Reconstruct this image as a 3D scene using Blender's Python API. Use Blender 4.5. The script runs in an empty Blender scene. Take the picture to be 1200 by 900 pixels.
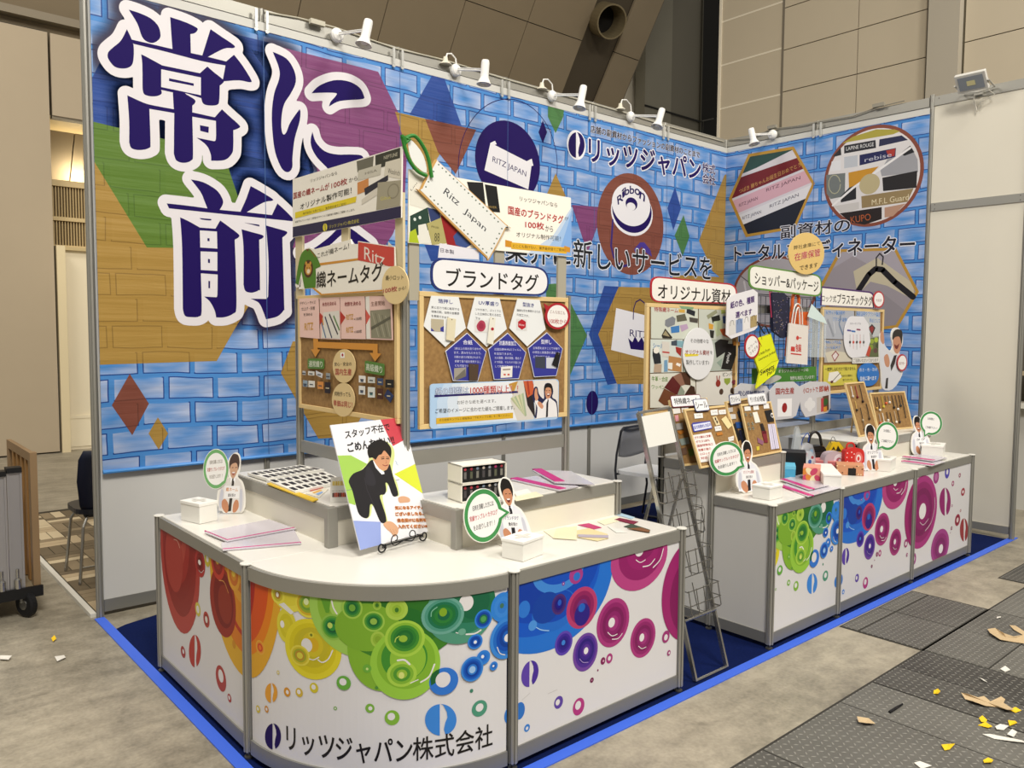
import bpy, math, random
import numpy as np
from mathutils import Vector, Matrix
from mathutils.geometry import tessellate_polygon

random.seed(7)
scene = bpy.context.scene
COL = scene.collection

# ------------------------------------------------------------------ camera
CF, CX, CY, CZ = 932.922, -7.076, -4.826, 1.617
YAW, PITCH, ROLL = 0.716, -0.065, 0.006
_fw = Vector((0.65479989, 0.75300779, -0.06493364)).normalized()
_r = Vector((0.75485786, -0.65585724, 0.00639467)).normalized()
_u = _r.cross(_fw).normalized()
cam_d = bpy.data.cameras.new('camera')
cam = bpy.data.objects.new('camera', cam_d)
COL.objects.link(cam)
cam_d.sensor_fit = 'HORIZONTAL'
cam_d.sensor_width = 36.0
cam_d.lens = CF * 36.0 / 1200.0
cam_d.clip_start = 0.05
cam_d.clip_end = 200
cam.matrix_world = Matrix(((_r.x, _u.x, -_fw.x, CX), (_r.y, _u.y, -_fw.y, CY), (_r.z, _u.z, -_fw.z, CZ), (0, 0, 0, 1)))
scene.camera = cam
CAM = Vector((CX, CY, CZ))

# ------------------------------------------------------------------ world, lights, exposure
world = bpy.data.worlds.new('hall_air')
scene.world = world
world.use_nodes = True
bg = world.node_tree.nodes['Background']
bg.inputs[0].default_value = (1.0, 0.95, 0.86, 1)
bg.inputs[1].default_value = 0.46
scene.view_settings.view_transform = 'Standard'
scene.view_settings.look = 'None'
scene.view_settings.exposure = -0.75
scene.view_settings.gamma = 1.0
scene.view_settings.use_curve_mapping = False
scene.cycles.max_bounces = 6
scene.cycles.transparent_max_bounces = 24
scene.cycles.use_denoising = True

def area_light(name, loc, target, size, power, color=(1, 0.95, 0.87)):
	d = bpy.data.lights.new(name, 'AREA')
	d.shape = 'SQUARE'
	d.size = size
	d.energy = power
	d.color = color
	o = bpy.data.objects.new(name, d)
	COL.objects.link(o)
	o.location = loc
	o.rotation_euler = (Vector(target) - Vector(loc)).to_track_quat('-Z', 'Y').to_euler()
	return o

area_light('hall_ceiling_lamp', (-7.5, -7.5, 8.6), (-4.2, -1.2, 0), 2.2, 1350)
area_light('hall_ceiling_lamp', (-1.5, -8.0, 8.6), (-2.0, -1.5, 0), 2.2, 850)
area_light('hall_ceiling_lamp', (-9.0, 2.0, 9.0), (-7.0, 3.5, 0), 3.0, 700)
area_light('hall_ceiling_lamp', (5.0, -4.5, 9.5), (6.0, -1.5, 2), 3.0, 500)

# ------------------------------------------------------------------ photo point -> world point on a real plane
def ray(x, y):
	return (_fw + _r * ((x - 600) / CF) + _u * ((450 - y) / CF))

def on_plane(x, y, O, N):
	d = ray(x, y)
	t = (O - CAM).dot(N) / d.dot(N)
	return CAM + d * t

def at(x, y, ax, v):
	i = 'XYZ'.index(ax)
	d = ray(x, y)
	return CAM + d * ((v - CAM[i]) / d[i])

def proj(P):
	d = Vector(P) - CAM
	z = d.dot(_fw)
	return 600 + CF * d.dot(_r) / z, 450 - CF * d.dot(_u) / z

def height_at(P, y):
	"""height z of the photo row y above the ground point P"""
	lo, hi = 0.0, 6.0
	for _ in range(40):
		m = (lo + hi) / 2
		if proj((P[0], P[1], m))[1] > y:
			lo = m
		else:
			hi = m
	return lo

# ------------------------------------------------------------------ materials
def lin(c):
	c = c / 255.0
	return c / 12.92 if c <= 0.04045 else ((c + 0.055) / 1.055) ** 2.4

def rgb(h):
	h = h.lstrip('#')
	return tuple(lin(int(h[i:i + 2], 16)) for i in (0, 2, 4)) + (1.0,)

MATS = {}

def mat(h, rough=0.5, metal=0.0, alpha=1.0, emit=0.0, trans=0.0, var=0.0, spec=0.35):
	key = (h, rough, metal, alpha, emit, trans, var, spec)
	if key in MATS:
		return MATS[key]
	m = bpy.data.materials.new('mat_' + h.lstrip('#'))
	m.use_nodes = True
	nt = m.node_tree
	b = nt.nodes['Principled BSDF']
	b.inputs['Base Color'].default_value = rgb(h)
	b.inputs['Roughness'].default_value = rough
	b.inputs['Metallic'].default_value = metal
	b.inputs['Alpha'].default_value = alpha
	b.inputs['Specular IOR Level'].default_value = spec
	if trans:
		b.inputs['Transmission Weight'].default_value = trans
		b.inputs['IOR'].default_value = 1.05
	if emit:
		b.inputs['Emission Color'].default_value = rgb(h)
		b.inputs['Emission Strength'].default_value = emit
	if var:
		tc = nt.nodes.new('ShaderNodeTexCoord')
		n = nt.nodes.new('ShaderNodeTexNoise')
		n.inputs['Scale'].default_value = 3.0
		n.inputs['Detail'].default_value = 8
		nt.links.new(tc.outputs['Object'], n.inputs['Vector'])
		mx = nt.nodes.new('ShaderNodeMix')
		mx.data_type = 'RGBA'
		c = rgb(h)
		mx.inputs[6].default_value = tuple(v * (1 - var) for v in c[:3]) + (1,)
		mx.inputs[7].default_value = tuple(min(1, v * (1 + var)) for v in c[:3]) + (1,)
		nt.links.new(n.outputs['Fac'], mx.inputs[0])
		nt.links.new(mx.outputs[2], b.inputs['Base Color'])
	MATS[key] = m
	return m

def shade_mat(name, build):
	m = bpy.data.materials.new(name)
	m.use_nodes = True
	nt = m.node_tree
	build(nt, nt.nodes['Principled BSDF'])
	return m

def N_(nt, typ, **kw):
	n = nt.nodes.new(typ)
	for k, v in kw.items():
		setattr(n, k, v)
	return n

def M_(nt, op, a, b=None, c=None):
	n = nt.nodes.new('ShaderNodeMath')
	n.operation = op
	for i, v in enumerate((a, b, c)):
		if v is None:
			continue
		if isinstance(v, (int, float)):
			n.inputs[i].default_value = v
		else:
			nt.links.new(v, n.inputs[i])
	return n.outputs[0]

def MIX(nt, f, a, b):
	n = nt.nodes.new('ShaderNodeMix')
	n.data_type = 'RGBA'
	for i, v in ((0, f), (6, a), (7, b)):
		if isinstance(v, (int, float, tuple)):
			n.inputs[i].default_value = v
		else:
			nt.links.new(v, n.inputs[i])
	return n.outputs[2]

ALU = mat('#a3a199', 0.42, 0.55)
ALU_D = mat('#8b8a84', 0.45, 0.5)
CHROME = mat('#b5b3ad', 0.22, 0.9)
WHITE = mat('#e9e7e0', 0.4)
TOPW = mat('#dedbd3', 0.3)
BLACK = mat('#121214', 0.5)
PINE = mat('#d9bd86', 0.6, var=0.1)
FOAM = mat('#efece4', 0.55)

# ------------------------------------------------------------------ object helpers
def set_props(o, label=None, cat=None, group=None, kind=None):
	if label:
		o['label'] = label
	if cat:
		o['category'] = cat
	if group:
		o['group'] = group
	if kind:
		o['kind'] = kind
	return o

def thing(name, label, cat, loc=(0, 0, 0), rot=0.0, group=None):
	o = bpy.data.objects.new(name, None)
	COL.objects.link(o)
	o.location = loc
	o.rotation_euler = (0, 0, rot)
	o.empty_display_size = 0.05
	set_props(o, label, cat, group)
	o['_m'] = 1
	return o

def parent_inv(parent):
	if parent is None:
		return Matrix.Identity(4)
	chain = Matrix.Identity(4)
	p = parent
	ms = []
	while p is not None:
		ms.append(Matrix.Translation(p.location) @ p.rotation_euler.to_matrix().to_4x4())
		p = p.parent
	for m in reversed(ms):
		chain = chain @ m
	return chain.inverted()

class MB:
	"""collects shapes into one mesh"""

	def __init__(self):
		self.v = []
		self.f = []
		self.mi = []
		self.mats = []
		self.cur = 0

	def use(self, m):
		if m not in self.mats:
			self.mats.append(m)
		self.cur = self.mats.index(m)
		return self

	def add(self, vs, fs):
		o = len(self.v)
		self.v += [Vector(p) for p in vs]
		for f in fs:
			self.f.append([i + o for i in f])
			self.mi.append(self.cur)
		return self

	def box(self, x0, y0, z0, x1, y1, z1):
		vs = [(x0, y0, z0), (x1, y0, z0), (x1, y1, z0), (x0, y1, z0), (x0, y0, z1), (x1, y0, z1), (x1, y1, z1), (x0, y1, z1)]
		return self.add(vs, [(0, 3, 2, 1), (4, 5, 6, 7), (0, 1, 5, 4), (1, 2, 6, 5), (2, 3, 7, 6), (3, 0, 4, 7)])

	def obox(self, O, A, B, C):
		"""box from corner O with edge vectors A, B, C"""
		O, A, B, C = map(Vector, (O, A, B, C))
		vs = [O, O + A, O + A + B, O + B, O + C, O + A + C, O + A + B + C, O + B + C]
		return self.add(vs, [(0, 3, 2, 1), (4, 5, 6, 7), (0, 1, 5, 4), (1, 2, 6, 5), (2, 3, 7, 6), (3, 0, 4, 7)])

	def tube(self, pts, r, n=8, closed=False, cap=True):
		pts = [Vector(p) for p in pts]
		rings = []
		L = len(pts)
		px = None
		for i, p in enumerate(pts):
			a = pts[i - 1] if (i > 0 or closed) else pts[i]
			b = pts[(i + 1) % L] if (i < L - 1 or closed) else pts[i]
			t = (b - a).normalized()
			if px is None:
				px = (Vector((0, 0, 1)) if abs(t.z) < 0.9 else Vector((1, 0, 0))).cross(t)
			x = px - t * px.dot(t)
			if x.length < 1e-4:
				x = Vector((0.3, 1, 0.2)).cross(t)
			x.normalize()
			y = t.cross(x)
			px = x
			rr = r[i] if isinstance(r, (list, tuple)) else r
			rings.append([p + x * (rr * math.cos(k * 2 * math.pi / n)) + y * (rr * math.sin(k * 2 * math.pi / n)) for k in range(n)])
		vs = [q for rg in rings for q in rg]
		fs = []
		for i in range(L - 1 + (1 if closed else 0)):
			j = (i + 1) % L
			for k in range(n):
				k2 = (k + 1) % n
				fs.append((i * n + k, i * n + k2, j * n + k2, j * n + k))
		if cap and not closed:
			fs.append(tuple(range(n))[::-1])
			fs.append(tuple((L - 1) * n + k for k in range(n)))
		return self.add(vs, fs)

	def lathe(self, c, prof, n=20, axis=(0, 0, 1)):
		"""prof: list of (radius, distance along axis)"""
		ax = Vector(axis).normalized()
		x = (Vector((0, 0, 1)) if abs(ax.z) < 0.9 else Vector((1, 0, 0))).cross(ax).normalized()
		y = ax.cross(x)
		c = Vector(c)
		vs = []
		for (r, h) in prof:
			for k in range(n):
				a = 2 * math.pi * k / n
				vs.append(c + ax * h + x * (r * math.cos(a)) + y * (r * math.sin(a)))
		fs = []
		for i in range(len(prof) - 1):
			for k in range(n):
				k2 = (k + 1) % n
				fs.append((i * n + k, i * n + k2, (i + 1) * n + k2, (i + 1) * n + k))
		fs.append(tuple(range(n))[::-1])
		fs.append(tuple((len(prof) - 1) * n + k for k in range(n)))
		return self.add(vs, fs)

	def prism(self, pts, D):
		"""flat outline (3-D points) pushed along D"""
		pts = [Vector(p) for p in pts]
		D = Vector(D)
		n = len(pts)
		tri = tessellate_polygon([pts])
		vs = pts + [p + D for p in pts]
		fs = [tuple(t) for t in tri] + [tuple(i + n for i in t) for t in tri]
		fs += [(i, (i + 1) % n, (i + 1) % n + n, i + n) for i in range(n)]
		return self.add(vs, fs)

	def build(self, name, m=None, parent=None, bevel=0.0, smooth=False, local=False):
		me = bpy.data.meshes.new(name)
		inv = Matrix.Identity(4) if local else parent_inv(parent)
		me.from_pydata([inv @ p for p in self.v], [], self.f)
		if m is not None:
			me.materials.append(m)
		else:
			for q in self.mats:
				me.materials.append(q)
			me.polygons.foreach_set('material_index', self.mi)
		if smooth:
			me.polygons.foreach_set('use_smooth', [True] * len(me.polygons))
		me.update()
		o = bpy.data.objects.new(name, me)
		COL.objects.link(o)
		if parent is not None:
			o.parent = parent
		if bevel:
			md = o.modifiers.new('bevel', 'BEVEL')
			md.width = bevel
			md.segments = 2
			md.limit_method = 'ANGLE'
		return o

def rrect(w, h, r, n=5, cx=0, cy=0):
	pts = []
	for (sx, sy, a0) in ((1, 1, 0), (-1, 1, 90), (-1, -1, 180), (1, -1, 270)):
		for k in range(n + 1):
			a = math.radians(a0 + 90 * k / n)
			pts.append((cx + sx * (w / 2 - r) + r * math.cos(a), cy + sy * (h / 2 - r) + r * math.sin(a)))
	return pts

def rc(pts, r, n=5):
	"""round every corner of an outline by r"""
	out = []
	L = len(pts)
	for i in range(L):
		p0, p1, p2 = pts[i - 1], pts[i], pts[(i + 1) % L]
		if len(p1) > 2:
			out.append(p1[:2])
			continue
		d0 = math.hypot(p0[0] - p1[0], p0[1] - p1[1]); d2 = math.hypot(p2[0] - p1[0], p2[1] - p1[1])
		a, b = min(r / d0, .5), min(r / d2, .5)
		A = (p1[0] + (p0[0] - p1[0]) * a, p1[1] + (p0[1] - p1[1]) * a)
		B = (p1[0] + (p2[0] - p1[0]) * b, p1[1] + (p2[1] - p1[1]) * b)
		for k in range(n + 1):
			t = k / n
			out.append(((1 - t) ** 2 * A[0] + 2 * t * (1 - t) * p1[0] + t * t * B[0], (1 - t) ** 2 * A[1] + 2 * t * (1 - t) * p1[1] + t * t * B[1]))
	return out

def smooth2(pts, n=5, closed=True):
	out = []
	L = len(pts)
	P = [np.array(p[:2], float) for p in pts]
	for i in range(L if closed else L - 1):
		p0 = P[i - 1] if (closed or i > 0) else P[i]
		p1 = P[i]
		p2 = P[(i + 1) % L]
		p3 = P[(i + 2) % L] if (closed or i + 2 < L) else P[(i + 1) % L]
		for k in range(n):
			t = k / n
			q = 0.5 * ((2 * p1) + (p2 - p0) * t + (2 * p0 - 5 * p1 + 4 * p2 - p3) * t * t + (3 * p1 - p0 - 3 * p2 + p3) * t ** 3)
			out.append((float(q[0]), float(q[1])))
	if not closed:
		out.append((float(P[-1][0]), float(P[-1][1])))
	return out

def ms(pts, n=4):
	"""outline where a third entry 1 marks a sharp corner; the runs between are smoothed"""
	L = len(pts)
	sharp = [i for i, p in enumerate(pts) if len(p) > 2 and p[2]]
	if not sharp:
		return smooth2(pts, n)
	out = []
	for a, i in enumerate(sharp):
		j = sharp[(a + 1) % len(sharp)]
		run = [pts[i]]
		k = i
		while True:
			k = (k + 1) % L
			run.append(pts[k])
			if k == j:
				break
		if len(run) == 2:
			out.append(tuple(run[0][:2]))
		else:
			out += smooth2([q[:2] for q in run], n, closed=False)[:-1]
	return out

# ------------------------------------------------------------------ printed sheets: flat print laid on a real surface
SHEETS = []
TEXTS = {}

def clip_poly(p, x0, y0, x1, y1):
	def cut(p, f, g):
		out = []
		for i in range(len(p)):
			a, b = p[i - 1], p[i]
			fa, fb = f(a), f(b)
			if fa >= 0:
				if fb >= 0:
					out.append(b)
				else:
					out.append(g(a, b, fa, fb))
			elif fb >= 0:
				out.append(g(a, b, fa, fb))
				out.append(b)
		return out

	def g(a, b, fa, fb):
		t = fa / (fa - fb)
		return (a[0] + (b[0] - a[0]) * t, a[1] + (b[1] - a[1]) * t)
	for f in (lambda q: q[0] - x0, lambda q: x1 - q[0], lambda q: q[1] - y0, lambda q: y1 - q[1]):
		if not p:
			return p
		p = cut(p, f, g)
	return p

class Sheet:
	STEP = 0.00006

	def __init__(self, O, U, V, bounds=None, cyl=None, parent=None, name='print', lift=0.0006):
		self.O = Vector(O)
		self.U = Vector(U).normalized()
		self.V = Vector(V).normalized()
		self.N = self.U.cross(self.V)
		self.bounds = bounds
		self.cyl = cyl      # (cx, cy, R): a = R*angle measured from -X towards -Y
		self.parent = parent
		self.name = name
		self.lift = lift
		self.ops = []
		self.lay = 0
		SHEETS.append(self)

	def loc(self, x, y):
		if self.cyl:
			cx, cy, R = self.cyl
			d = ray(x, y)
			ox, oy = CAM.x - cx, CAM.y - cy
			a = d.x * d.x + d.y * d.y
			b = 2 * (ox * d.x + oy * d.y)
			c = ox * ox + oy * oy - R * R
			t = (-b - math.sqrt(max(0, b * b - 4 * a * c))) / (2 * a)
			P = CAM + d * t
			ang = math.atan2(-(P.y - cy), -(P.x - cx))
			return (R * ang, P.z - self.O.z)
		P = on_plane(x, y, self.O, self.N) - self.O
		return (P.dot(self.U), P.dot(self.V))

	def w(self, a, b, h=0.0):
		if self.cyl:
			cx, cy, R = self.cyl
			t = a / R
			return Vector((cx - (R + h) * math.cos(t), cy - (R + h) * math.sin(t), self.O.z + b))
		return self.O + self.U * a + self.V * b + self.N * h

	def L(self, pts):
		return [self.loc(p[0], p[1]) for p in pts]

	def poly(self, pts, color, local=False):
		if not local:
			pts = self.L(pts)
		self.ops.append(('poly', [tuple(p[:2]) for p in pts], color, self.lay))
		self.lay += 1
		return self

	def spoly(self, pts, color, n=4):
		return self.poly(ms(pts, n), color)

	def ell(self, cx, cy, rx, ry, color, n=36, rot=0.0):
		c = self.loc(cx, cy)
		a = self.loc(cx + rx, cy)
		b = self.loc(cx - rx, cy)
		t = self.loc(cx, cy - ry)
		u = self.loc(cx, cy + ry)
		ra = abs(a[0] - b[0]) / 2
		rb = abs(t[1] - u[1]) / 2
		return self.lell(c[0], c[1], ra, rb, color, n, rot)

	def lell(self, a, b, ra, rb, color, n=36, rot=0.0):
		cr, sr = math.cos(rot), math.sin(rot)
		pts = []
		for k in range(n):
			x, y = ra * math.cos(2 * math.pi * k / n), rb * math.sin(2 * math.pi * k / n)
			pts.append((a + x * cr - y * sr, b + x * sr + y * cr))
		return self.poly(pts, color, local=True)

	def line(self, pts, wid, color, closed=False, local=False, rnd=True):
		if not local:
			pts = self.L(pts)
		h = wid / 2
		L = len(pts)
		lst = []
		for i in range(L if closed else L - 1):
			a, b = pts[i], pts[(i + 1) % L]
			dx, dy = b[0] - a[0], b[1] - a[1]
			l = math.hypot(dx, dy)
			if l < 1e-7:
				continue
			nx, ny = -dy / l * h, dx / l * h
			lst.append([(a[0] + nx, a[1] + ny), (b[0] + nx, b[1] + ny), (b[0] - nx, b[1] - ny), (a[0] - nx, a[1] - ny)])
		if rnd:
			k8 = 8 if wid > 0.02 else 6
			for p in pts:
				lst.append([(p[0] + h * math.cos(k * 2 * math.pi / k8), p[1] + h * math.sin(k * 2 * math.pi / k8)) for k in range(k8)])
		self.ops.append(('multi', lst, color, self.lay))
		self.lay += 1
		return self

	def text(self, s, tl, tr, bl, color, bold=0.0, outline=None, local=False):
		"""the text fills the quad tl-tr-bl; outline = (colour, grow)"""
		if not local:
			tl, tr, bl = self.loc(*tl), self.loc(*tr), self.loc(*bl)
		if outline:
			g = outline[1] * 1.25 * math.hypot(bl[0] - tl[0], bl[1] - tl[1])
			for k in range(7):
				dx, dy = g * math.cos(k * 2 * math.pi / 7), g * math.sin(k * 2 * math.pi / 7)
				q = [(c[0] + dx, c[1] + dy) for c in (tl, tr, bl)]
				self.ops.append(('text', (s, 0, q[0], q[1], q[2], 0), outline[0], 0))
		TEXTS[(s, 0)] = None
		g = bold * .8 * math.hypot(bl[0] - tl[0], bl[1] - tl[1]) if len(s) < 24 else 0
		for dx, dy in (((-g, -g), (g, -g), (g, g), (-g, g)) if g else ()) + ((0, 0),):
			q = [(c[0] + dx, c[1] + dy) for c in (tl, tr, bl)]
			self.ops.append(('text', (s, 0, q[0], q[1], q[2], 0), color, 0))
		return self

	def finish(self):
		mb = MB()
		boxes = []
		for kind, data, color, lay in self.ops:
			if kind == 'poly':
				ps = data
			elif kind == 'multi':
				ps = [c for p in data for c in p]
			else:
				tl, tr, bl = data[2:5]
				ps = [tl, tr, bl, (tr[0] + bl[0] - tl[0], tr[1] + bl[1] - tl[1])]
			e = 0.002
			bx = (min(c[0] for c in ps) - e, min(c[1] for c in ps) - e, max(c[0] for c in ps) + e, max(c[1] for c in ps) + e)
			lay = 0
			for q, l in boxes:
				if l >= lay and q[0] < bx[2] and bx[0] < q[2] and q[1] < bx[3] and bx[1] < q[3]:
					lay = l + 1
			boxes.append((bx, lay + (1 if kind == 'multi' else 0)))
			m = color if not isinstance(color, str) else mat(color, 0.45)
			mb.use(m)
			h = self.lift + lay * self.STEP
			if kind == 'poly':
				pts = data
				if len(pts) < 3:
					continue
				tri = tessellate_polygon([[Vector((p[0], p[1], 0)) for p in pts]])
				polys = [[pts[i] for i in t] for t in tri]
			elif kind == 'multi':
				polys = data
			else:
				s, bd, tl, tr, bl, base = data
				vs, fs, bb = TEXTS[(s, bd)]
				if not len(vs):
					continue
				b0 = TEXTS[(s, base)][2]
				w_ = max(1e-6, b0[2] - b0[0])
				h_ = max(1e-6, b0[3] - b0[1])
				q = []
				for (x, y) in vs:
					u = (x - b0[0]) / w_
					v = (b0[3] - y) / h_
					q.append((tl[0] + (tr[0] - tl[0]) * u + (bl[0] - tl[0]) * v, tl[1] + (tr[1] - tl[1]) * u + (bl[1] - tl[1]) * v))
				polys = [[q[i] for i in f] for f in fs]
			if self.bounds:
				x0, y0, x1, y1 = self.bounds
				out = []
				for p in polys:
					if all(x0 <= c[0] <= x1 and y0 <= c[1] <= y1 for c in p):
						out.append(p)
					else:
						c = clip_poly(p, x0, y0, x1, y1)
						if len(c) >= 3:
							out.append(c)
				polys = out
			if self.cyl:
				out = []
				st = 0.02
				for p in polys:
					a0 = min(c[0] for c in p)
					a1 = max(c[0] for c in p)
					i0, i1 = int(math.floor(a0 / st)), int(math.floor(a1 / st))
					if i0 == i1:
						out.append(p)
						continue
					for i in range(i0, i1 + 1):
						c = clip_poly(p, i * st, -9, (i + 1) * st, 9)
						if len(c) >= 3:
							out.append(c)
				polys = out
			if kind == 'poly' or kind == 'multi' or self.cyl or self.bounds:
				for k, p in enumerate(polys):
					hh = h + (k % 5) * 1.4e-5 if kind == 'multi' else h
					mb.add([self.w(c[0], c[1], hh) for c in p], [tuple(range(len(p)))])
			else:
				mb.add([self.w(c[0], c[1], h) for c in q], [tuple(f) for f in fs])
		if mb.f:
			return mb.build(self.name, None, self.parent)

def finish_sheets():
	tmp = []
	for (s, b) in list(TEXTS):
		cu = bpy.data.curves.new('t', 'FONT')
		cu.body = s
		cu.size = 1.0
		cu.offset = b
		cu.resolution_u = 3
		cu.space_line = 0.95
		cu.fill_mode = 'FRONT'
		o = bpy.data.objects.new('t', cu)
		COL.objects.link(o)
		tmp.append(((s, b), o))
	bpy.context.view_layer.update()
	dg = bpy.context.evaluated_depsgraph_get()
	for key, o in tmp:
		ev = o.evaluated_get(dg)
		me = ev.to_mesh()
		vs = [(v.co.x, v.co.y) for v in me.vertices]
		fs = [tuple(p.vertices) for p in me.polygons]
		if vs:
			bb = (min(v[0] for v in vs), min(v[1] for v in vs), max(v[0] for v in vs), max(v[1] for v in vs))
		else:
			bb = (0, 0, 1, 1)
		TEXTS[key] = (vs, fs, bb)
		ev.to_mesh_clear()
	for key, o in tmp:
		c = o.data
		bpy.data.objects.remove(o)
		bpy.data.curves.remove(c)
	for s in SHEETS:
		s.finish()

def board(name, label, cat, sheet, pts, thick, m, group=None, parent=None, local=False, sharp=True):
	"""a rigid board cut to an outline on the sheet's plane; the sheet's print becomes its child"""
	P = pts if local else sheet.L(pts)
	mb = MB()
	mb.prism([sheet.w(a, b, 0) for a, b in P], -sheet.N * thick)
	o = mb.build(name, m, parent)
	if parent is None:
		set_props(o, label, cat, group)
	if sheet.parent is None:
		sheet.parent = o
	return o

def sub(sheet, dh, bounds=None):
	"""a new sheet parallel to this one, dh in front of it"""
	return Sheet(sheet.O + sheet.N * dh, sheet.U, sheet.V, bounds)

def fit_quad(px, z0, lean0=0.25, az0=0.0, wl=30.0):
	"""pose (base corner, heading, lean, width, height) of an upright rectangle from its four seen corners TL TR BR BL"""
	b = on_plane(px[3][0], px[3][1], Vector((0, 0, z0)), Vector((0, 0, 1)))
	p = np.array([b.x, b.y, az0, lean0, 0.3, 0.4])

	def corners(p):
		U = Vector((math.cos(p[2]), math.sin(p[2]), 0))
		back = Vector((-math.sin(p[2]), math.cos(p[2]), 0))
		V = back * math.sin(p[3]) + Vector((0, 0, 1)) * math.cos(p[3])
		O = Vector((p[0], p[1], z0))
		return O, U, V, (O + V * p[5], O + U * p[4] + V * p[5], O + U * p[4], O)

	def res(p):
		c = corners(p)[3]
		o = []
		for q, t in zip(c, px):
			x, y = proj(q)
			o += [x - t[0], y - t[1]]
		o.append((p[3] - lean0) * wl)
		return np.array(o)
	lam = 1e-2
	r = res(p)
	for it in range(60):
		J = np.array([(res(p + e) - r) / 1e-5 for e in np.eye(6) * 1e-5]).T
		A = J.T @ J
		d = np.linalg.solve(A + lam * np.diag(np.diag(A) + 1e-9), -J.T @ r)
		q = p + d
		rq = res(q)
		if rq @ rq < r @ r:
			p, r = q, rq
			lam /= 3
		else:
			lam *= 5
	O, U, V, c = corners(p)
	return O, U, V, float(p[4]), float(p[5])

# ================================================================== SETTING
M0 = 0.99                    # module of the exhibition wall system

def concrete(nt, b):
	tc = N_(nt, 'ShaderNodeTexCoord')
	n1 = N_(nt, 'ShaderNodeTexNoise'); n1.inputs['Scale'].default_value = 0.9; n1.inputs['Detail'].default_value = 12; n1.inputs['Roughness'].default_value = 0.62
	n2 = N_(nt, 'ShaderNodeTexNoise'); n2.inputs['Scale'].default_value = 7; n2.inputs['Detail'].default_value = 10; n2.inputs['Roughness'].default_value = 0.7
	n3 = N_(nt, 'ShaderNodeTexNoise'); n3.inputs['Scale'].default_value = 60; n3.inputs['Detail'].default_value = 4
	mp = N_(nt, 'ShaderNodeMapping'); mp.inputs['Scale'].default_value = (1, 5, 1); mp.inputs['Rotation'].default_value = (0, 0, 0.5)
	n4 = N_(nt, 'ShaderNodeTexNoise'); n4.inputs['Scale'].default_value = 2.5; n4.inputs['Detail'].default_value = 9
	nt.links.new(tc.outputs['Object'], mp.inputs[0]); nt.links.new(mp.outputs[0], n4.inputs['Vector'])
	for n in (n1, n2, n3):
		nt.links.new(tc.outputs['Object'], n.inputs['Vector'])
	r1 = N_(nt, 'ShaderNodeValToRGB')
	e = r1.color_ramp.elements
	e[0].position = 0.38; e[0].color = rgb('#5f5a4e')
	e[1].position = 0.62; e[1].color = rgb('#aca390')
	k = M_(nt, 'ADD', M_(nt, 'MULTIPLY', n1.outputs[0], 0.4), M_(nt, 'MULTIPLY', n2.outputs[0], 0.36))
	k = M_(nt, 'ADD', k, M_(nt, 'MULTIPLY', n4.outputs[0], 0.16))
	k = M_(nt, 'ADD', k, M_(nt, 'MULTIPLY', n3.outputs[0], 0.14))
	nt.links.new(k, r1.inputs[0])
	# dark stains
	v = N_(nt, 'ShaderNodeTexNoise'); v.inputs['Scale'].default_value = 4.3; v.inputs['Detail'].default_value = 5; v.inputs['Distortion'].default_value = 0.6
	nt.links.new(tc.outputs['Object'], v.inputs['Vector'])
	st = N_(nt, 'ShaderNodeValToRGB')
	st.color_ramp.elements[0].position = 0.66; st.color_ramp.elements[0].color = (0, 0, 0, 1)
	st.color_ramp.elements[1].position = 0.76; st.color_ramp.elements[1].color = (1, 1, 1, 1)
	nt.links.new(v.outputs[0], st.inputs[0])
	c = MIX(nt, M_(nt, 'MULTIPLY', st.outputs[0], 0.5), r1.outputs[0], rgb('#4d473c'))
	nt.links.new(c, b.inputs['Base Color'])
	rr = M_(nt, 'ADD', M_(nt, 'MULTIPLY', n2.outputs[0], 0.5), 0.22)
	nt.links.new(rr, b.inputs['Roughness'])
	bm = N_(nt, 'ShaderNodeBump'); bm.inputs['Strength'].default_value = 0.15; bm.inputs['Distance'].default_value = 0.004
	nt.links.new(n2.outputs[0], bm.inputs['Height']); nt.links.new(bm.outputs[0], b.inputs['Normal'])

M_CONC = shade_mat('concrete', concrete)
fl = MB().box(-16, -12, -0.1, 16, 16, 0).build('floor', M_CONC)
fl['kind'] = 'structure'

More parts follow.
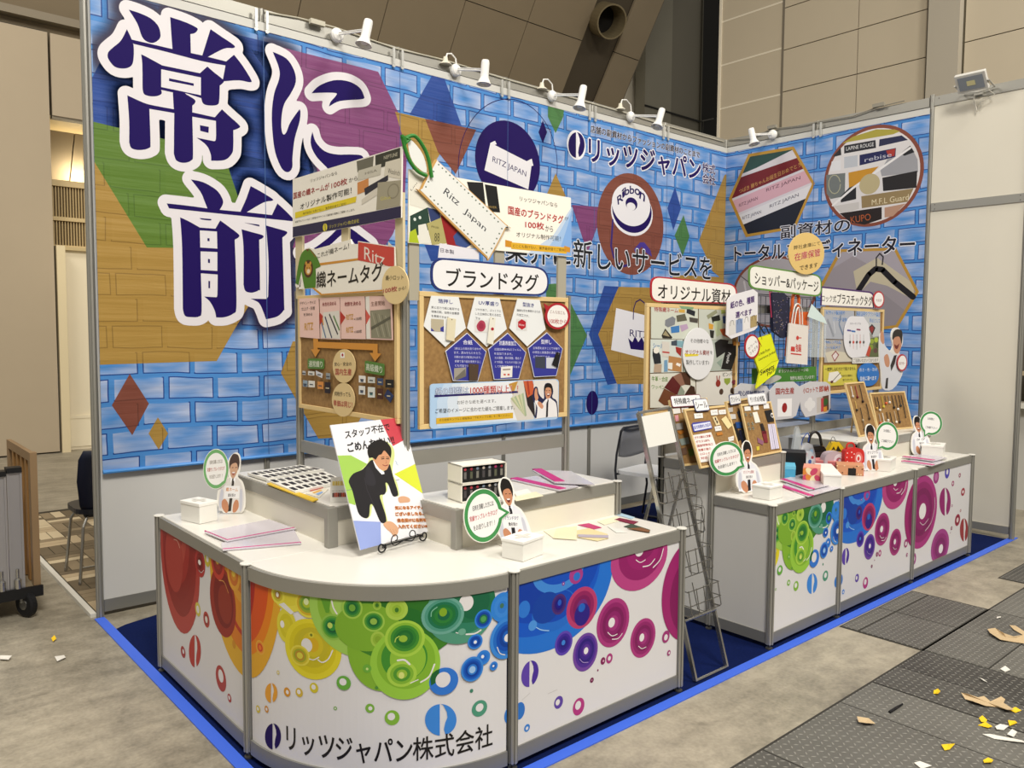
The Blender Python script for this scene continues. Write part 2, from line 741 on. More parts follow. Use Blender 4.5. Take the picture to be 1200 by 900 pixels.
# ---- pit covers in the aisle: chequered steel plates, each a plate of its own
def tread(nt, b):
	tc = N_(nt, 'ShaderNodeTexCoord')
	oi = N_(nt, 'ShaderNodeObjectInfo')
	sep = N_(nt, 'ShaderNodeSeparateXYZ')
	nt.links.new(tc.outputs['Object'], sep.inputs[0])
	S_ = 0.030
	u = M_(nt, 'DIVIDE', sep.outputs[0], S_)
	v = M_(nt, 'DIVIDE', sep.outputs[1], S_)
	row = M_(nt, 'FLOOR', v)
	par = M_(nt, 'MODULO', M_(nt, 'ADD', M_(nt, 'FLOOR', u), M_(nt, 'ADD', row, 2000)), 2.0)
	fu = M_(nt, 'SUBTRACT', M_(nt, 'FRACT', u), 0.5)
	fv = M_(nt, 'SUBTRACT', M_(nt, 'FRACT', v), 0.5)
	sgn = M_(nt, 'SUBTRACT', M_(nt, 'MULTIPLY', M_(nt, 'ABSOLUTE', par), 2.0), 1.0)
	a = M_(nt, 'ADD', fu, M_(nt, 'MULTIPLY', fv, sgn))
	c = M_(nt, 'SUBTRACT', M_(nt, 'MULTIPLY', fu, sgn), fv)
	d = M_(nt, 'ADD', M_(nt, 'POWER', M_(nt, 'DIVIDE', a, 0.55), 2.0), M_(nt, 'POWER', M_(nt, 'DIVIDE', c, 0.2), 2.0))
	m = M_(nt, 'SUBTRACT', 1.0, M_(nt, 'MINIMUM', d, 1.0))
	n = N_(nt, 'ShaderNodeTexNoise'); n.inputs['Scale'].default_value = 3; n.inputs['Detail'].default_value = 10
	nt.links.new(tc.outputs['Object'], n.inputs['Vector'])
	rnd = M_(nt, 'MULTIPLY', oi.outputs['Random'], 0.8)
	base = MIX(nt, M_(nt, 'ADD', M_(nt, 'MULTIPLY', n.outputs[0], 0.7), M_(nt, 'SUBTRACT', rnd, 0.3)), rgb('#403e3b'), rgb('#78766f'))
	top = MIX(nt, M_(nt, 'MULTIPLY', m, 0.55), base, rgb('#b5b2a8'))
	nt.links.new(top, b.inputs['Base Color'])
	b.inputs['Roughness'].default_value = 0.55
	b.inputs['Metallic'].default_value = 0.25
	bm = N_(nt, 'ShaderNodeBump'); bm.inputs['Strength'].default_value = 0.7; bm.inputs['Distance'].default_value = 0.003
	nt.links.new(m, bm.inputs['Height']); nt.links.new(bm.outputs[0], b.inputs['Normal'])

M_TREAD = shade_mat('steel_tread', tread)
pit = thing('pit_cover', 'dark chequered steel pit cover plates laid flush in the concrete aisle floor', 'floor cover', (-2.9, -3.2, 0))
MB().box(-7.2, -5.2, 0.0004, 1.6, -3.2, 0.002).box(-2.87, -3.21, 0.0004, -1.92, -2.765, 0.002).box(-1.2, -3.2, 0.0004, 1.6, -3.02, 0.002).build('plate_bed', mat('#35322d', 0.8), pit)
xs = [-6.35, -5.75, -5.15, -4.68, -4.37, -3.75, -3.44, -3.165, -2.86, -2.40, -1.94, -1.35, -0.75, -0.15, 0.45, 1.5]
ys = [-5.2, -4.7, -4.15, -3.83, -3.51, -3.21]
first = None
for i in range(len(xs) - 1):
	rows = [(-5.2, -4.4), (-4.4, -3.21)] if xs[i] < -2.9 else [(ys[j], ys[j + 1]) for j in range(5)]
	for (y0, y1) in rows:
		g = 0.004
		MB().box(xs[i] + g, y0 + g, 0.0015, xs[i + 1] - g, y1 - g, 0.0045 + random.random() * 0.0015).build('plate', M_TREAD, pit)
for (x0, x1) in ((-2.86, -2.40), (-2.40, -1.935)):
	for (y0, y1) in ((-3.2, -2.87), (-2.865, -2.77)):
		MB().box(x0 + .004, y0 + .004, 0.0015, x1 - .004, y1 - .004, 0.005).build('plate', M_TREAD, pit)
for (x0, x1) in ((-1.2, -0.6), (-0.6, 0.0), (0.0, 0.6), (0.6, 1.5)):
	MB().box(x0 + .004, -3.2, 0.0015, x1 - .004, -3.03, 0.005).build('plate', M_TREAD, pit)

# ---- blue needle-punch carpet and its bright tape
def carpet(nt, b):
	tc = N_(nt, 'ShaderNodeTexCoord')
	n = N_(nt, 'ShaderNodeTexNoise'); n.inputs['Scale'].default_value = 140; n.inputs['Detail'].default_value = 6
	n2 = N_(nt, 'ShaderNodeTexNoise'); n2.inputs['Scale'].default_value = 2.2; n2.inputs['Detail'].default_value = 6
	nt.links.new(tc.outputs['Object'], n.inputs['Vector']); nt.links.new(tc.outputs['Object'], n2.inputs['Vector'])
	k = M_(nt, 'ADD', M_(nt, 'MULTIPLY', n.outputs[0], 0.6), M_(nt, 'MULTIPLY', n2.outputs[0], 0.5))
	nt.links.new(MIX(nt, k, rgb('#020924'), rgb('#0c1e54')), b.inputs['Base Color'])
	b.inputs['Roughness'].default_value = 0.95
	b.inputs['Specular IOR Level'].default_value = 0.1
	bm = N_(nt, 'ShaderNodeBump'); bm.inputs['Strength'].default_value = 0.5; bm.inputs['Distance'].default_value = 0.002
	nt.links.new(n.outputs[0], bm.inputs['Height']); nt.links.new(bm.outputs[0], b.inputs['Normal'])

M_CARPET = shade_mat('carpet', carpet)
cp = [(-5.945, -2.73), (-0.02, -2.73), (-0.02, -0.06), (-5.2, -0.05), (-5.52, -0.10), (-5.67, -0.165), (-5.8, -0.2), (-5.87, -0.22), (-5.945, -0.27)]
o = MB().prism([(x, y, 0.0005) for x, y in cp], (0, 0, 0.004)).build('carpet', M_CARPET)
set_props(o, 'dark navy blue carpet covering the booth floor under the counters', 'carpet')
M_TAPE = mat('#3f68dc', 0.5)
o = MB().box(-5.975, -2.755, 0.0004, -5.925, -0.02, 0.0056).build('floor_tape', M_TAPE)
set_props(o, 'bright blue tape along the left edge of the navy carpet', 'tape', 'blue tape edging the carpet')
o = MB().box(-5.92, -2.755, 0.0004, 0.09, -2.705, 0.0056).build('floor_tape', M_TAPE)
set_props(o, 'bright blue tape along the front edge of the navy carpet', 'tape', 'blue tape edging the carpet')

# ---- booth walls
PROF = []
for k in range(8):
	a = math.radians(45 * k)
	for da, r in ((-13, 0.02), (13, 0.02), (16, 0.0135), (29, 0.0135)):
		PROF.append((r * math.cos(a + math.radians(da)), r * math.sin(a + math.radians(da))))

def post(x, y, z0, z1, parent, name='post', s=1.0, m=None):
	mb = MB().prism([(x + px * s, y + py * s, z0) for px, py in PROF], (0, 0, z1 - z0))
	return mb.build(name, m or ALU, parent)

def post_mesh(mb, x, y, z0, z1, s=1.0):
	return mb.prism([(x + px * s, y + py * s, z0) for px, py in PROF], (0, 0, z1 - z0))

WH = 3.59
M_PANEL = mat('#c9c8c4', 0.5, var=0.02)
M_PANELW = mat('#d8d2c2', 0.55, var=0.03)
wb = thing('wall_back', None, None, (-6 * M0, 0, 0)); wb['kind'] = 'structure'
for i in range(7):
	post(-M0 * i, 0, 0.0, WH, wb)
for i in range(6):
	x1, x0 = -M0 * i - 0.02, -M0 * (i + 1) + 0.02
	MB().box(x0, -0.004, 0.09, x1, 0.004, WH - 0.07).build('panel', M_PANEL, wb)
	MB().box(x0, -0.012, WH - 0.075, x1, 0.012, WH).build('top_rail', ALU, wb)
	MB().box(x0, -0.012, 0.03, x1, 0.012, 0.098).build('bottom_rail', ALU_D, wb)
ws = thing('wall_right', None, None, (0, 0, 0)); ws['kind'] = 'structure'
YE = -2.735
for y in (-M0, -2 * M0 - 0.025, YE):
	post(0, y, 0.0, WH + (0.02 if y < -2 else 0), ws)
for (y1, y0, w_) in ((0, -M0, 0), (-M0, -2.005, 0), (-2.005, YE, 1)):
	MB().box(-0.004, y0 + .02, 0.09, 0.004, y1 - .02, WH - 0.05).build('panel', M_PANELW if w_ else M_PANEL, ws)
	MB().box(-0.013, y0 + .02, WH - 0.075, 0.013, y1 - .02, WH).build('top_rail', ALU, ws)
	MB().box(-0.013, y0 + .02, 0.04, 0.013, y1 - .02, 0.1).build('bottom_rail', ALU, ws)
MB().box(-0.014, YE + .02, 2.65, 0.014, -2.03, 2.715).build('middle_rail', ALU, ws)
bl = MB()
for y in (-2.06, YE + 0.045):
	for z in (2.665, 2.7, WH - 0.02):
		bl.lathe((-0.014, y, z), [(0.004, 0), (0.003, 0.002)], 8, (-1, 0, 0))
bl.build('bolt', mat('#3a3833', 0.5), ws)

# ---- the hall beyond the booth
M_HALL = mat('#ad9e86', 0.6, var=0.03)
M_HALLD = mat('#857b69', 0.65, var=0.04)
M_SEAM = mat('#4a4338', 0.8)
hl = thing('wall_hall', None, None, (-6, 6.9, 0)); hl['kind'] = 'structure'
Y = 6.88
xs_ = [-13.0, -10.9, -8.85, -6.8, -4.735]
for i in range(4):
	MB().box(xs_[i] + 0.012, Y, 0.02, xs_[i + 1] - 0.012, Y + 0.1, 5.375).build('panel', M_HALL, hl)
MB().box(-13, Y + 0.04, 0, -4.74, Y + 0.12, 5.4).build('backing', M_SEAM, hl)
MB().box(-4.715, Y, 4.35, 2.0, Y + 0.1, 5.375).build('panel', M_HALL, hl)
MB().box(-4.715, Y + 0.02, 4.32, 2.0, Y + 0.12, 4.36).build('panel_edge', M_HALLD, hl)
# ledge and dark gap over the partitions
MB().box(-13, Y - 0.05, 5.5, 3.0, Y + 0.3, 5.60).build('ledge', M_HALLD, hl)
MB().box(-13, Y + 0.35, 5.3, 3.0, Y + 0.5, 5.6).build('gap_back', mat('#332c20', 0.9), hl)
# lit room behind the open end
M_CREAM = mat('#e6cd98', 0.6)
MB().box(-6.0, Y + 2.5, 2.0, 0.5, Y + 2.6, 6.0).build('room_wall', mat('#d8bd85', 0.6), hl)
MB().box(-4.8, Y + 0.15, 4.34, -1.0, Y + 2.5, 4.38).build('room_soffit', M_CREAM, hl)
mb = MB().box(-4.85, Y + 0.30, 2.72, -3.2, Y + 0.34, 3.52)
mb.build('louvre_back', mat('#6b5a3c', 0.7), hl)
mb = MB()
for k in range(50):
	x = -4.83 + k * 0.034
	mb.box(x, Y + 0.26, 2.72, x + 0.014, Y + 0.30, 3.52)
lv = mb.build('louvre', mat('#b79f70', 0.5), hl)
MB().box(-4.85, Y + 0.23, 3.05, -3.2, Y + 0.30, 3.1).box(-4.85, Y + 0.23, 3.5, -3.2, Y + 0.31, 3.58).box(-4.85, Y + 0.23, 2.66, -3.2, Y + 0.31, 2.73).build('louvre_frame', mat('#c9b283', 0.5), hl)
MB().box(-4.72, Y - 0.02, 0.0, -4.62, Y + 0.2, 2.7).build('door_post', mat('#d8c9a4', 0.5), hl)
MB().box(-4.62, Y + 0.2, 0.0, -3.0, Y + 0.25, 2.66).build('door_leaf', mat('#e3d8bd', 0.5), hl)
MB().box(-4.62, Y + 0.185, 0.04, -3.0, Y + 0.2, 0.42).box(-4.62, Y + 0.175, 0.42, -3.0, Y + 0.2, 0.46).build('door_kick_panel', mat('#e7dcc0', 0.5), hl)
MB().box(-4.85, Y + 0.13, 2.66, -3.0, Y + 0.35, 2.7).build('door_head', mat('#bda97c', 0.5), hl)
lp_ = at(63, 181, 'Z', 4.25)
o = MB().lathe((lp_.x, lp_.y, 4.30), [(0.03, 0), (0.05, -0.03), (0.05, -0.08)], 14).build('ceiling_lamp', mat('#fff2c8', 0.4, emit=14.0))
set_props(o, 'small glowing round lamp in the lit room behind the tan partition', 'lamp')
pl = bpy.data.lights.new('room_lamp_fill', 'POINT'); pl.energy = 45; pl.color = (1, 0.86, 0.6); pl.shadow_soft_size = 0.1
po = bpy.data.objects.new('room_lamp_fill', pl); COL.objects.link(po); po.location = (-4.2, Y + 1.0, 3.7)
pl = bpy.data.lights.new('room_lamp_fill', 'POINT'); pl.energy = 12; pl.color = (1, 0.86, 0.6); pl.shadow_soft_size = 0.2  # added fill before the partition, no fixture there; brightens the dark louvre end
po = bpy.data.objects.new('room_lamp_fill', pl); COL.objects.link(po); po.location = (-4.2, Y - 1.0, 2.6)

# sloping soffit over everything behind the booth
M_SOF = mat('#8b7d66', 0.75, var=0.04)
sl = thing('ceiling', None, None, (0, 7, 6)); sl['kind'] = 'structure'
SO = Vector((0, 6.95, 5.58)); SV = Vector((0, -0.52, 0.854)).normalized(); SU = Vector((1, 0, 0)); SN = SU.cross(SV)

def sof(px, py):
	P = on_plane(px, py, SO, SN) - SO
	return P.dot(SU), P.dot(SV)

def slab(a0, b0, a1, b1, m, name, d=0.0, th=0.05):
	MB().obox(SO + SU * a0 + SV * b0 + SN * (d - th), SU * (a1 - a0), SV * (b1 - b0), SN * th).build(name, m, sl)

aR = sof(745, 80)[0]
sx0, sx1 = sof(668, 85)[0], sof(716, 72)[0]
hj = sof(617, 25)[1]
aj = [sof(612, 44)[0]]
st = sx0 - aj[0]
cols = [aj[0] - st * k for k in range(9, 0, -1)] + [aj[0], sx0]
rows = [hj + (k) * 2.35 for k in range(-3, 4)]
g = 0.007
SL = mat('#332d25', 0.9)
MB().obox(SO + SU * (cols[0]) + SV * rows[0] - SN * 0.1, SU * (aR - cols[0]), SV * (rows[-1] - rows[0]), SN * 0.03).build('backing', SL, sl)
for i in range(len(cols) - 1):
	for j in range(len(rows) - 1):
		slab(cols[i] + g, rows[j] + g, cols[i + 1] - g, rows[j + 1] - g, M_SOF, 'panel')
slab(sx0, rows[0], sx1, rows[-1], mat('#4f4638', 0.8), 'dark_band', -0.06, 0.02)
for j in range(len(rows) - 1):
	slab(sx1 + g, rows[j] + g, aR, rows[j + 1] - g, M_SOF, 'panel')
# fascia that closes the soffit's right end
MB().obox(SO + SU * aR + SV * rows[0] - SN * 0.02, SU * 0.04, SV * (rows[-1] - rows[0]), -SN * 0.1).build('end_fascia', mat('#6b6355', 0.7), sl)
# round air nozzle
c = on_plane(706, 22, SO, SN)
R_ = 0.30
nz = thing('air_nozzle', 'round tan air nozzle sticking out of the dark band of the sloping soffit', 'duct', tuple(c))
ax = (Vector((-0.25, -0.8, -0.42))).normalized()
mb = MB()
n = 28
MB().lathe(c - ax * 0.1, [(R_, 0), (R_ * 1.02, 0.50), (R_ * 0.93, 0.50), (R_ * 0.86, 0.05)], 28, ax).build('nozzle', mat('#75694f', 0.5), nz, smooth=False)
MB().lathe(c - ax * 0.06, [(R_ * 0.85, 0), (R_ * 0.85, 0.02)], 28, ax).build('nozzle_inside', mat('#15120d', 0.9), nz)

# far right: dark pier, lighter hall wall with joints
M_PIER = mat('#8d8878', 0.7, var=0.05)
rt = thing('wall_far', None, None, (6, 3, 0)); rt['kind'] = 'structure'
XW = 5.2

def wz(x, y):
	p = at(x, y, 'X', XW)
	return p.y, p.z

yA = wz(843, 100)[0]; yB = wz(917, 60)[0]; yC = wz(1086, 60)[0]; yD = wz(1128, 50)[0]
M_HW = mat('#c7bba4', 0.6, var=0.02)
M_HWL = mat('#ece3cf', 0.5)
MB().box(XW + 0.02, -8, 0, XW + 0.1, yA, 9.5).build('backing', M_SEAM, rt)
z_a = [wz(880, y_)[1] for y_ in (-34, 14, 67, 121, 175)]
dz = (z_a[0] - z_a[-1]) / 4
zz = [z_a[2] + dz * k for k in range(-4, 6)]
for i in range(len(zz) - 1):
	MB().box(XW, yB + .006, zz[i] + 0.012, XW + 0.05, yA - 0.03, zz[i + 1] - 0.012).build('panel', M_HW, rt)
for z in zz:
	MB().box(XW - 0.004, yB + 0.006, z - 0.014, XW + 0.03, yA - 0.02, z + 0.014).build('joint_strip', M_HWL, rt)
MB().box(XW - 0.02, yA - 0.03, 0, XW + 0.3, yA + 0.02, 9.5).build('edge_trim', M_HWL, rt)
jx = wz(1005, 60)[0]
z1 = wz(1040, 24)[1]; z2 = wz(1040, 78)[1]
dz = z1 - z2
zs_ = [z2 + dz * k for k in range(-5, 5)]
for (ya, yb) in ((yB, jx), (jx, yC)):
	for i in range(len(zs_) - 1):
		MB().box(XW, yb + .006, zs_[i] + 0.007, XW + 0.05, ya - 0.006, zs_[i + 1] - 0.007).build('panel', M_HW, rt)
MB().box(XW - 0.01, yB - 0.025, 0, XW + 0.03, yB + 0.012, 9.5).build('joint_strip', mat('#7b7365', 0.6), rt)
MB().box(XW - 0.14, yD, 0, XW + 0.05, yC - 0.06, 9.5).build('pier', mat('#b3ab9b', 0.6), rt)
MB().box(XW - 0.03, yC - 0.06, 0, XW + 0.05, yC, 9.5).build('pier_shadow_gap', mat('#6d675b', 0.6), rt)
zt = wz(1170, 40)[1]
for (za, zb) in ((0, zt - 2.6), (zt - 2.6, zt - 1.3), (zt - 1.3, zt), (zt, 9.5)):
	MB().box(XW, -8, za + 0.007, XW + 0.05, yD - 0.03, zb - 0.007).build('panel', M_HW, rt)
MB().box(XW - 0.0, yD - 0.03, 0, XW + 0.03, yD, 9.5).build('joint_strip', mat('#57503f', 0.8), rt)
# dark recess and pier left of it
XP = 5.6
p0 = at(757, 80, 'X', XP); p1 = at(791, 80, 'X', XP);
q0 = at(788, 40, 'Y', 7.6); q1 = at(823, 40, 'Y', 7.6); q2 = at(757, 40, 'Y', 7.6)
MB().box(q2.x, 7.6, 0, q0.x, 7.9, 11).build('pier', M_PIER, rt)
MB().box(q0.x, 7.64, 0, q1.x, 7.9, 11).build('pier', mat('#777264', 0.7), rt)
MB().box(q2.x - 0.01, 7.58, 6.95, q1.x, 7.6, 6.99).build('joint_strip', mat('#1f1d18', 0.8), rt)
MB().box(q1.x - 0.02, 7.58, 0, q1.x + 0.01, 7.64, 11).build('joint_strip', mat('#5d594c', 0.6), rt)
MB().box(q1.x, 8.4, 0, q1.x + 2.5, 8.5, 11).build('recess_wall', mat('#1d1b16', 0.8), rt)
q = at(792, 125, 'Y', 8.3)
MB().tube([at(822, 142, 'Y', 8.3), at(836, 139, 'Y', 8.3)], 0.02, 6).tube([at(824, 142, 'Y', 8.3), at(823, 160, 'Y', 8.3)], 0.015, 6).build('handrail', mat('#4d4a40', 0.5), rt)
# light wall glimpsed between soffit and pier
qa = at(727, 130, 'Y', 8.0); qb = at(757, 60, 'Y', 8.0)
MB().box(qa.x - 2.2, 8.0, 0, qb.x + 0.02, 8.1, 9).build('panel', M_HWL, rt)
MB().box(qb.x - 0.10, 7.96, 0, qb.x - 0.02, 8.0, 9).box(qa.x - 2, 7.985, 6.75, qb.x, 8.0, 6.79).build('joint_strip', M_HWL, rt)

# neighbouring stand beyond the white panel (a sliver at the right edge)
nb = thing('wall_neighbour', None, None, (1.5, -2, 0)); nb['kind'] = 'structure'
MB().box(1.3, -3.6, 0.0, 1.34, -1.2, 0.95).build('panel', mat('#c9c7c0', 0.6), nb)
MB().box(1.2, -3.6, 0.95, 1.6, -1.2, 0.99).build('shelf', mat('#dedbd0', 0.5), nb)
MB().box(1.6, -4.2, 0.0, 1.66, -0.4, 2.6).build('backing', mat('#57534a', 0.7), nb)
MB().box(1.25, -3.6, 1.25, 1.55, -1.2, 1.28).build('shelf', mat('#b9a98a', 0.5), nb)
for k in range(3):
	o = MB().box(1.3, -3.1 + k * 0.16, 1.281, 1.45, -2.98 + k * 0.16, 1.42 + 0.05 * (k % 3)).build('carton', mat(['#5b3d2c', '#c7a76c', '#2d3036'][k % 3], 0.6))
	set_props(o, ['small brown', 'small tan', 'small dark grey'][k] + ' carton on the neighbouring stand shelf beyond the white panel', 'box', 'cartons on the neighbour shelf')

# wood-look carpet tiles beyond the booth's back wall (left)
tl = thing('floor_tiles', None, None, (-5.9, 1.0, 0)); tl['kind'] = 'structure'
MB().box(-5.955, 0.03, 0.0003, -4.9, 3.15, 0.003).build('tile_bed', mat('#3b352a', 0.9), tl)
tm = [mat('#b29f80', 0.8, var=0.15), mat('#8a7a60', 0.8, var=0.15), mat('#6b5e49', 0.85, var=0.15), mat('#c6b595', 0.8, var=0.12)]
k = 0
me_ = {}
for i in range(4):
	for j in range(12):
		x0, y0 = -5.94 + i * 0.25, 0.06 + j * 0.25
		for s in range(3):
			c = tm[random.choice((0, 1, 1, 2, 2, 3))]
			if (i + j) % 2:
				MB().box(x0 + .003, y0 + s / 12 + .003, 0.002, x0 + .247, y0 + (s + 1) / 12 - .003, 0.007).build('plank', c, tl)
			else:
				MB().box(x0 + s / 12 + .003, y0 + .003, 0.002, x0 + (s + 1) / 12 - .003, y0 + .247, 0.007).build('plank', c, tl)
MB().box(-5.985, 0.02, 0.0, -5.955, 3.2, 0.022).build('edge_trim', mat('#d9d6cc', 0.4), tl)

# ================================================================== BANNERS
def brick_nodes(nt, horiz):
	"""masks of the printed brick pattern, in metres on the banner: (dark line, light brick face)"""
	tc = N_(nt, 'ShaderNodeTexCoord')
	geo = N_(nt, 'ShaderNodeNewGeometry')
	sep = N_(nt, 'ShaderNodeSeparateXYZ')
	nt.links.new(geo.outputs['Position'], sep.inputs[0])
	nz_ = N_(nt, 'ShaderNodeTexNoise'); nz_.inputs['Scale'].default_value = 1.7; nz_.inputs['Detail'].default_value = 3
	nt.links.new(geo.outputs['Position'], nz_.inputs['Vector'])
	wob = M_(nt, 'MULTIPLY', M_(nt, 'SUBTRACT', nz_.outputs[0], 0.5), 0.06)
	hx = M_(nt, 'ADD', sep.outputs[horiz], 40.0)
	v = M_(nt, 'DIVIDE', M_(nt, 'ADD', sep.outputs[2], M_(nt, 'SUBTRACT', wob, 0.01)), 0.1485)
	row = M_(nt, 'FLOOR', v)
	fv = M_(nt, 'FRACT', v)
	wn = N_(nt, 'ShaderNodeTexWhiteNoise', noise_dimensions='1D')
	nt.links.new(row, wn.inputs['W'])
	off = M_(nt, 'ADD', M_(nt, 'MULTIPLY', M_(nt, 'MODULO', row, 2.0), 0.5), M_(nt, 'MULTIPLY', wn.outputs[0], 0.16))
	u = M_(nt, 'ADD', M_(nt, 'DIVIDE', M_(nt, 'ADD', hx, M_(nt, 'MULTIPLY', wob, 0.6)), 0.292), off)
	fu = M_(nt, 'FRACT', u)
	col = M_(nt, 'FLOOR', u)
	w2 = N_(nt, 'ShaderNodeTexWhiteNoise', noise_dimensions='2D')
	cb = N_(nt, 'ShaderNodeCombineXYZ')
	nt.links.new(col, cb.inputs[0]); nt.links.new(row, cb.inputs[1]); nt.links.new(cb.outputs[0], w2.inputs['Vector'])
	# brick spans u .07-.95, v .12-.92
	du = M_(nt, 'MINIMUM', M_(nt, 'SUBTRACT', fu, 0.07), M_(nt, 'SUBTRACT', 0.955, fu))
	dv = M_(nt, 'MINIMUM', M_(nt, 'SUBTRACT', fv, 0.12), M_(nt, 'SUBTRACT', 0.92, fv))
	du_m = M_(nt, 'MULTIPLY', du, 0.292)
	dv_m = M_(nt, 'MULTIPLY', dv, 0.1485)
	d = M_(nt, 'MINIMUM', du_m, dv_m)
	line = M_(nt, 'LESS_THAN', M_(nt, 'ABSOLUTE', M_(nt, 'ADD', d, 0.0015)), 0.0032)
	# one of the four sides of each brick is left light
	top = M_(nt, 'GREATER_THAN', fv, 0.9)
	keep = M_(nt, 'MAXIMUM', M_(nt, 'LESS_THAN', fv, 0.16), M_(nt, 'MAXIMUM', M_(nt, 'GREATER_THAN', w2.outputs[0], 0.45), M_(nt, 'GREATER_THAN', fu, 0.93)))
	line = M_(nt, 'MULTIPLY', line, keep)
	inside = M_(nt, 'GREATER_THAN', d, 0.0)
	# soft gloss in the corners of a brick
	g1 = M_(nt, 'POWER', M_(nt, 'ABSOLUTE', M_(nt, 'SUBTRACT', fu, 0.5)), 2.0)
	n2 = N_(nt, 'ShaderNodeTexNoise'); n2.inputs['Scale'].default_value = 7; n2.inputs['Detail'].default_value = 2
	mp = N_(nt, 'ShaderNodeMapping'); mp.inputs['Scale'].default_value = (0.5, 0.5, 2.2)
	nt.links.new(geo.outputs['Position'], mp.inputs[0]); nt.links.new(mp.outputs[0], n2.inputs['Vector'])
	gl = M_(nt, 'ADD', M_(nt, 'MULTIPLY', g1, 2.0), M_(nt, 'SUBTRACT', M_(nt, 'MULTIPLY', n2.outputs[0], 1.9), 0.62))
	gl = M_(nt, 'MULTIPLY', M_(nt, 'MAXIMUM', M_(nt, 'MINIMUM', gl, 1.0), 0.0), inside)
	return line, gl, n2.outputs[0], inside

def fabric_bump(nt, b):
	tc = N_(nt, 'ShaderNodeNewGeometry')
	mp = N_(nt, 'ShaderNodeMapping'); mp.inputs['Scale'].default_value = (0.35, 0.35, 6)
	n = N_(nt, 'ShaderNodeTexNoise'); n.inputs['Scale'].default_value = 2.2; n.inputs['Detail'].default_value = 5
	nt.links.new(tc.outputs['Position'], mp.inputs[0]); nt.links.new(mp.outputs[0], n.inputs['Vector'])
	bm = N_(nt, 'ShaderNodeBump'); bm.inputs['Strength'].default_value = 0.5; bm.inputs['Distance'].default_value = 0.02
	nt.links.new(n.outputs[0], bm.inputs['Height']); nt.links.new(bm.outputs[0], b.inputs['Normal'])
	b.inputs['Roughness'].default_value = 0.5
	b.inputs['Specular IOR Level'].default_value = 0.3

def brick_mat(name, base, light, dark, horiz, la, ga):
	def f(nt, b):
		line, gl, nz_, ins = brick_nodes(nt, horiz)
		c = MIX(nt, M_(nt, 'MULTIPLY', gl, ga), rgb(base), rgb(light))
		c = MIX(nt, M_(nt, 'MULTIPLY', line, la), c, rgb(dark))
		nt.links.new(c, b.inputs['Base Color'])
		fabric_bump(nt, b)
	return shade_mat(name, f)

TONES = {'blue': ('#26458f', '#2f57a2', '#182e6c'), 'mag': ('#7a3f6e', '#844a76', '#4f2849'), 'green': ('#56762a', '#617f31', '#3e5a1e'),
         'gold': ('#a1803d', '#ab8b49', '#6d5426'), 'maroon': ('#7a4436', '#874f41', '#512c24'), 'green2': ('#477643', '#558450', '#2d5630')}
BM = {}
for hz in (0, 1):
	BM[('base', hz)] = brick_mat('brick_print', '#4685c8', '#b9c2da', '#183f86', hz, 1.0, 0.8)
	for k, (a, b_, c) in TONES.items():
		BM[(k, hz)] = brick_mat('print_' + k, a, b_, c, hz, 0.55, 0.35)
NAVY = mat('#1f0e55', 0.55, spec=0.15)
PAPER = mat('#e4e2e6', 0.45)

b1 = MB().box(-5.915, -0.034, 0.825, -0.022, -0.030, 3.46).build('banner', BM[('base', 0)])
set_props(b1, 'large blue brick-print banner with huge outlined kanji covering the long back wall', 'banner', 'printed wall banners')
MB().box(-5.915, -0.0365, 3.45, -0.022, -0.0345, 3.50).build('hem', mat('#c9c8c2', 0.5), b1)
mb = MB().use(mat('#3b7ecb', 0.35))
mb.tube([(-5.915, -0.036, 0.826), (-0.03, -0.036, 0.812)], 0.011, 8)
mb.build('bottom_sleeve', mat('#4f93da', 0.3), b1)
B = Sheet((0, -0.034, 0), (1, 0, 0), (0, 0, 1), bounds=(-5.915, 0.826, -0.024, 3.452), parent=b1)

def bb(k):
	return BM[(k, 0)]

B.poly([(103, 101), (150, 8), (283, 42), (325, 52), (345, 130), (368, 200), (345, 262), (325, 262), (283, 245), (262, 195), (103, 142)], bb('blue'))
B.poly([(328, 55), (443, 84), (478, 155), (474, 240), (460, 275), (430, 320), (400, 330), (343, 290), (352, 262), (372, 200), (348, 130)], bb('mag'))
B.poly([(103, 141), (262, 180), (283, 243), (262, 292), (172, 290), (107, 184)], bb('green'))
B.poly([(107, 184), (172, 290), (300, 292), (321, 310), (275.5, 384.5), (254, 423), (100, 428)], bb('gold'))
B.poly([(152, 438), (174.5, 473), (155, 510), (131, 475)], bb('maroon'))
B.poly([(185, 489), (197, 508), (186, 527), (174, 508)], bb('gold'))
B.poly([(343, 400), (329, 437), (373, 514), (410, 512), (440, 460), (440, 400)], bb('gold'))
B.poly([(507, 87), (520, 90), (541, 148), (480, 134)], bb('blue'))
B.poly([(463, 131), (498, 139), (516, 180), (500, 205), (484, 200)], bb('gold'))
B.poly([(498, 139), (558, 152), (534, 204), (513, 178)], bb('maroon'))
c = B.loc(595, 195)
a = B.loc(652, 200)
pts = []
for k in range(49):
	t = -0.9 + (2.2 + 0.9 + 2.0) * k / 48
	pts.append((595 + 57 * math.cos(t - math.pi * 0.95 + 0.9), 195 + 79 * math.sin(t - math.pi * 0.95 + 0.9)))
B.line([(595 - 58 * math.cos(t), 195 - 79 * math.sin(t)) for t in [i * math.pi * 1.15 / 40 - 0.2 for i in range(41)]], 0.006, NAVY)
B.ell(596, 190, 38, 48, NAVY, 48)
B.poly([(574.6, 167.4), (580, 165), (582, 169), (576, 171)], PAPER).poly([(617, 189), (623, 186), (625, 194), (619, 196)], PAPER)
B.poly([(574.6, 167.4), (623, 192), (619, 222), (567.6, 199.5)], PAPER)
B.text('RITZ JAPAN', (577.5, 183), (617, 201), (576.5, 191.5), NAVY)
B.poly([(636, 141), (641, 155), (636, 168), (631, 155)], NAVY)
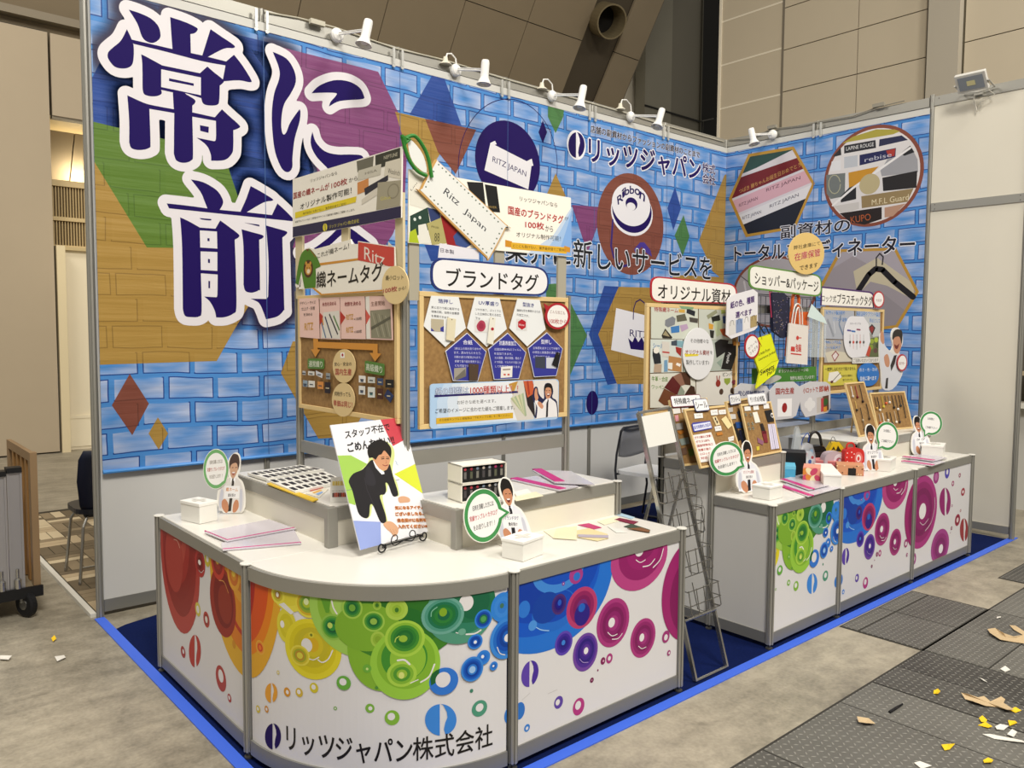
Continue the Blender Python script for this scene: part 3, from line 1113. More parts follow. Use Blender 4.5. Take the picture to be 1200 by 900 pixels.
B.poly([(642, 125), (652, 121.5), (661, 127), (660, 137), (651, 156), (642, 137)], bb('green2'))
B.poly([(651, 203), (641, 227), (652, 232), (663, 230)], bb('gold'))
B.poly([(670, 240), (708, 243), (688.5, 297)], bb('mag'))
B.poly([(849, 205), (819, 282), (835, 318), (850, 330), (862, 340), (862, 200)], bb('gold'))
B.poly([(788, 322), (852, 325), (862, 345), (862, 352), (790, 345)], bb('gold'))
B.poly([(791, 219), (798, 244), (789, 270), (782, 244)], bb('blue'))
B.poly([(801, 252), (808, 277), (800, 300), (790.5, 276)], bb('green2'))
B.ell(740, 263, 39, 59.5, bb('maroon'), 48)
B.poly([(708, 335), (727, 336), (701, 392), (723, 449), (712, 451), (690, 392)], bb('blue'))
B.poly([(725, 336), (800, 338), (800, 450), (723, 450), (701, 392)], bb('gold'))
B.poly([(640, 333), (657, 332), (688, 393), (668, 440), (640, 440)], bb('green2'))
B.poly([(495, 280), (530, 286), (520, 306), (505, 306)], bb('blue'))
B.ell(694, 472, 7, 14, NAVY)
B.poly([(458, 380), (474, 372), (474, 470), (458, 460)], bb('maroon'))
# shopping bag motif
B.poly([(722, 361), (758, 370), (770, 373), (770, 424), (716, 410)], PAPER)
B.line([(742, 374), (742.5, 362), (745, 354), (750, 351), (755, 355), (758, 366), (758.5, 378)], 0.012, NAVY)
B.text('RITZ', (738, 386), (760, 389), (738, 394), NAVY)
B.poly([(736, 396), (741, 401), (744, 394), (748, 401), (752, 395), (755, 402), (760, 398), (757, 411), (739, 409)], NAVY)
# thread spool
B.ell(741, 249, 24.5, 27.5, PAPER, 40)
B.ell(741, 246.5, 23.2, 26.5, NAVY, 40)
B.ell(740, 240, 22.5, 25, PAPER, 40)
B.ell(740, 239, 7, 7.6, NAVY, 24)
B.ell(739.5, 242, 5.2, 4.6, PAPER, 20)
for ch, (x, y, w_, h_, sk) in zip('Ribbon', [(723, 231, 6, 9, -6), (728.5, 223.5, 3, 9, -4), (732, 220, 5, 9, -2), (738, 218, 5, 9, 0), (744, 220, 6, 7, 3), (750, 224, 6, 8, 5)]):
	B.text(ch, (x, y), (x + w_, y + sk * 0.9), (x - sk * 0.2, y + h_), NAVY, 0.03)
B.line([(718, 258), (717, 275), (716, 288), (719, 301), (725, 309), (731, 312), (737, 310)], 0.022, mat('#33206e'))
B.poly([(743, 292), (750, 284), (755, 284), (762, 293), (764, 301), (757, 296), (752, 289), (745, 297)], mat('#43308a'))
# company mark and name
WH_ = mat('#eceaf0', 0.45)

def logo(S, x, y, rx, ry, col, bg=None, border=0.0):
	"""round leaf mark: two halves parted by a white slit"""
	if border:
		S.ell(x, y, rx * (1 + border), ry * (1 + border), bg or WH_, 32)
	n = 16
	L_ = [(x - rx * math.cos(t), y - ry * math.sin(t)) for t in [math.pi / 2 - i * math.pi / n for i in range(n + 1)]]
	L_ = [(x - abs(rx * math.cos(-math.pi / 2 + math.pi * i / n)), y - ry * math.sin(-math.pi / 2 + math.pi * i / n)) for i in range(n + 1)]
	L_ = [(min(px, x - rx * 0.06), py) for px, py in L_]
	S.poly(L_, col)
	R_ = [(x + rx * math.cos(t), y + ry * math.sin(t)) for t in [-math.pi / 2 + i * (math.pi * 0.86) / n for i in range(n + 1)]]
	R_ += [(x + rx * 0.30, y + ry * 0.93), (x + rx * 0.20, y + ry * 0.6), (x + rx * 0.28, y + ry * 0.2), (x + rx * 0.42, y - ry * 0.15), (x + rx * 0.38, y - ry * 0.5), (x + rx * 0.16, y - ry * 0.92)]
	S.poly(R_, col)

logo(B, 675.5, 170, 9.6, 15, NAVY, WH_, 0.16)
B.text('店舗の副資材からファッションの副資材のことまで', (692, 146.5), (820, 178), (692, 155), mat('#120a24'), 0.03, (WH_, 0.05))
B.text('リッツジャパン', (690, 161), (821, 187), (690, 190), NAVY, 0.025, (WH_, 0.065))
B.text('株式', (823, 190), (838, 193.5), (823, 201.5), NAVY, 0.02, (WH_, 0.06))
B.text('会社', (823, 203), (838, 206), (823, 214.5), NAVY, 0.02, (WH_, 0.06))
B.text('業界に新しいサービスを', (592, 270), (834, 301), (592, 306), BLACK, 0.01, (mat('#d8dce6'), 0.04))

# the huge characters: outlines (a third value 1 is a sharp corner)
def z(x0, y0, s, pts):
	return [(x0 + p[0] / s, y0 + p[1] / s) + tuple(p[2:]) for p in pts]

STROKES = []
A = STROKES.append
# 常
A(z(100, 0, 6, [(305, 68, 1), (380, 92), (460, 130), (510, 180), (528, 235), (520, 275), (475, 302), (425, 288), (395, 250), (365, 165)]))
A(z(100, 0, 6, [(292, 205, 1), (325, 275), (340, 330), (338, 420), (320, 465), (270, 482), (205, 468), (160, 410), (160, 370), (190, 338), (250, 285)]))
A(z(100, 0, 6, [(325, 278, 1), (612, 345, 1), (596, 120, 1), (700, 155), (775, 190), (790, 208), (770, 232), (738, 240, 1), (742, 373, 1), (822, 390, 1), (850, 300), (880, 205, 1), (960, 260), (1045, 318), (1040, 338), (975, 342), (862, 400, 1), (990, 432, 1), (1045, 385, 1), (1100, 455), (1165, 560), (1155, 578), (1080, 565), (965, 572, 1), (985, 460, 1), (820, 430), (560, 362), (338, 308, 1)]))
A(z(100, 0, 6, [(392, 382, 1), (430, 400), (540, 460, 1), (805, 515, 1), (858, 468, 1), (900, 505), (968, 560), (970, 580), (945, 602, 1), (942, 700), (930, 735), (880, 742), (830, 730), (815, 690, 1), (700, 655), (768, 700), (770, 725), (752, 742, 1), (752, 790, 1), (910, 825, 1), (960, 768, 1), (1010, 815), (1082, 880), (1080, 900), (1040, 915, 1), (1040, 1030), (1030, 1080), (980, 1125), (885, 1130, 1), (880, 1080), (850, 1020), (782, 968, 1), (905, 993, 1), (918, 975), (918, 850, 1), (752, 820, 1), (757, 1080), (745, 1128), (690, 1145), (640, 1128), (622, 1080, 1), (625, 795, 1), (450, 765, 1), (458, 1000), (448, 1040), (385, 1055), (325, 1042), (308, 1000, 1), (308, 850), (295, 670, 1), (370, 705), (450, 735), (622, 768, 1), (615, 650, 1), (533, 632, 1), (535, 660), (500, 676), (450, 676), (412, 660), (402, 620, 1), (400, 450)]))
HOLES_W = [z(100, 0, 6, [(533, 487, 1), (812, 545, 1), (812, 670, 1), (533, 612, 1)])]
HOLES_K = [z(100, 0, 6, [(588, 550, 1), (762, 587, 1), (762, 605, 1), (588, 570, 1)]), z(100, 130, 6, [(805, 100, 1), (868, 112, 1), (866, 155, 1), (808, 140, 1)])]
# に
A(z(290, 40, 4.735, [(140, 98, 1), (215, 135), (258, 200), (268, 265), (240, 330), (205, 385), (190, 450), (188, 520), (198, 556), (215, 545), (235, 495), (275, 435), (292, 420), (290, 480), (262, 580), (250, 680), (248, 740), (225, 766), (190, 745), (155, 660), (140, 560), (135, 440), (148, 330), (175, 250), (175, 190)]))
A(z(290, 40, 4.735, [(355, 328, 1), (400, 285), (480, 256), (560, 262), (620, 295), (645, 340), (640, 360), (560, 366), (500, 375), (452, 402, 1), (462, 375), (495, 335), (480, 326), (420, 325)]))
A(z(290, 40, 4.735, [(360, 540, 1), (380, 600), (430, 650), (500, 668), (580, 668), (640, 680), (640, 760), (520, 800), (420, 720), (370, 660), (350, 600)]))
# 前
A(z(180, 190, 6, [(262, 122, 1), (350, 142), (440, 195), (480, 250), (488, 290), (465, 335, 1), (600, 348), (612, 345, 1), (650, 260), (682, 168, 1), (750, 205), (835, 258), (830, 272), (770, 285), (655, 352, 1), (832, 372, 1), (870, 290, 1), (930, 345), (985, 405), (970, 415, 1), (780, 395), (108, 325, 1), (92, 290, 1), (230, 305), (378, 325, 1), (360, 280), (330, 210)]))
A(z(180, 190, 6, [(186, 388, 1), (245, 415), (325, 460, 1), (435, 468, 1), (468, 410, 1), (530, 455), (598, 508), (596, 530), (570, 545, 1), (578, 760), (582, 1020), (560, 1065), (500, 1090), (440, 1092, 1), (428, 1040), (395, 980), (355, 945, 1), (440, 950, 1), (448, 930), (450, 790, 1), (332, 782, 1), (338, 1040), (320, 1085), (265, 1090), (220, 1080), (205, 1030, 1), (200, 600)]))
A(z(180, 190, 6, [(618, 472, 1), (690, 492), (768, 515), (765, 535), (742, 545, 1), (748, 870), (740, 900), (690, 918), (645, 905), (632, 860, 1), (632, 600)]))
A(z(180, 190, 6, [(790, 445, 1), (860, 465), (935, 488), (930, 510), (905, 530, 1), (918, 1000), (915, 1040), (870, 1085), (790, 1105, 1), (770, 1050), (740, 990), (682, 960, 1), (795, 962, 1), (805, 945, 1), (808, 700)]))
HOLES_W += [z(180, 190, 6, [(325, 480, 1), (445, 488, 1), (448, 608, 1), (328, 600, 1)]), z(180, 190, 6, [(330, 628, 1), (448, 632, 1), (448, 765, 1), (332, 758, 1)])]
HOLES_K += [z(180, 190, 6, [(378, 535, 1), (393, 535, 1), (393, 557, 1), (378, 555, 1)]), z(180, 190, 6, [(382, 680, 1), (396, 682, 1), (396, 710, 1), (382, 708, 1)]), z(180, 190, 6, [(385, 835, 1), (397, 836, 1), (397, 888, 1), (385, 886, 1)]),
			z(180, 190, 6, [(322, 393, 1), (405, 400, 1), (400, 410), (340, 404)]), z(180, 190, 6, [(635, 425, 1), (742, 440, 1), (745, 453, 1)])]
# へ (mostly hidden behind the signs)
A(z(330, 150, 6, [(130, 880, 1), (220, 850), (330, 770), (400, 705), (470, 700), (560, 760), (640, 830), (560, 860), (470, 760), (430, 745), (330, 830), (200, 905)]))

SEGS = []
for s in STROKES:
	P = [B.loc(x, y) for x, y in ms(s, 4)]
	SEGS += [(P[i - 1], P[i]) for i in range(len(P))]
# soft printed halo: a fine grid whose opacity follows the distance to the characters
gx0, gz0 = B.loc(104, 400)[0], 1.55
x_ = np.arange(-5.91, -3.6, 0.02)
z_ = np.arange(1.5, 3.5, 0.02)
GX, GZ = np.meshgrid(x_, z_)
D2 = np.full(GX.shape, 9.0)
for a, b_ in SEGS:
	ax_, az_ = a
	dx, dz_ = b_[0] - ax_, b_[1] - az_
	l2 = dx * dx + dz_ * dz_ + 1e-12
	t = np.clip(((GX - ax_) * dx + (GZ - az_) * dz_) / l2, 0, 1)
	D2 = np.minimum(D2, (GX - ax_ - t * dx) ** 2 + (GZ - az_ - t * dz_) ** 2)
DD = np.sqrt(D2)
WW = 0.050
AL = np.clip(1 - (DD - WW - 0.006) / 0.085, 0, 1) ** 1.4 * 0.93
me = bpy.data.meshes.new('halo')
nv = GX.size
vs = [(float(x) + 0, -0.0346, float(zz_)) for x, zz_ in zip(GX.ravel(), GZ.ravel())]
nx = len(x_)
fs = []
Af = AL.ravel()
for j in range(len(z_) - 1):
	for i in range(nx - 1):
		q = (j * nx + i, j * nx + i + 1, (j + 1) * nx + i + 1, (j + 1) * nx + i)
		if max(Af[k] for k in q) > 0.004:
			fs.append(q)
me.from_pydata(vs, [], fs)
at_ = me.attributes.new('halo', 'FLOAT', 'POINT')
at_.data.foreach_set('value', Af.astype(np.float32))

def halo(nt, b):
	a = N_(nt, 'ShaderNodeAttribute', attribute_name='halo')
	nt.links.new(a.outputs['Fac'], b.inputs['Alpha'])
	b.inputs['Base Color'].default_value = rgb('#1c0b38')
	b.inputs['Roughness'].default_value = 0.5

me.materials.append(shade_mat('halo', halo))
ho = bpy.data.objects.new('halo', me)
COL.objects.link(ho)
ho.parent = b1
# one sheet layer further out for the characters
BC = Sheet((0, -0.0352, 0), (1, 0, 0), (0, 0, 1), bounds=(-5.915, 0.826, -0.024, 3.452), parent=b1, name='lettering')
VIOL = mat('#1c0a55', 0.6, spec=0.12)
LW = mat('#dcd8dc', 0.42)
# white surround: everything nearer than WW to a character outline (contour of a fine distance field)
st = 0.008
x_ = np.arange(-5.91, -3.6, st)
z_ = np.arange(1.5, 3.5, st)
GX, GZ = np.meshgrid(x_, z_)
D2 = np.full(GX.shape, 9.0)
for a, b_ in SEGS:
	ax_, az_ = a
	m = 0.08
	i0 = max(0, int((min(a[0], b_[0]) - m + 5.91) / st)); i1 = int((max(a[0], b_[0]) + m + 5.91) / st) + 2
	j0 = max(0, int((min(a[1], b_[1]) - m - 1.5) / st)); j1 = int((max(a[1], b_[1]) + m - 1.5) / st) + 2
	if j1 <= 0 or i1 <= 0:
		continue
	gx, gz = GX[j0:j1, i0:i1], GZ[j0:j1, i0:i1]
	if gx.size == 0:
		continue
	dx, dz_ = b_[0] - ax_, b_[1] - az_
	t = np.clip(((gx - ax_) * dx + (gz - az_) * dz_) / (dx * dx + dz_ * dz_ + 1e-12), 0, 1)
	D2[j0:j1, i0:i1] = np.minimum(D2[j0:j1, i0:i1], (gx - ax_ - t * dx) ** 2 + (gz - az_ - t * dz_) ** 2)
FLD = WW - np.sqrt(D2)
vs, fs = [], []
fin = FLD > 0
for j in range(FLD.shape[0] - 1):
	run = None
	for i in range(FLD.shape[1] - 1):
		c4 = (fin[j, i], fin[j, i + 1], fin[j + 1, i + 1], fin[j + 1, i])
		full = all(c4)
		if full:
			if run is None:
				run = i
			continue
		if run is not None:
			vs += [(x_[run], z_[j]), (x_[i], z_[j]), (x_[i], z_[j + 1]), (x_[run], z_[j + 1])]
			fs.append(range(len(vs) - 4, len(vs)))
			run = None
		if not any(c4):
			continue
		P4 = [(x_[i], z_[j], FLD[j, i]), (x_[i + 1], z_[j], FLD[j, i + 1]), (x_[i + 1], z_[j + 1], FLD[j + 1, i + 1]), (x_[i], z_[j + 1], FLD[j + 1, i])]
		q = []
		for k in range(4):
			u, v = P4[k - 1], P4[k]
			if (u[2] > 0) != (v[2] > 0):
				t = u[2] / (u[2] - v[2])
				q.append((u[0] + (v[0] - u[0]) * t, u[1] + (v[1] - u[1]) * t))
			if v[2] > 0:
				q.append((v[0], v[1]))
		if len(q) >= 3:
			vs += q
			fs.append(range(len(vs) - len(q), len(vs)))
me = bpy.data.meshes.new('lettering_surround')
me.from_pydata([(float(a), -0.0355, float(b_)) for a, b_ in vs], [], [tuple(f) for f in fs])
me.materials.append(LW)
ho = bpy.data.objects.new('lettering_surround', me)
COL.objects.link(ho)
ho.parent = b1
for s in STROKES:
	BC.poly(ms(s, 4), VIOL)
for s in HOLES_W:
	BC.poly(s, LW)
for s in HOLES_K:
	BC.poly(ms(s, 4), VIOL)
# panel seams of the banner
for k in range(1, 6):
	x = -M0 * k
	BC.line([(x, 0.83), (x, 3.45)], 0.004, mat('#3d5e94', 0.5), local=True, rnd=False)

# ---- side banner
b2 = MB().box(-0.034, -2.0, 0.825, -0.030, -0.036, 3.46).build('banner', BM[('base', 1)])
set_props(b2, 'blue brick-print banner with hexagon and circle photographs covering the right side wall', 'banner', 'printed wall banners')
MB().box(-0.0365, -2.0, 3.45, -0.0345, -0.036, 3.50).build('hem', mat('#c9c8c2', 0.5), b2)
MB().tube([(-0.036, -2.0, 0.812), (-0.036, -0.04, 0.815)], 0.011, 8).build('bottom_sleeve', mat('#4f93da', 0.3), b2)
W = Sheet((-0.034, 0, 0), (0, -1, 0), (0, 0, 1), bounds=(0.036, 0.826, 2.0, 3.452), parent=b2)

def hexband(S, hexa, bands):
	"""diagonal ribbons inside a hexagon: each band is clipped to the hexagon"""
	H = [S.loc(*p) for p in hexa]

	def inside(poly):
		# clip poly by convex H (any orientation)
		area = sum(H[i - 1][0] * H[i][1] - H[i][0] * H[i - 1][1] for i in range(len(H)))
		sg = 1 if area > 0 else -1
		p = poly
		for i in range(len(H)):
			a, b_ = H[i - 1], H[i]
			out = []
			f = lambda q: sg * ((b_[0] - a[0]) * (q[1] - a[1]) - (b_[1] - a[1]) * (q[0] - a[0]))
			for j in range(len(p)):
				u, v = p[j - 1], p[j]
				fu, fv = f(u), f(v)
				if (fu >= 0) != (fv >= 0):
					t = fu / (fu - fv)
					out.append((u[0] + (v[0] - u[0]) * t, u[1] + (v[1] - u[1]) * t))
				if fv >= 0:
					out.append(v)
			p = out
			if len(p) < 3:
				return None
		return p
	for pts, col in bands:
		q = inside([S.loc(*p) for p in pts])
		if q:
			S.poly(q, col, local=True)

G_ = mat('#b58a35', 0.45)
hx = [(877, 180.5), (930, 171.5), (955, 215), (932, 268), (874, 278), (854, 233)]
W.poly(hx, G_)
cx_, cy_ = 905, 225
hi = [(cx_ + (x - cx_) * 0.93, cy_ + (y - cy_) * 0.93) for x, y in hx]
W.poly(hi, mat('#cfc9cf'))
hexband(W, hi, [
	([(850, 215), (960, 160), (960, 150), (850, 170)], mat('#2c4a44')),
	([(850, 212), (960, 166), (960, 187), (850, 232)], mat('#d2ccd0')),
	([(850, 214), (960, 176), (960, 190), (850, 236)], mat('#6f1d23')),
	([(850, 239), (960, 193), (960, 210), (850, 256)], mat('#cfa3ae')),
	([(850, 259), (960, 213), (960, 231), (850, 273)], mat('#d9d7da')),
	([(850, 272), (960, 226), (960, 300), (850, 300)], mat('#1b1e2a'))])
W.text('つばき 勝ちゃんお誕生日おめでとう', (866, 222), (938, 190), (866.5, 227), mat('#c79a55'))
W.text('RITZ JAPAN', (898, 221), (938, 206), (898, 226), mat('#5b3a48'))
W.text('RITZ JAPAN', (866, 239), (888, 230), (866, 244), mat('#5b3a48'))
W.text('RITZ JAPAN', (902, 240), (936, 226), (902, 245), mat('#33304a'))
W.text('RITZ JAPAN', (870, 254), (892, 246), (870, 259), mat('#33304a'))
# circle of woven labels
W.ell(1021.5, 206.5, 58, 59, mat('#7f4434'), 56)
W.ell(1021.5, 206.5, 54, 55, mat('#d6d2d2'), 56)
K = lambda pts: z(800, 0, 3, pts)
W.poly(K([(560, 505), (600, 480), (680, 455), (745, 455), (765, 462), (740, 472), (590, 498)]), mat('#a59a3d'))
for pts, c in [([(568, 512), (678, 492), (680, 520), (568, 540)], '#26262c'), ([(692, 490), (770, 476), (792, 492), (690, 515)], '#232748'),
               ([(622, 545), (750, 520), (748, 552), (622, 582)], '#1d2050'), ([(715, 530), (748, 522), (745, 548), (725, 552)], '#a3342a'),
               ([(532, 545), (556, 520), (558, 545), (530, 552)], '#2a2a2e'), ([(568, 552), (615, 545), (615, 585), (568, 592)], '#b7bbc2'), ([(524, 568), (556, 562), (556, 598), (520, 602)], '#d9d9dc'),
               ([(583, 607), (690, 585), (650, 625), (585, 670)], '#c08a28'), ([(505, 615), (572, 608), (570, 690), (520, 700), (506, 680)], '#6d7271'),
               ([(720, 560), (810, 530), (826, 560), (828, 605), (700, 620), (695, 600)], '#9a9a9f'), ([(702, 625), (825, 600), (822, 660), (705, 672)], '#221f20'),
               ([(556, 690), (585, 660), (610, 650), (610, 700), (556, 712)], '#202024'), ([(628, 690), (812, 662), (790, 710), (630, 732)], '#8e7a55'),
               ([(530, 725), (620, 710), (620, 735), (560, 750)], '#c4c0bd'), ([(552, 750), (700, 728), (700, 770), (640, 790), (590, 782)], '#221816'), ([(710, 730), (785, 715), (740, 760), (710, 765)], '#b08a74'),
               ([(765, 540), (800, 512), (815, 535), (780, 548)], '#1c1c20')]:
	W.poly(K(pts), mat(c))
W.line(K([(528, 722), (600, 660), (700, 590), (800, 520)]), 0.02, mat('#e4e1e1'))
W.ell(800 + 657 / 3, 647 / 3, 12, 12, mat('#b5a882'), 28)
W.text('LAPINE ROUGE', K([(575, 517)])[0], K([(672, 500)])[0], K([(575, 530)])[0], mat('#d9d9d9'))
W.text('M.F.L Guard', K([(665, 702)])[0], K([(795, 682)])[0], K([(665, 722)])[0], mat('#d9cba8'))
W.text('KUPO', K([(590, 762)])[0], K([(660, 750)])[0], K([(592, 785)])[0], mat('#a8552a'))
W.line([(978 + 7 * math.cos(t / 2), 216 + 11 * math.sin(t / 2)) for t in range(13)], 0.008, mat('#a9a68c'))
W.text('rebise', K([(640, 555)])[0], K([(735, 535)])[0], K([(640, 570)])[0], mat('#b9b9c9'))
# third circle, mostly behind the boards
W.ell(906, 342, 49, 42, mat('#7f4434'), 48)
W.ell(906, 342, 46, 39, mat('#a9a3a6'), 48)
W.line([(866, 322), (890, 340)], 0.01, mat('#5b565c'))
W.line([(872, 330), (880, 372)], 0.02, mat('#c9c4c6'))
# clothes hanger hexagon
hx = [(984, 292), (1050, 290), (1077, 342), (1052, 384), (984, 392), (958, 340)]
W.poly(hx, G_)
cx_, cy_ = 1018, 340
hi = [(cx_ + (x - cx_) * 0.93, cy_ + (y - cy_) * 0.93) for x, y in hx]
W.poly(hi, mat('#a29ba3'))
hexband(W, hi, [([(950, 330), (1000, 300), (1080, 345), (1080, 400), (950, 400)], mat('#958d92')),
				([(1000, 318), (1028, 302), (1070, 332), (1072, 352), (1040, 335), (1020, 330), (1005, 345)], mat('#bdb399')),
				([(1010, 345), (1030, 340), (1062, 365), (1040, 400), (1000, 400)], mat('#8b8489'))])
W.line([(1005, 342), (1018, 322), (1026, 315), (1034, 316), (1048, 330), (1070, 348)], 0.05, mat('#171316'))
W.line([(1027, 313), (1027, 302), (1031, 297), (1035, 301), (1034, 310)], 0.012, mat('#2a272b'))
DK = mat('#1b1722')
W.text('副資材の', (915, 265), (996, 255), (915, 280), DK, 0.02, (mat('#e2e2ea'), 0.055))
W.text('トータルコーディネーター', (861, 288), (1072, 274), (861, 307), DK, 0.02, (mat('#e2e2ea'), 0.055))
WC = W
W.line([(M0, 0.83), (M0, 3.44)], 0.004, mat('#3d5e94', 0.5), local=True, rnd=False)

# ---- arm spotlights clamped on the top rail
LAMPW = mat('#e9e8e4', 0.35)

def arm_lamp(disc, head_top, cone, ax, side, label):
	D = at(disc[0], disc[1], ax, -0.05)
	t = thing('arm_spotlight', label, 'spotlight', tuple(D), group='white arm spotlights along the banner top')
	out = Vector((0, -1, 0)) if ax == 'Y' else Vector((-1, 0, 0))
	MB().lathe(D, [(0.045, 0), (0.045, 0.02), (0.035, 0.032), (0.015, 0.04)], 20, out).build('clamp_disc', LAMPW, t)
	dist = 0.34
	H = at(head_top[0], head_top[1], ax, -0.05 - dist)
	C_ = at(cone[0], cone[1], ax, -0.05 - dist - 0.0)
	axd = (C_ - H).normalized()
	Ln = (C_ - H).length
	mid = H + (C_ - H) * 0.42
	MB().tube([D + out * 0.03, mid], 0.006, 8).tube([D + out * 0.03 + Vector((0, 0, 0.012)), mid + Vector((0, 0, 0.012))], 0.004, 6).build('arm', LAMPW, t)
	MB().lathe(H, [(0.001, 0), (0.026, 0.0), (0.029, Ln * 0.1), (0.029, Ln * 0.6), (0.03, Ln * 0.72), (0.052, Ln), (0.047, Ln), (0.025, Ln * 0.75)], 20, axd).build('lamp_head', LAMPW, t)
	MB().lathe(H, [(0.024, Ln * 0.78), (0.03, Ln * 0.86), (0.02, Ln * 0.93)], 16, axd).build('bulb', mat('#f4f1e6', 0.3), t)
	if side:
		s = side
		px = [(disc[0] + 2, disc[1] - 4), (disc[0] + 1, disc[1] - 14), (disc[0] - 4, disc[1] - 20), (disc[0] - 9, disc[1] - 20), (disc[0] - 11, disc[1] - 13)]
		P = [at(x, y, ax, -0.03) for x, y in px]
		MB().tube(P, 0.006, 6).build('cable_loop', LAMPW, t)
		MB().lathe(P[-1] + Vector((0, 0, 0.02)), [(0.015, 0), (0.02, -0.03), (0.045, -0.05), (0.048, -0.055)], 16).build('plug_cap', mat('#d8d2c0', 0.4), t)
	return t

arm_lamp((394, 42), (432, 24), (426, 53), 'Y', 0, 'white arm spotlight on the long banner top, nearest the left end')
arm_lamp((533, 83), (569, 71), (567, 99), 'Y', 1, 'white arm spotlight on the banner top above the hanging paper tag')
arm_lamp((646, 113), (684, 101), (679, 127), 'Y', 1, 'white arm spotlight on the banner top, left of the company name')
arm_lamp((738, 137), (776, 128), (770, 149), 'Y', 1, 'white arm spotlight on the back banner top nearest the corner')
arm_lamp((906, 158), (880, 151), (884, 169), 'X', 0, 'white arm spotlight on the right side banner above the label hexagon')
# wall ties where the panels meet
for k, (px, py) in enumerate([(306, 24), (466, 68), (592, 104), (694, 132), (780, 155), (958, 152)]):
	ax = 'X' if px > 900 else 'Y'
	P = at(px, py, ax, -0.045)
	e = Vector((1, 0, 0)) if ax == 'Y' else Vector((0, -1, 0))
	o_ = Vector((0, -0.012, 0)) if ax == 'Y' else Vector((-0.012, 0, 0))
	mb = MB()
	for s in (-1, 1):
		q = P + e * (0.035 * s)
		mb.obox(q - e * 0.008 + Vector((0, 0, -0.05)), e * 0.016, o_, Vector((0, 0, 0.11)))
		mb.lathe(q + Vector((0, 0, -0.06)), [(0.012, 0), (0.012, 0.01)], 10, o_)
	o = mb.build('banner_clip', mat('#c9c9c4', 0.3, 0.4))
	set_props(o, 'small clear clips ' + ['above the first huge kanji, nearest the left end', 'above the purple patch, right of the second huge character', 'over the thin ring around the navy circle', 'above the company name logo', 'nearest the wall corner on the long back wall', 'on the side banner top between hexagon and circle'][k], 'clip', 'clips along the banner tops')
# cable along the top
mb = MB()
pts = [at(x, y, 'Y', -0.02) for x, y in [(310, 14), (350, 21), (392, 32), (465, 57), (520, 70), (590, 92), (640, 106), (690, 120), (735, 133), (780, 147), (848, 166)]]
mb.tube(pts, 0.005, 6)
mb.obox(at(362, 28, 'Y', -0.03), (0.1, 0, 0), (0, -0.03, 0), (0, 0, 0.03))
o = mb.build('power_cable', mat('#bdb8a6', 0.5))
set_props(o, 'thin power cable running along the top rail of the back wall', 'cable')
mb = MB()
pts = [at(x, y, 'X', -0.03) for x, y in [(853, 164), (880, 162), (905, 151), (940, 147), (958, 143), (1000, 136), (1030, 125), (1060, 118)]]
mb.tube(pts, 0.005, 6)
mb.obox(at(901, 152, 'X', -0.03), (0, -0.09, 0), (-0.03, 0, 0), (0, 0, 0.03))
mb.obox(at(1024, 127, 'X', -0.03), (0, -0.1, 0), (-0.03, 0, 0), (0, 0, 0.03))
o = mb.build('power_cable', mat('#8f8a7c', 0.5))
set_props(o, 'thin power cable running along the top of the right side wall', 'cable')
# flood light over the white panel
fp = at(1146, 108, 'X', -0.04)
t = thing('flood_light', 'square white LED flood light bracketed on top of the plain white panel', 'flood light', tuple(fp))
hc_ = at(1138, 97, 'X', -0.22)
U_ = Vector((0, -1, 0)); Nn = Vector((-0.75, 0, -0.66)).normalized(); Vv = Nn.cross(U_) * -1
MB().obox(hc_ - U_ * 0.11 - Vv * 0.075, U_ * 0.22, Vv * 0.15, -Nn * 0.035).build('housing', mat('#cfcdc6', 0.4), t, bevel=0.004)
MB().obox(hc_ - U_ * 0.09 - Vv * 0.055 + Nn * 0.001, U_ * 0.18, Vv * 0.11, Nn * 0.002).build('glass', mat('#8f959c', 0.12), t)
MB().obox(hc_ - U_ * 0.03 - Vv * 0.02 + Nn * 0.0035, U_ * 0.06, Vv * 0.04, Nn * 0.001).build('led', mat('#d9d2a0', 0.3), t)
mb = MB().tube([hc_ - U_ * 0.12, fp - U_ * 0.12 + Vector((0, 0, 0.02)), fp - U_ * -0.0, fp + U_ * 0.12 + Vector((0, 0, 0.02)), hc_ + U_ * 0.12], 0.007, 6)
mb.obox(fp - U_ * 0.03 + Vector((0, 0, -0.02)), U_ * 0.06, (0.06, 0, 0), (0, 0, 0.035))
mb.build('bracket', mat('#b5b3ab', 0.4, 0.3), t)
MB().tube([fp + U_ * 0.08, fp + U_ * 0.13 + Vector((-.02, 0, -0.05)), fp + U_ * 0.03 + Vector((-.03, 0, -0.09)), fp + Vector((0, 0, -0.15)), fp + U_ * -0.03 + Vector((0, 0, -0.04))], 0.004, 6).build('cable', mat('#c9c5b8', 0.5), t)

# ================================================================== COUNTERS
HC = 0.748
XA, YA, YB, XC, YC, XD = -5.905, -0.965, -1.976, -5.198, -2.683, -4.205
XE, XF, XG, XH, YE2 = -3.457, -2.75, -1.765, -0.78, -2.687
RC = 0.707
GW = mat('#dbd9da', 0.35)

def foot(x, y, parent):
	return MB().lathe((x, y, 0.005), [(0.018, 0), (0.018, 0.006), (0.007, 0.008), (0.007, 0.03)], 12).build('foot', mat('#55534e', 0.4, 0.5), parent)

def cpost(x, y, z1, parent, z0=0.03):
	post(x, y, z0, z1, parent)
	if z0 < 0.1:
		foot(x, y, parent)
	MB().lathe((x, y, z1), [(0.024, 0), (0.024, 0.004), (0.02, 0.006)], 16).build('post_cap', mat('#dcdad2', 0.4), parent)

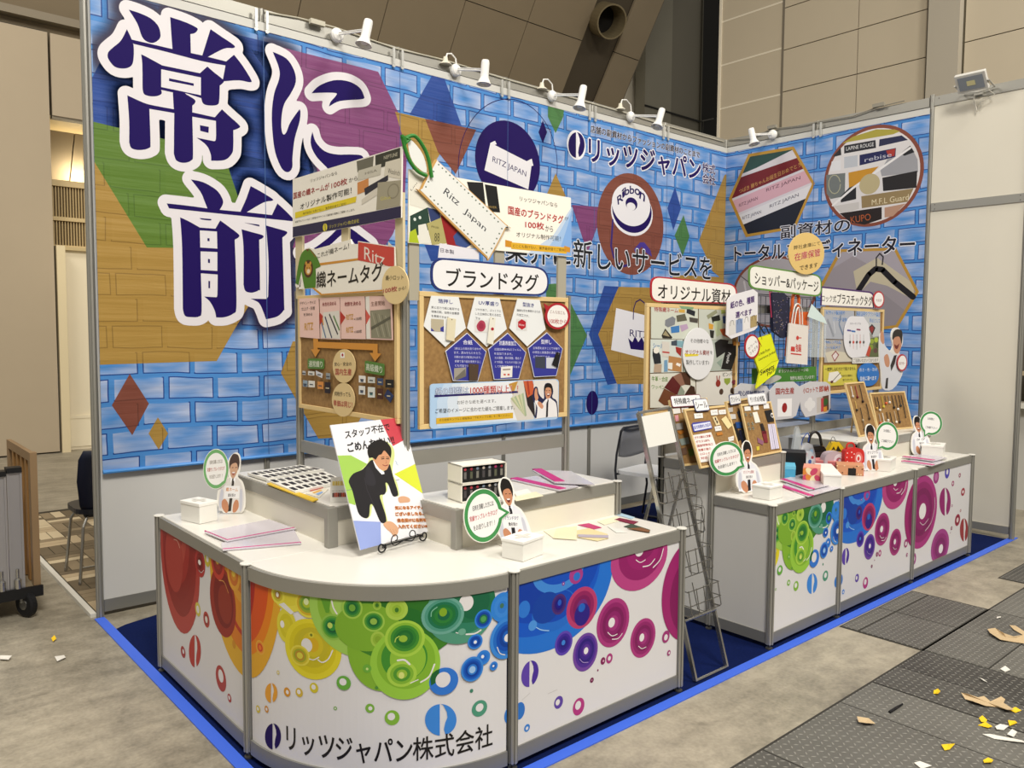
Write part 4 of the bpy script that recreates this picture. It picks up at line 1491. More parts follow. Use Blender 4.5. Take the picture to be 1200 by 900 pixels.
def flat_side(x0, y0, x1, y1, ztop, parent, m=None, zbot=0.03):
	"""panel with a rail above and below between two posts"""
	d = Vector((x1 - x0, y1 - y0, 0))
	L_ = d.length
	d.normalize()
	n = Vector((-d.y, d.x, 0))
	p = Vector((x0, y0, 0)) + d * 0.018
	L_ -= 0.036
	MB().obox(p - n * 0.002 + Vector((0, 0, zbot + 0.05)), d * L_, n * 0.004, Vector((0, 0, ztop - zbot - 0.095))).build('panel', m or mat('#c4c2bd', 0.4), parent)
	MB().obox(p - n * 0.008 + Vector((0, 0, ztop - 0.052)), d * L_, n * 0.016, Vector((0, 0, 0.05))).build('rail', ALU, parent)
	if zbot < 0.1:
		MB().obox(p - n * 0.008 + Vector((0, 0, zbot)), d * L_, n * 0.016, Vector((0, 0, 0.055))).build('rail', ALU_D, parent)

def rect_top(x0, y0, x1, y1, z, parent, name='worktop'):
	return MB().box(x0, y0, z - 0.012, x1, y1, z + 0.002).build(name, TOPW, parent, bevel=0.003)

GC = 'white octagonal-post counters of the left island'
# left straight counter
cA = thing('display_counter', 'left counter whose side panel shows the big red and orange bubbles', 'counter', (XA, YA, 0), group='modular booth counters')
cpost(XA, YA, HC, cA); cpost(XA, YB, HC, cA); cpost(-5.2, YA, HC, cA)
flat_side(XA, YA, XA, YB, HC, cA, GW)
flat_side(XA, YA, -5.2, YA, HC, cA)
rect_top(XA + .008, YB + .004, -5.2 - .0, YA - .008, HC, cA)
# curved corner counter
cB = thing('display_counter', 'curved corner counter with rainbow bubbles and black company lettering', 'counter', (XC, YB, 0), group='modular booth counters')
cpost(XC, YC, HC, cB)
cc = (XC, YB)

def arc(r0, r1, z0, z1, n=40, m=None, name='curved_panel', parent=None):
	mb = MB()
	vs = []
	for k in range(n + 1):
		t = (math.pi / 2) * (0.028 + 0.944 * k / n)
		c_, s_ = math.cos(t), math.sin(t)
		for r in (r0, r1):
			for zz_ in (z0, z1):
				vs.append((cc[0] - r * c_, cc[1] - r * s_, zz_))
	fs = []
	for k in range(n):
		a = 4 * k
		b = a + 4
		fs += [(a, a + 1, b + 1, b), (a + 2, b + 2, b + 3, a + 3), (a + 1, a + 3, b + 3, b + 1), (a, b, b + 2, a + 2)]
	fs += [(0, 2, 3, 1), (4 * n, 4 * n + 1, 4 * n + 3, 4 * n + 2)]
	mb.add(vs, fs)
	return mb.build(name, m, parent)

arc(RC - 0.004, RC, 0.08, 0.70, m=GW, parent=cB)
arc(RC - 0.008, RC + 0.008, HC - 0.052, HC - 0.002, m=ALU, name='curved_rail', parent=cB)
arc(RC - 0.008, RC + 0.008, 0.03, 0.085, m=ALU_D, name='curved_rail', parent=cB)
pts = [(cc[0], cc[1], HC - 0.012)] + [(cc[0] - (RC - .006) * math.cos(math.pi / 2 * k / 40), cc[1] - (RC - .006) * math.sin(math.pi / 2 * k / 40), HC - 0.012) for k in range(41)]
MB().prism(pts, (0, 0, 0.014)).build('worktop', TOPW, cB)
# front straight counter
cC = thing('display_counter', 'front counter of the left island with blue and purple bubbles', 'counter', (XD, YC, 0), group='modular booth counters')
cpost(XD, YC, HC, cC); cpost(XD, YB, HC, cC)
flat_side(XC, YC, XD, YC, HC, cC, GW)
flat_side(XD, YC, XD, YB, HC, cC)
rect_top(XC + .002, YC + .008, XD - .008, YB, HC, cC)
# right island
cE = thing('display_counter', 'right island counter with green bubbles and a plain left end panel', 'counter', (XE, YE2, 0), group='modular booth counters')
cpost(XE, YE2, HC, cE); cpost(XF, YE2, HC, cE)
flat_side(XE, YE2, XF, YE2, HC, cE, GW)
flat_side(XE, -2.32, XE, YE2, HC, cE)
rect_top(XE + .008, YE2 + .008, XF - .002, -2.32, HC, cE)
cF = thing('display_counter', 'middle right counter with the blue and magenta bubbles under the bags', 'counter', (XF, YE2, 0), group='modular booth counters')
cpost(XG, YE2, HC, cF)
flat_side(XF, YE2, XG, YE2, HC, cF, GW)
rect_top(XF + .002, YE2 + .008, XG - .002, -1.976, HC, cF)
cG = thing('display_counter', 'rightmost counter with the large magenta bubble beside the white wall', 'counter', (XG, YE2, 0), group='modular booth counters')
cpost(XH, YE2, HC, cG); cpost(XH, -1.976, HC, cG)
flat_side(XG, YE2, XH, YE2, HC, cG, GW)
flat_side(XH, YE2, XH, -1.976, HC, cG)
rect_top(XG + .002, YE2 + .008, XH - .008, -1.976, HC, cG)

# ---- risers on the counters
TZ = 0.91
r1 = thing('riser', 'white raised shelf along the left counter carrying the swatch books', 'riser', (-5.545, -1.976, HC))
r2 = thing('riser', 'white raised shelf behind the front counter carrying the catalogue boxes', 'riser', (-5.18, -2.32, HC))
r3 = thing('riser', 'white raised shelf carrying the leaning cork boards of samples', 'riser', (XE, -2.32, 0))
r4 = thing('riser', 'white raised shelf by the right wall carrying two strap display boards', 'riser', (XG, -2.32, HC))

def riser(parent, x0, y0, x1, y1, zb=HC + .002, posts=(), sides='lfr'):
	for (x, y) in posts:
		post(x, y, zb if zb > .1 else .03, TZ, parent)
		MB().lathe((x, y, TZ), [(0.024, 0), (0.024, 0.003)], 14).build('post_cap', mat('#dcdad2', 0.4), parent)
	m = mat('#dfdacb', 0.5)
	if 'l' in sides:
		MB().box(x0 - .002, y0 + .02, zb, x0 + .002, y1 - .02, TZ - .055).build('panel', m, parent)
		MB().box(x0 - .008, y0 + .02, TZ - .055, x0 + .008, y1 - .01, TZ - .003).build('rail', ALU, parent)
	if 'r' in sides:
		MB().box(x1 - .002, y0 + .02, zb, x1 + .002, y1 - .02, TZ - .055).build('panel', m, parent)
		MB().box(x1 - .008, y0 + .02, TZ - .055, x1 + .008, y1 - .01, TZ - .003).build('rail', ALU, parent)
	if 'f' in sides:
		MB().box(x0 + .02, y0 - .002, zb, x1 - .02, y0 + .002, TZ - .055).build('panel', m, parent)
		MB().box(x0 + .02, y0 - .008, TZ - .055, x1 - .02, y0 + .008, TZ - .003).build('rail', ALU, parent)
	MB().box(x0 + .004, y0 + .004, TZ - .012, x1 - .004, y1, TZ + .002).build('shelf', TOPW, parent, bevel=.002)

riser(r1, -5.545, -1.972, -5.2, -0.97, posts=[(-5.545, -0.98)])
MB().box(-5.575, -1.99, HC + .002, -5.53, -1.955, TZ + .002).build('corner_block', ALU, r1, bevel=.003)
riser(r2, -5.18, -2.318, -4.225, -1.976, posts=[(-4.225, -2.318)])
MB().box(-5.2, -2.335, HC + .002, -5.165, -2.3, TZ + .002).build('corner_block', ALU, r2, bevel=.003)
riser(r4, -1.965, -2.40, -0.78, -1.976, posts=[], sides='lf')
# right island riser has full-height end panels
for (x, y) in ((XE, -2.32), (XF, -2.32), (XE, -1.976)):
	cpost(x, y, TZ, r3, 0.03 if x == XE else HC + .002)
flat_side(XE, -1.976, XE, -2.32, TZ, r3, mat('#cfcdc6', 0.4))
MB().box(XE + .02, -2.322, HC + .002, XF - .02, -2.318, TZ - .055).build('panel', mat('#dfdacb', 0.5), r3)
MB().box(XE + .02, -2.328, TZ - .055, XF - .02, -2.312, TZ - .003).build('rail', ALU, r3)
MB().box(XF - .002, -2.30, HC + .002, XF + .002, -1.99, TZ - .055).build('panel', mat('#dfdacb', 0.5), r3)
MB().box(XF - .008, -2.30, TZ - .055, XF + .008, -1.99, TZ - .003).build('rail', ALU, r3)
MB().box(XE + .004, -2.316, TZ - .012, XF - .004, -1.976, TZ + .002).build('shelf', TOPW, r3, bevel=.002)

# ================================================================== BUBBLE PRINTS
def bub(S, cx, cy, rx, ry, cols, step=None, sh=(0, 0), rot=0.0, n=36):
	k = len(cols)
	for i, c in enumerate(cols):
		f = 1 - (step * i if step else i / (k + 0.0) * 0.86)
		t = i / max(1, k - 1)
		S.ell(cx + sh[0] * rx * t, cy + sh[1] * ry * t, rx * f, ry * f, mat(c, 0.4), n, rot)

def ringb(S, cx, cy, rx, ry, c, hole=(0.1, -0.15, 0.5), w='#e2dfe0', rot=0.0):
	S.ell(cx, cy, rx, ry, mat(c, 0.4), 24, rot)
	S.ell(cx + rx * hole[0], cy + ry * hole[1], rx * hole[2], ry * hole[2], mat(w, 0.4), 20, rot)

def hi_(S, pts, w, c='#e8e4e2'):
	S.line(smooth2(pts, 8, closed=False), w * .55, mat(c, 0.4))

S1 = Sheet((XA - .002, 0, 0), (0, -1, 0), (0, 0, 1), bounds=(0.985, 0.086, 1.957, 0.696), parent=cA)
# big red bubble
bub(S1, 210, 650, 22.5, 90, ['#b03a35', '#8f1d1c', '#8a1a1a', '#a02a26', '#b04339', '#98251f'], sh=(-.1, -.35))
S1.ell(204, 655, 10, 38, mat('#a93c34'), 32)
hi_(S1, [(204, 632), (208, 634), (211, 642)], .006, '#e6b9a5')
bub(S1, 234.5, 660, 5.9, 16, ['#b03030', '#8a1c1c', '#6d0f12'], sh=(0, 0))
S1.ell(234, 659, 1.6, 3, mat('#f0e8e2'), 16)
hi_(S1, [(233, 668), (236, 671), (239, 668)], .004)
# amber bubble
S1.ell(283, 670, 40, 122, mat('#d9a826'), 48)
S1.ell(284, 665, 34, 100, mat('#d67a18'), 48)
S1.ell(286, 660, 29, 88, mat('#b9331c'), 48)
S1.ell(285, 655, 24, 86, mat('#d8881c'), 48)
bub(S1, 283, 655, 18, 52, ['#dd9a2a', '#c8761c', '#d9921f', '#b85a18'])
S1.ell(261, 705, 15, 40, mat('#97281c'), 40)
S1.ell(262, 703, 11.5, 32, mat('#7a1512'), 40)
S1.ell(264, 708, 8, 22, mat('#8f2a1b'), 40)
hi_(S1, [(257, 680), (263, 682), (268, 695)], .006, '#e0a050')
bub(S1, 255.5, 658, 8, 21, ['#c0392b', '#8f1f1b', '#a02f22'])
S1.ell(255, 658, 1.8, 3.2, mat('#e6c04a'), 16)
bub(S1, 274, 672, 7.5, 20, ['#e0a030', '#c86a1c', '#d08a20'])
S1.ell(274, 672, 2, 4, mat('#e9c547'), 16)
S1.ell(274.5, 755, 2, 5, mat('#c98a1a'), 16)
ringb(S1, 243, 656, 3, 8, '#c9b93a')
ringb(S1, 232, 714, 3, 8, '#cfc24a', (0, 0, .55))
bub(S1, 242, 726, 3.5, 9, ['#b43a30', '#8f1d1c', '#e0d8d0'])
logo(S1, 228.5, 763, 7, 19, mat('#b4352b'), None)
ringb(S1, 214.7, 764, 2.7, 6.5, '#a62d28', (.1, -.1, .4))
ringb(S1, 259, 795, 6, 14.5, '#aa2f28', (0.0, -.2, .5))
ringb(S1, 269, 818, 2.2, 4.8, '#aa2f28', (-.1, -.1, .5))

S2 = Sheet((0, 0, 0), (1, 0, 0), (0, 0, 1), bounds=(0.035, 0.086, RC * math.pi / 2 - 0.03, 0.696), cyl=(XC, YB, RC + .0005), parent=cB)
E_ = lambda ox, oy, s: (lambda x, y, rx, ry=None: (ox + x / s, oy + y / s, rx / s, (ry or rx) / s))
q = E_(285, 670, 7.5)

def b2(S, q, x, y, rx, ry, cols, sh=(0, 0), rot=0.0):
	a = q(x, y, rx, ry)
	bub(S, a[0], a[1], a[2], a[3], cols, sh=sh, rot=rot)

GRN = ['#8fbf3e', '#79ab2e', '#3d8f3a', '#1f7a3a', '#146634', '#c5d873']
# amber bubble continues from the flat panel
S2.ell(288, 670, 38, 122, mat('#d9a226'), 56)
S2.ell(287, 665, 27, 100, mat('#dd7d14'), 56)
S2.ell(286, 665, 17, 86, mat('#cf4f17'), 56)
S2.ell(286, 660, 10, 70, mat('#a8201a'), 56)
b2(S2, q, 150, 665, 38, 62, ['#e0a63a', '#dd8a20', '#c8301c', '#e07020'])
# yellows
b2(S2, q, 380, 475, 85, 150, ['#d6cb3c', '#c9bd22', '#cfc229'])
S2.poly([(327, 708), (336, 716), (345, 717), (334, 705)], mat('#dcdad8'))
b2(S2, q, 400, 230, 140, 120, ['#ddd24a', '#d6ca3a'])
S2.poly([(327, 708), (341, 720), (345, 718), (333, 706)], mat('#dcdad8'))
b2(S2, q, 600, 680, 245, 265, ['#d9cc2a', '#cdbf1c', '#c0b21e', '#c9bb25', '#a8a31d'], sh=(0, -.1))
b2(S2, q, 610, 640, 130, 150, ['#bdb026', '#cbb926', '#d0a91f'])
S2.ell(*q(560, 645, 48, 60), mat('#dcd9d6'), 28)
b2(S2, q, 500, 735, 85, 90, ['#d8cc48', '#c4b42a', '#9aa028', '#b0882a', '#cfc540'])
hi_(S2, [(373, 773), (378, 776), (385, 772), (390, 762)], .008)
hi_(S2, [(363, 772), (368, 773), (374, 770)], .006)
b2(S2, q, 305, 205, 58, 75, ['#ddd24a', '#bdb12c', '#a87a22'])
S2.ell(*q(302, 200, 12, 22), mat('#ece8da'), 16)
b2(S2, q, 570, 285, 115, 120, ['#dccf42', '#c9a828', '#8fa52c', '#6f9a33', '#a9b92e'], sh=(-.1, -.05))
S2.ell(*q(555, 262, 22, 30), mat('#d5dfa5'), 16)
ringb(S2, *q(600, 555, 25, 28), '#d0c438', (0, 0, .45), '#6f7a20')
S2.ell(*q(345, 460, 18, 32), mat('#e6e2df'), 18)
b2(S2, q, 745, 240, 60, 35, ['#d9b32a', '#c99c20'])
# greens
g_ = q(1060, 330, 505, 455)
S2.ell(g_[0] + 2, g_[1] - 2, 68, 60, mat('#9cc555'), 56)
S2.ell(g_[0] + 6, g_[1] - 4, 62, 50, mat('#86b236'), 56)
S2.ell(g_[0] + 8, g_[1] - 12, 52, 42, mat('#a3c95b'), 56)
S2.ell(g_[0] + 14, g_[1] - 18, 40, 30, mat('#7eb038'), 56)
S2.poly([(375, 698), (388, 700), (386, 718), (382, 718)], mat('#5f9a2c'))
hi_(S2, [(402, 745), (410, 753), (422, 758), (437, 759)], .012)
hi_(S2, [(389, 704), (391, 712), (395, 719)], .010)
b2(S2, q, 790, 485, 108, 115, ['#8cb94a', '#5f9f33', '#3f8f38', '#1c7434', '#0f5a30', '#2d8a3c'], sh=(-.05, 0))
S2.ell(*q(765, 470, 22, 26), mat('#b9cf5f'), 18)
b2(S2, q, 955, 315, 95, 90, ['#93c050', '#5f9f33', '#3f8f38', '#1c7434', '#0f5a30'], sh=(0, 0))
S2.ell(*q(955, 312, 20, 20), mat('#b9cf5f'), 18)
q3 = E_(400, 600, 3)
S2.ell(449, 760, 42, 50, mat('#7fae2f'), 56)
bub(S2, 470, 730, 70, 44, ['#3f7d26', '#2f6f24', '#256a28'])
S2.ell(430, 735, 38, 28, mat('#7aa92e'), 48)
bub(S2, 413, 712, 12, 13, ['#9cc44c', '#4f9433', '#2a7c35', '#17662f', '#6fa53a'])
bub(S2, 438, 728, 13, 12, ['#9cc44c', '#4f9433', '#2a7c35', '#17662f', '#8fb64a'])
bub(S2, 465, 714, 13, 12.5, ['#a9c94f', '#a2c244', '#8fb335'])
S2.ell(465, 714.5, 2.4, 2.8, mat('#3e7426'), 14)
bub(S2, 442, 709, 5, 5.5, ['#9cc04a', '#85ac35', '#3f7426'])
bub(S2, 443, 749, 8.5, 9.5, ['#a2c34a', '#8fb338', '#83a52f'])
# large green cluster
S2.ell(475, 778, 41, 41.5, mat('#93c43f'), 56)
S2.ell(476, 774, 34, 33, mat('#7fb02f'), 56)
S2.ell(474, 771, 27, 26, mat('#3f8a2c'), 48)
S2.ell(478, 772, 21, 23, mat('#8dbb38'), 48)
bub(S2, 474.5, 748, 23.5, 21.5, ['#a5cc48', '#86b636', '#3f8a30', '#2f7a2e', '#1f6a2c', '#2c7430'], sh=(0, -.05))
S2.ell(472.5, 748, 5, 4, mat('#94ba3a'), 18)
hi_(S2, [(463, 752), (464, 748), (468, 745)], .006, '#b9d35a')
bub(S2, 471, 789.5, 17.5, 15, ['#a5cc48', '#7eb033', '#4f922e', '#93b83a'])
S2.ell(470.5, 791, 3.4, 4, mat('#d2dc7a'), 16)
hi_(S2, [(466, 773.5), (474, 773), (480, 778)], .012)
hi_(S2, [(493, 799), (503, 792), (509, 778)], .010)
hi_(S2, [(481, 800), (490, 796)], .006)
# teal bubbles
S2.ell(541, 716, 40, 38, mat('#4f9278'), 56)
S2.ell(545, 712, 34, 30, mat('#2c7a5e'), 56)
S2.ell(551, 705, 30, 24, mat('#1d6a45'), 48)
S2.ell(556, 705, 18, 20, mat('#176040'), 40)
S2.ell(546, 706, 8.5, 9.5, mat('#dfdcdb'), 28)
bub(S2, 519, 721, 25, 22, ['#69a493', '#4c917c', '#1d6e4c', '#1f6f38', '#2c7c36', '#176240'], sh=(.03, -.03))
S2.ell(519, 717, 4.6, 5, mat('#7fa526'), 18)
hi_(S2, [(505, 722), (506, 716), (512, 711)], .006, '#7db89a')
hi_(S2, [(546, 743), (556, 742), (563, 738)], .010)
hi_(S2, [(534, 741), (541, 742), (545, 740)], .006)
S2.ell(541, 740, 4.5, 4, mat('#6aa58e'), 16)
# blues
S2.poly([(580, 700), (598, 690), (606, 690), (606, 770), (583, 735)], mat('#1b5cb8'))
bub(S2, 588, 711, 13, 17, ['#2f80d6', '#3a86d8', '#2f7ad0'])
S2.ell(587.5, 709.5, 2.4, 3, mat('#3f6f5a'), 14)
hi_(S2, [(595, 689), (596, 694)], .006)
bub(S2, 566, 725, 10, 11, ['#2f7fd8', '#1650b0', '#0c3f98', '#1c6a4c', '#4d9a55'])
bub(S2, 556.5, 751.5, 8.7, 8.7, ['#2f7fd8', '#1650b0', '#0c3f98', '#1c62c4'])
S2.ell(556.5, 752, 1.8, 2, mat('#e9eaf0'), 14)
bub(S2, 592, 748, 17.5, 23.5, ['#3a86d8', '#1f68c4', '#0f4cb0', '#0c3f98', '#1d62c0'], sh=(.1, -.1))
S2.ell(594, 747, 3.8, 4.6, mat('#e6e3e2'), 18)
hi_(S2, [(582, 758), (585, 765), (591, 767)], .006)
bub(S2, 566, 770, 8, 8.5, ['#2f7fd8', '#2a74d0', '#2268c8'])
S2.ell(565, 769, 1.8, 2, mat('#e9eaf0'), 14)
bub(S2, 553, 783.5, 13, 14.5, ['#3a86d8', '#1d64c4', '#0f4cb0', '#0c3f98', '#2d78d0', '#9cc2ea'], sh=(0, .05))
bub(S2, 578, 780, 4.6, 5.2, ['#2f7fd8', '#1d5cb8'])
S2.ell(577.5, 780, 1.2, 1.4, mat('#e9eaf0'), 12)
S2.ell(520, 798, 17, 16, mat('#2f74cf'), 40)
S2.poly([(504, 795), (506, 789), (511, 785), (515, 783.5), (514, 790), (510, 800), (505, 803)], mat('#1d6030'))
S2.ell(519, 796, 8.7, 9, mat('#dfdcdd'), 30)
logo(S2, 516.5, 843.5, 18.5, 18.5, mat('#3a84d6'))
ringb(S2, 562, 830, 9, 9.5, '#4c9378', (0, -.1, .5))
S2.ell(552.5, 809.5, 2.1, 2.3, mat('#3f8066'), 12)
ringb(S2, 597, 838, 6, 10, '#2f78cc', (.4, -.1, .4))
ringb(S2, 403, 800, 8.4, 8.4, '#63a63c', (-.1, -.15, .5))
ringb(S2, 430.5, 783, 5, 5, '#6aa83a', (0, .1, .3), '#c5dc86')
S2.ell(441.5, 805.5, 2, 2, mat('#4f8a3a'), 12)
ringb(S2, 433.5, 830, 5.4, 5.4, '#79ae3e', (.1, 0, .45))
ringb(S2, 459.5, 841, 8.8, 8.8, '#7fb23a', (-.1, -.15, .5))
ringb(S2, 393, 830, 2.1, 2.3, '#7faa5a', (0, 0, .4))
ringb(S2, 368, 806, 5, 6, '#cdbd2e', (-.1, -.15, .5))
ringb(S2, 350.7, 811.5, 4.3, 5.3, '#cdae3a', (-.1, -.15, .5))
ringb(S2, 336.5, 811, 3.8, 5.4, '#cf8f2a', (.1, 0, .45))
logo(S2, 318, 812, 7.2, 11.5, mat('#dd9a30'))
ringb(S2, 302.5, 831, 2.4, 4.2, '#cdb93a', (-.1, -.1, .5))
ringb(S2, 312.5, 831, 2.3, 4, '#c98a3a', (0, 0, .45))
ringb(S2, 326, 788, 1.6, 2.4, '#d0c070', (0, 0, .4))
logo(S2, 320, 863, 9.4, 15.2, NAVY)
INK = mat('#16120f', 0.4)
tb = lambda y0, y1: None
# lettering follows the curve at constant height
la = S2.loc(337, 863)[0]
lb = S2.loc(453, 893)[0]
zt_, zb_ = 0.205, 0.118
a0, a1 = S2.loc(336, 870)[0], S2.loc(392, 893)[0]
S2.text('リッツ', (a0, zt_), (a1, zt_), (a0, zb_), INK, 0.012, local=True)
a0, a1 = S2.loc(394, 890)[0], S2.loc(483, 886)[0]
S2.text('ジャパン', (a0, zt_ + .002), (a1, zt_ + .002), (a0, zb_), INK, 0.012, local=True)
a0, a1 = S2.loc(484, 880)[0], S2.loc(577, 868)[0]
S2.text('株式会社', (a0, zt_ + .002), (a1, zt_ + .002), (a0, zb_ + .005), INK, 0.008, local=True)

PUR = ['#6d3f9c', '#4a2590', '#2a1478', '#3b1c86', '#5a2f96']
MGT = ['#a8347a', '#8f1f66', '#7a1557', '#8a1d66', '#a03078']

def front_art(S, f):
	"""the blue-and-magenta print; f maps the left panel's photo points to this panel"""
	def e(cx, cy, rx, ry, c, n=36, rot=0.0):
		l = f(cx, cy)
		a = f(cx + rx, cy); b = f(cx - rx, cy); t = f(cx, cy - ry); u = f(cx, cy + ry)
		S.lell(l[0], l[1], abs(a[0] - b[0]) / 2, abs(t[1] - u[1]) / 2, mat(c, 0.4), n, rot)

	def bb_(cx, cy, rx, ry, cols, sh=(0, 0)):
		k = len(cols)
		for i, c in enumerate(cols):
			fq = 1 - i / k * 0.86
			t = i / max(1, k - 1)
			e(cx + sh[0] * rx * t, cy + sh[1] * ry * t, rx * fq, ry * fq, c)

	def rg(cx, cy, rx, ry, c, hole=(.1, -.1, .45), w='#dfdcdd'):
		e(cx, cy, rx, ry, c, 24)
		e(cx + rx * hole[0], cy + ry * hole[1], rx * hole[2], ry * hole[2], w, 18)

	def ln(pts, w, c='#e8e4e2'):
		S.line([f(*p) for p in smooth2(pts, 8, closed=False)], w * .6, mat(c, 0.4), local=True)
	e(645, 680, 78, 82, '#1f6fd0', 64)
	e(637, 675, 70, 68, '#0f55c4', 64)
	e(640, 665, 66, 62, '#0a46b4', 64)
	e(650, 715, 26, 24, '#1f68c8', 40)
	e(651, 710, 22, 18, '#0a46b4', 40)
	e(628, 690, 22, 28, '#0a3aa0', 40)
	e(655, 668, 30, 26, '#3f86d6', 48)
	e(656, 664, 24, 20, '#0f4cba', 48)
	e(640, 712, 16, 18, '#0c3f9f', 40)
	e(614, 714, 7, 10, '#2a74d0', 30)
	ln([(628, 735), (634, 738), (643, 739)], .006, '#9cc4ee')
	e(624, 733, 5, 6, '#4a90de', 20)
	rg(675, 674, 8, 10, '#a43a86', (.1, .15, .5), '#2a6fc8')
	rg(660, 684, 1.8, 2.4, '#7a3a9a', (0, 0, .3))
	bb_(682, 712, 18, 24, ['#b53a6c', '#8f1f5c', '#7a1557', '#6d2a7a'], (.0, -.05))
	e(682, 720, 9, 13, '#2a1a80', 30)
	e(681.5, 712, 4, 5, '#2060c0', 20)
	bb_(655, 708, 8.5, 12, ['#4a2a70', '#3a1c72', '#1c1074', '#14108a'], (0, 0))
	e(655.5, 706, 2.2, 3.6, '#2458c0', 16)
	bb_(660.5, 753.5, 10.3, 14, ['#5a3fae', '#3b2296', '#2a1886', '#20127a'], (0, 0))
	e(660, 753, 2.2, 3, '#3a80d8', 16)
	bb_(686, 764, 14.5, 22, PUR, (.05, -.1))
	e(686.5, 762.5, 2.6, 4, '#e6e2e6', 18)
	ln([(679, 772), (683, 776), (689, 776)], .005, '#a58cc8')
	bb_(718.5, 729.5, 19, 28, MGT, (0, 0.02))
	e(716.5, 729.5, 3.8, 5.6, '#e6e2e2', 20)
	ln([(712, 741), (717, 745), (723, 743)], .006)
	ln([(717, 749), (724, 748), (729, 742)], .006)
	bb_(753.5, 747.5, 14.7, 22.5, MGT, (.02, 0))
	e(752, 747, 2.8, 4.6, '#e6e2e2', 20)
	ln([(748, 757), (752, 760), (757, 758)], .005)
	bb_(750, 653, 33, 38, ['#b53f80', '#8f1c62', '#981f68', '#86185c'], (.15, -.3))
	e(749, 643, 5.5, 9, '#e6e2e2', 24)
	ln([(745, 656), (750, 659), (756, 656)], .006)
	ln([(753, 664), (761, 662), (767, 655)], .008)
	ln([(765, 665), (773, 656), (777, 643)], .009)
	e(812, 690, 35, 60, '#9a2068', 56)
	e(816, 694, 30, 50, '#7f1556', 56)
	rg(780, 746, 4.3, 7, '#9c2d72', (0, .1, .5))
	rg(783.5, 765, 2, 3.2, '#9c2d72', (.2, 0, .45))
	rg(706.5, 774.5, 2.8, 4.3, '#7f1a55', (.2, 0, .3), '#d8a8c0')
	rg(714, 771.5, 3.8, 5.8, '#a8347a', (0, 0, .45))
	e(700.5, 785.5, .9, 1.4, '#7f1a55', 10)
	rg(693.5, 797, 2.2, 3, '#6f1a4a', (0, 0, .3), '#c08aa8')
	rg(678, 828, 6.8, 10, '#b0307c', (-.1, -.15, .5))
	rg(654.5, 823, 5.2, 7.3, '#5a3fa0', (-.2, 0, .48))
	rg(617.5, 853, 3.4, 4.4, '#2f7ccc', (0, .1, .45))
	e(609, 833, 6, 10, '#2a70c4', 30)
	# leaf mark, purple
	l = f(621, 789.5); a = f(631, 789.5); t = f(621, 774.5)
	rx, ry = abs(a[0] - l[0]), abs(t[1] - l[1])
	n = 16
	Lh = [(min(l[0] - rx * abs(math.cos(-math.pi / 2 + math.pi * i / n)), l[0] - rx * .06), l[1] + ry * math.sin(-math.pi / 2 + math.pi * i / n)) for i in range(n + 1)]
	S.poly(Lh, mat('#5a3fa6'), local=True)
	Rh = [(l[0] + rx * math.cos(t_), l[1] - ry * math.sin(t_)) for t_ in [-math.pi / 2 + i * math.pi * .86 / n for i in range(n + 1)]]
	Rh += [(l[0] + rx * .3, l[1] - ry * .9), (l[0] + rx * .2, l[1] - ry * .6), (l[0] + rx * .28, l[1] - ry * .2), (l[0] + rx * .42, l[1] + ry * .15), (l[0] + rx * .38, l[1] + ry * .5), (l[0] + rx * .16, l[1] + ry * .92)]
	S.poly(Rh, mat('#472c98'), local=True)

S3 = Sheet((XC, YC - .002, 0), (1, 0, 0), (0, 0, 1), bounds=(0.02, 0.086, XD - XC - 0.02, 0.696), parent=cC)
front_art(S3, S3.loc)
S3.line([(612, 820), (621, 812)], .003, mat('#c9c6c6')).line([(642, 813), (653, 808)], .003, mat('#c9c6c6'))
S4 = Sheet((XF, YE2 - .002, 0), (1, 0, 0), (0, 0, 1), bounds=(0.02, 0.086, XG - XF - 0.02, 0.696), parent=cF)
front_art(S4, S3.loc)
# end part of the curved print repeated flat on the first right counter
S5 = Sheet((XE, YE2 - .002, 0), (1, 0, 0), (0, 0, 1), bounds=(0.02, 0.086, XF - XE - 0.02, 0.696), parent=cE)
offc = (RC * math.pi / 2) - (XF - XE)
for (kind, data, color, lay) in list(S2.ops):
	if kind in ('poly', 'multi'):
		if kind == 'poly':
			d = [(a - offc, b) for a, b in data]
		else:
			d = [[(a - offc, b) for a, b in p] for p in data]
		S5.ops.append((kind, d, color, S5.lay))
		S5.lay += 1
# rightmost panel
S6 = Sheet((XG, YE2 - .002, 0), (1, 0, 0), (0, 0, 1), bounds=(0.02, 0.086, XH - XG - 0.02, 0.696), parent=cG)
q = E_(900, 550, 5)

def s6(x, y, rx, ry, cols, sh=(0, 0)):
	a = q(x, y, rx, ry)
	bub(S6, a[0], a[1], a[2], a[3], cols, sh=sh)

s6(985, 45, 16, 38, ['#9a2a7a', '#b56aa0'])
S6.poly([(1061, 700), (1063, 680), (1066, 600), (1070, 590), (1070, 700)], mat('#8f2068'))
s6(898, 250, 93, 210, ['#a8307c', '#8f1f66', '#7a1557', '#861a62', '#8f1f66'], (.05, 0))
S6.ell(*q(905, 245, 20, 46), mat('#e6e2e2'), 28)
hi_(S6, [(1078, 612), (1082, 615), (1088, 608)], .006)
hi_(S6, [(1084, 622), (1091, 612), (1095, 595), (1095, 583)], .009)
hi_(S6, [(1078, 604), (1081, 608)], .006)
s6(1008, 452, 52, 100, ['#a03a86', '#8f2472', '#7a1860', '#8a2070'], (0, .1))
S6.ell(*q(1012, 465, 12, 26), mat('#e6e2e2'), 24)
logo(S6, *q(1037, 190, 33, 82), mat('#8f2068'))
logo(S6, *q(1148, 355, 24, 68), mat('#96353a'))
bub(S6, *q(1110, 297, 15, 34), ['#9c2d4a', '#7f1a30', '#e0c8c8'])
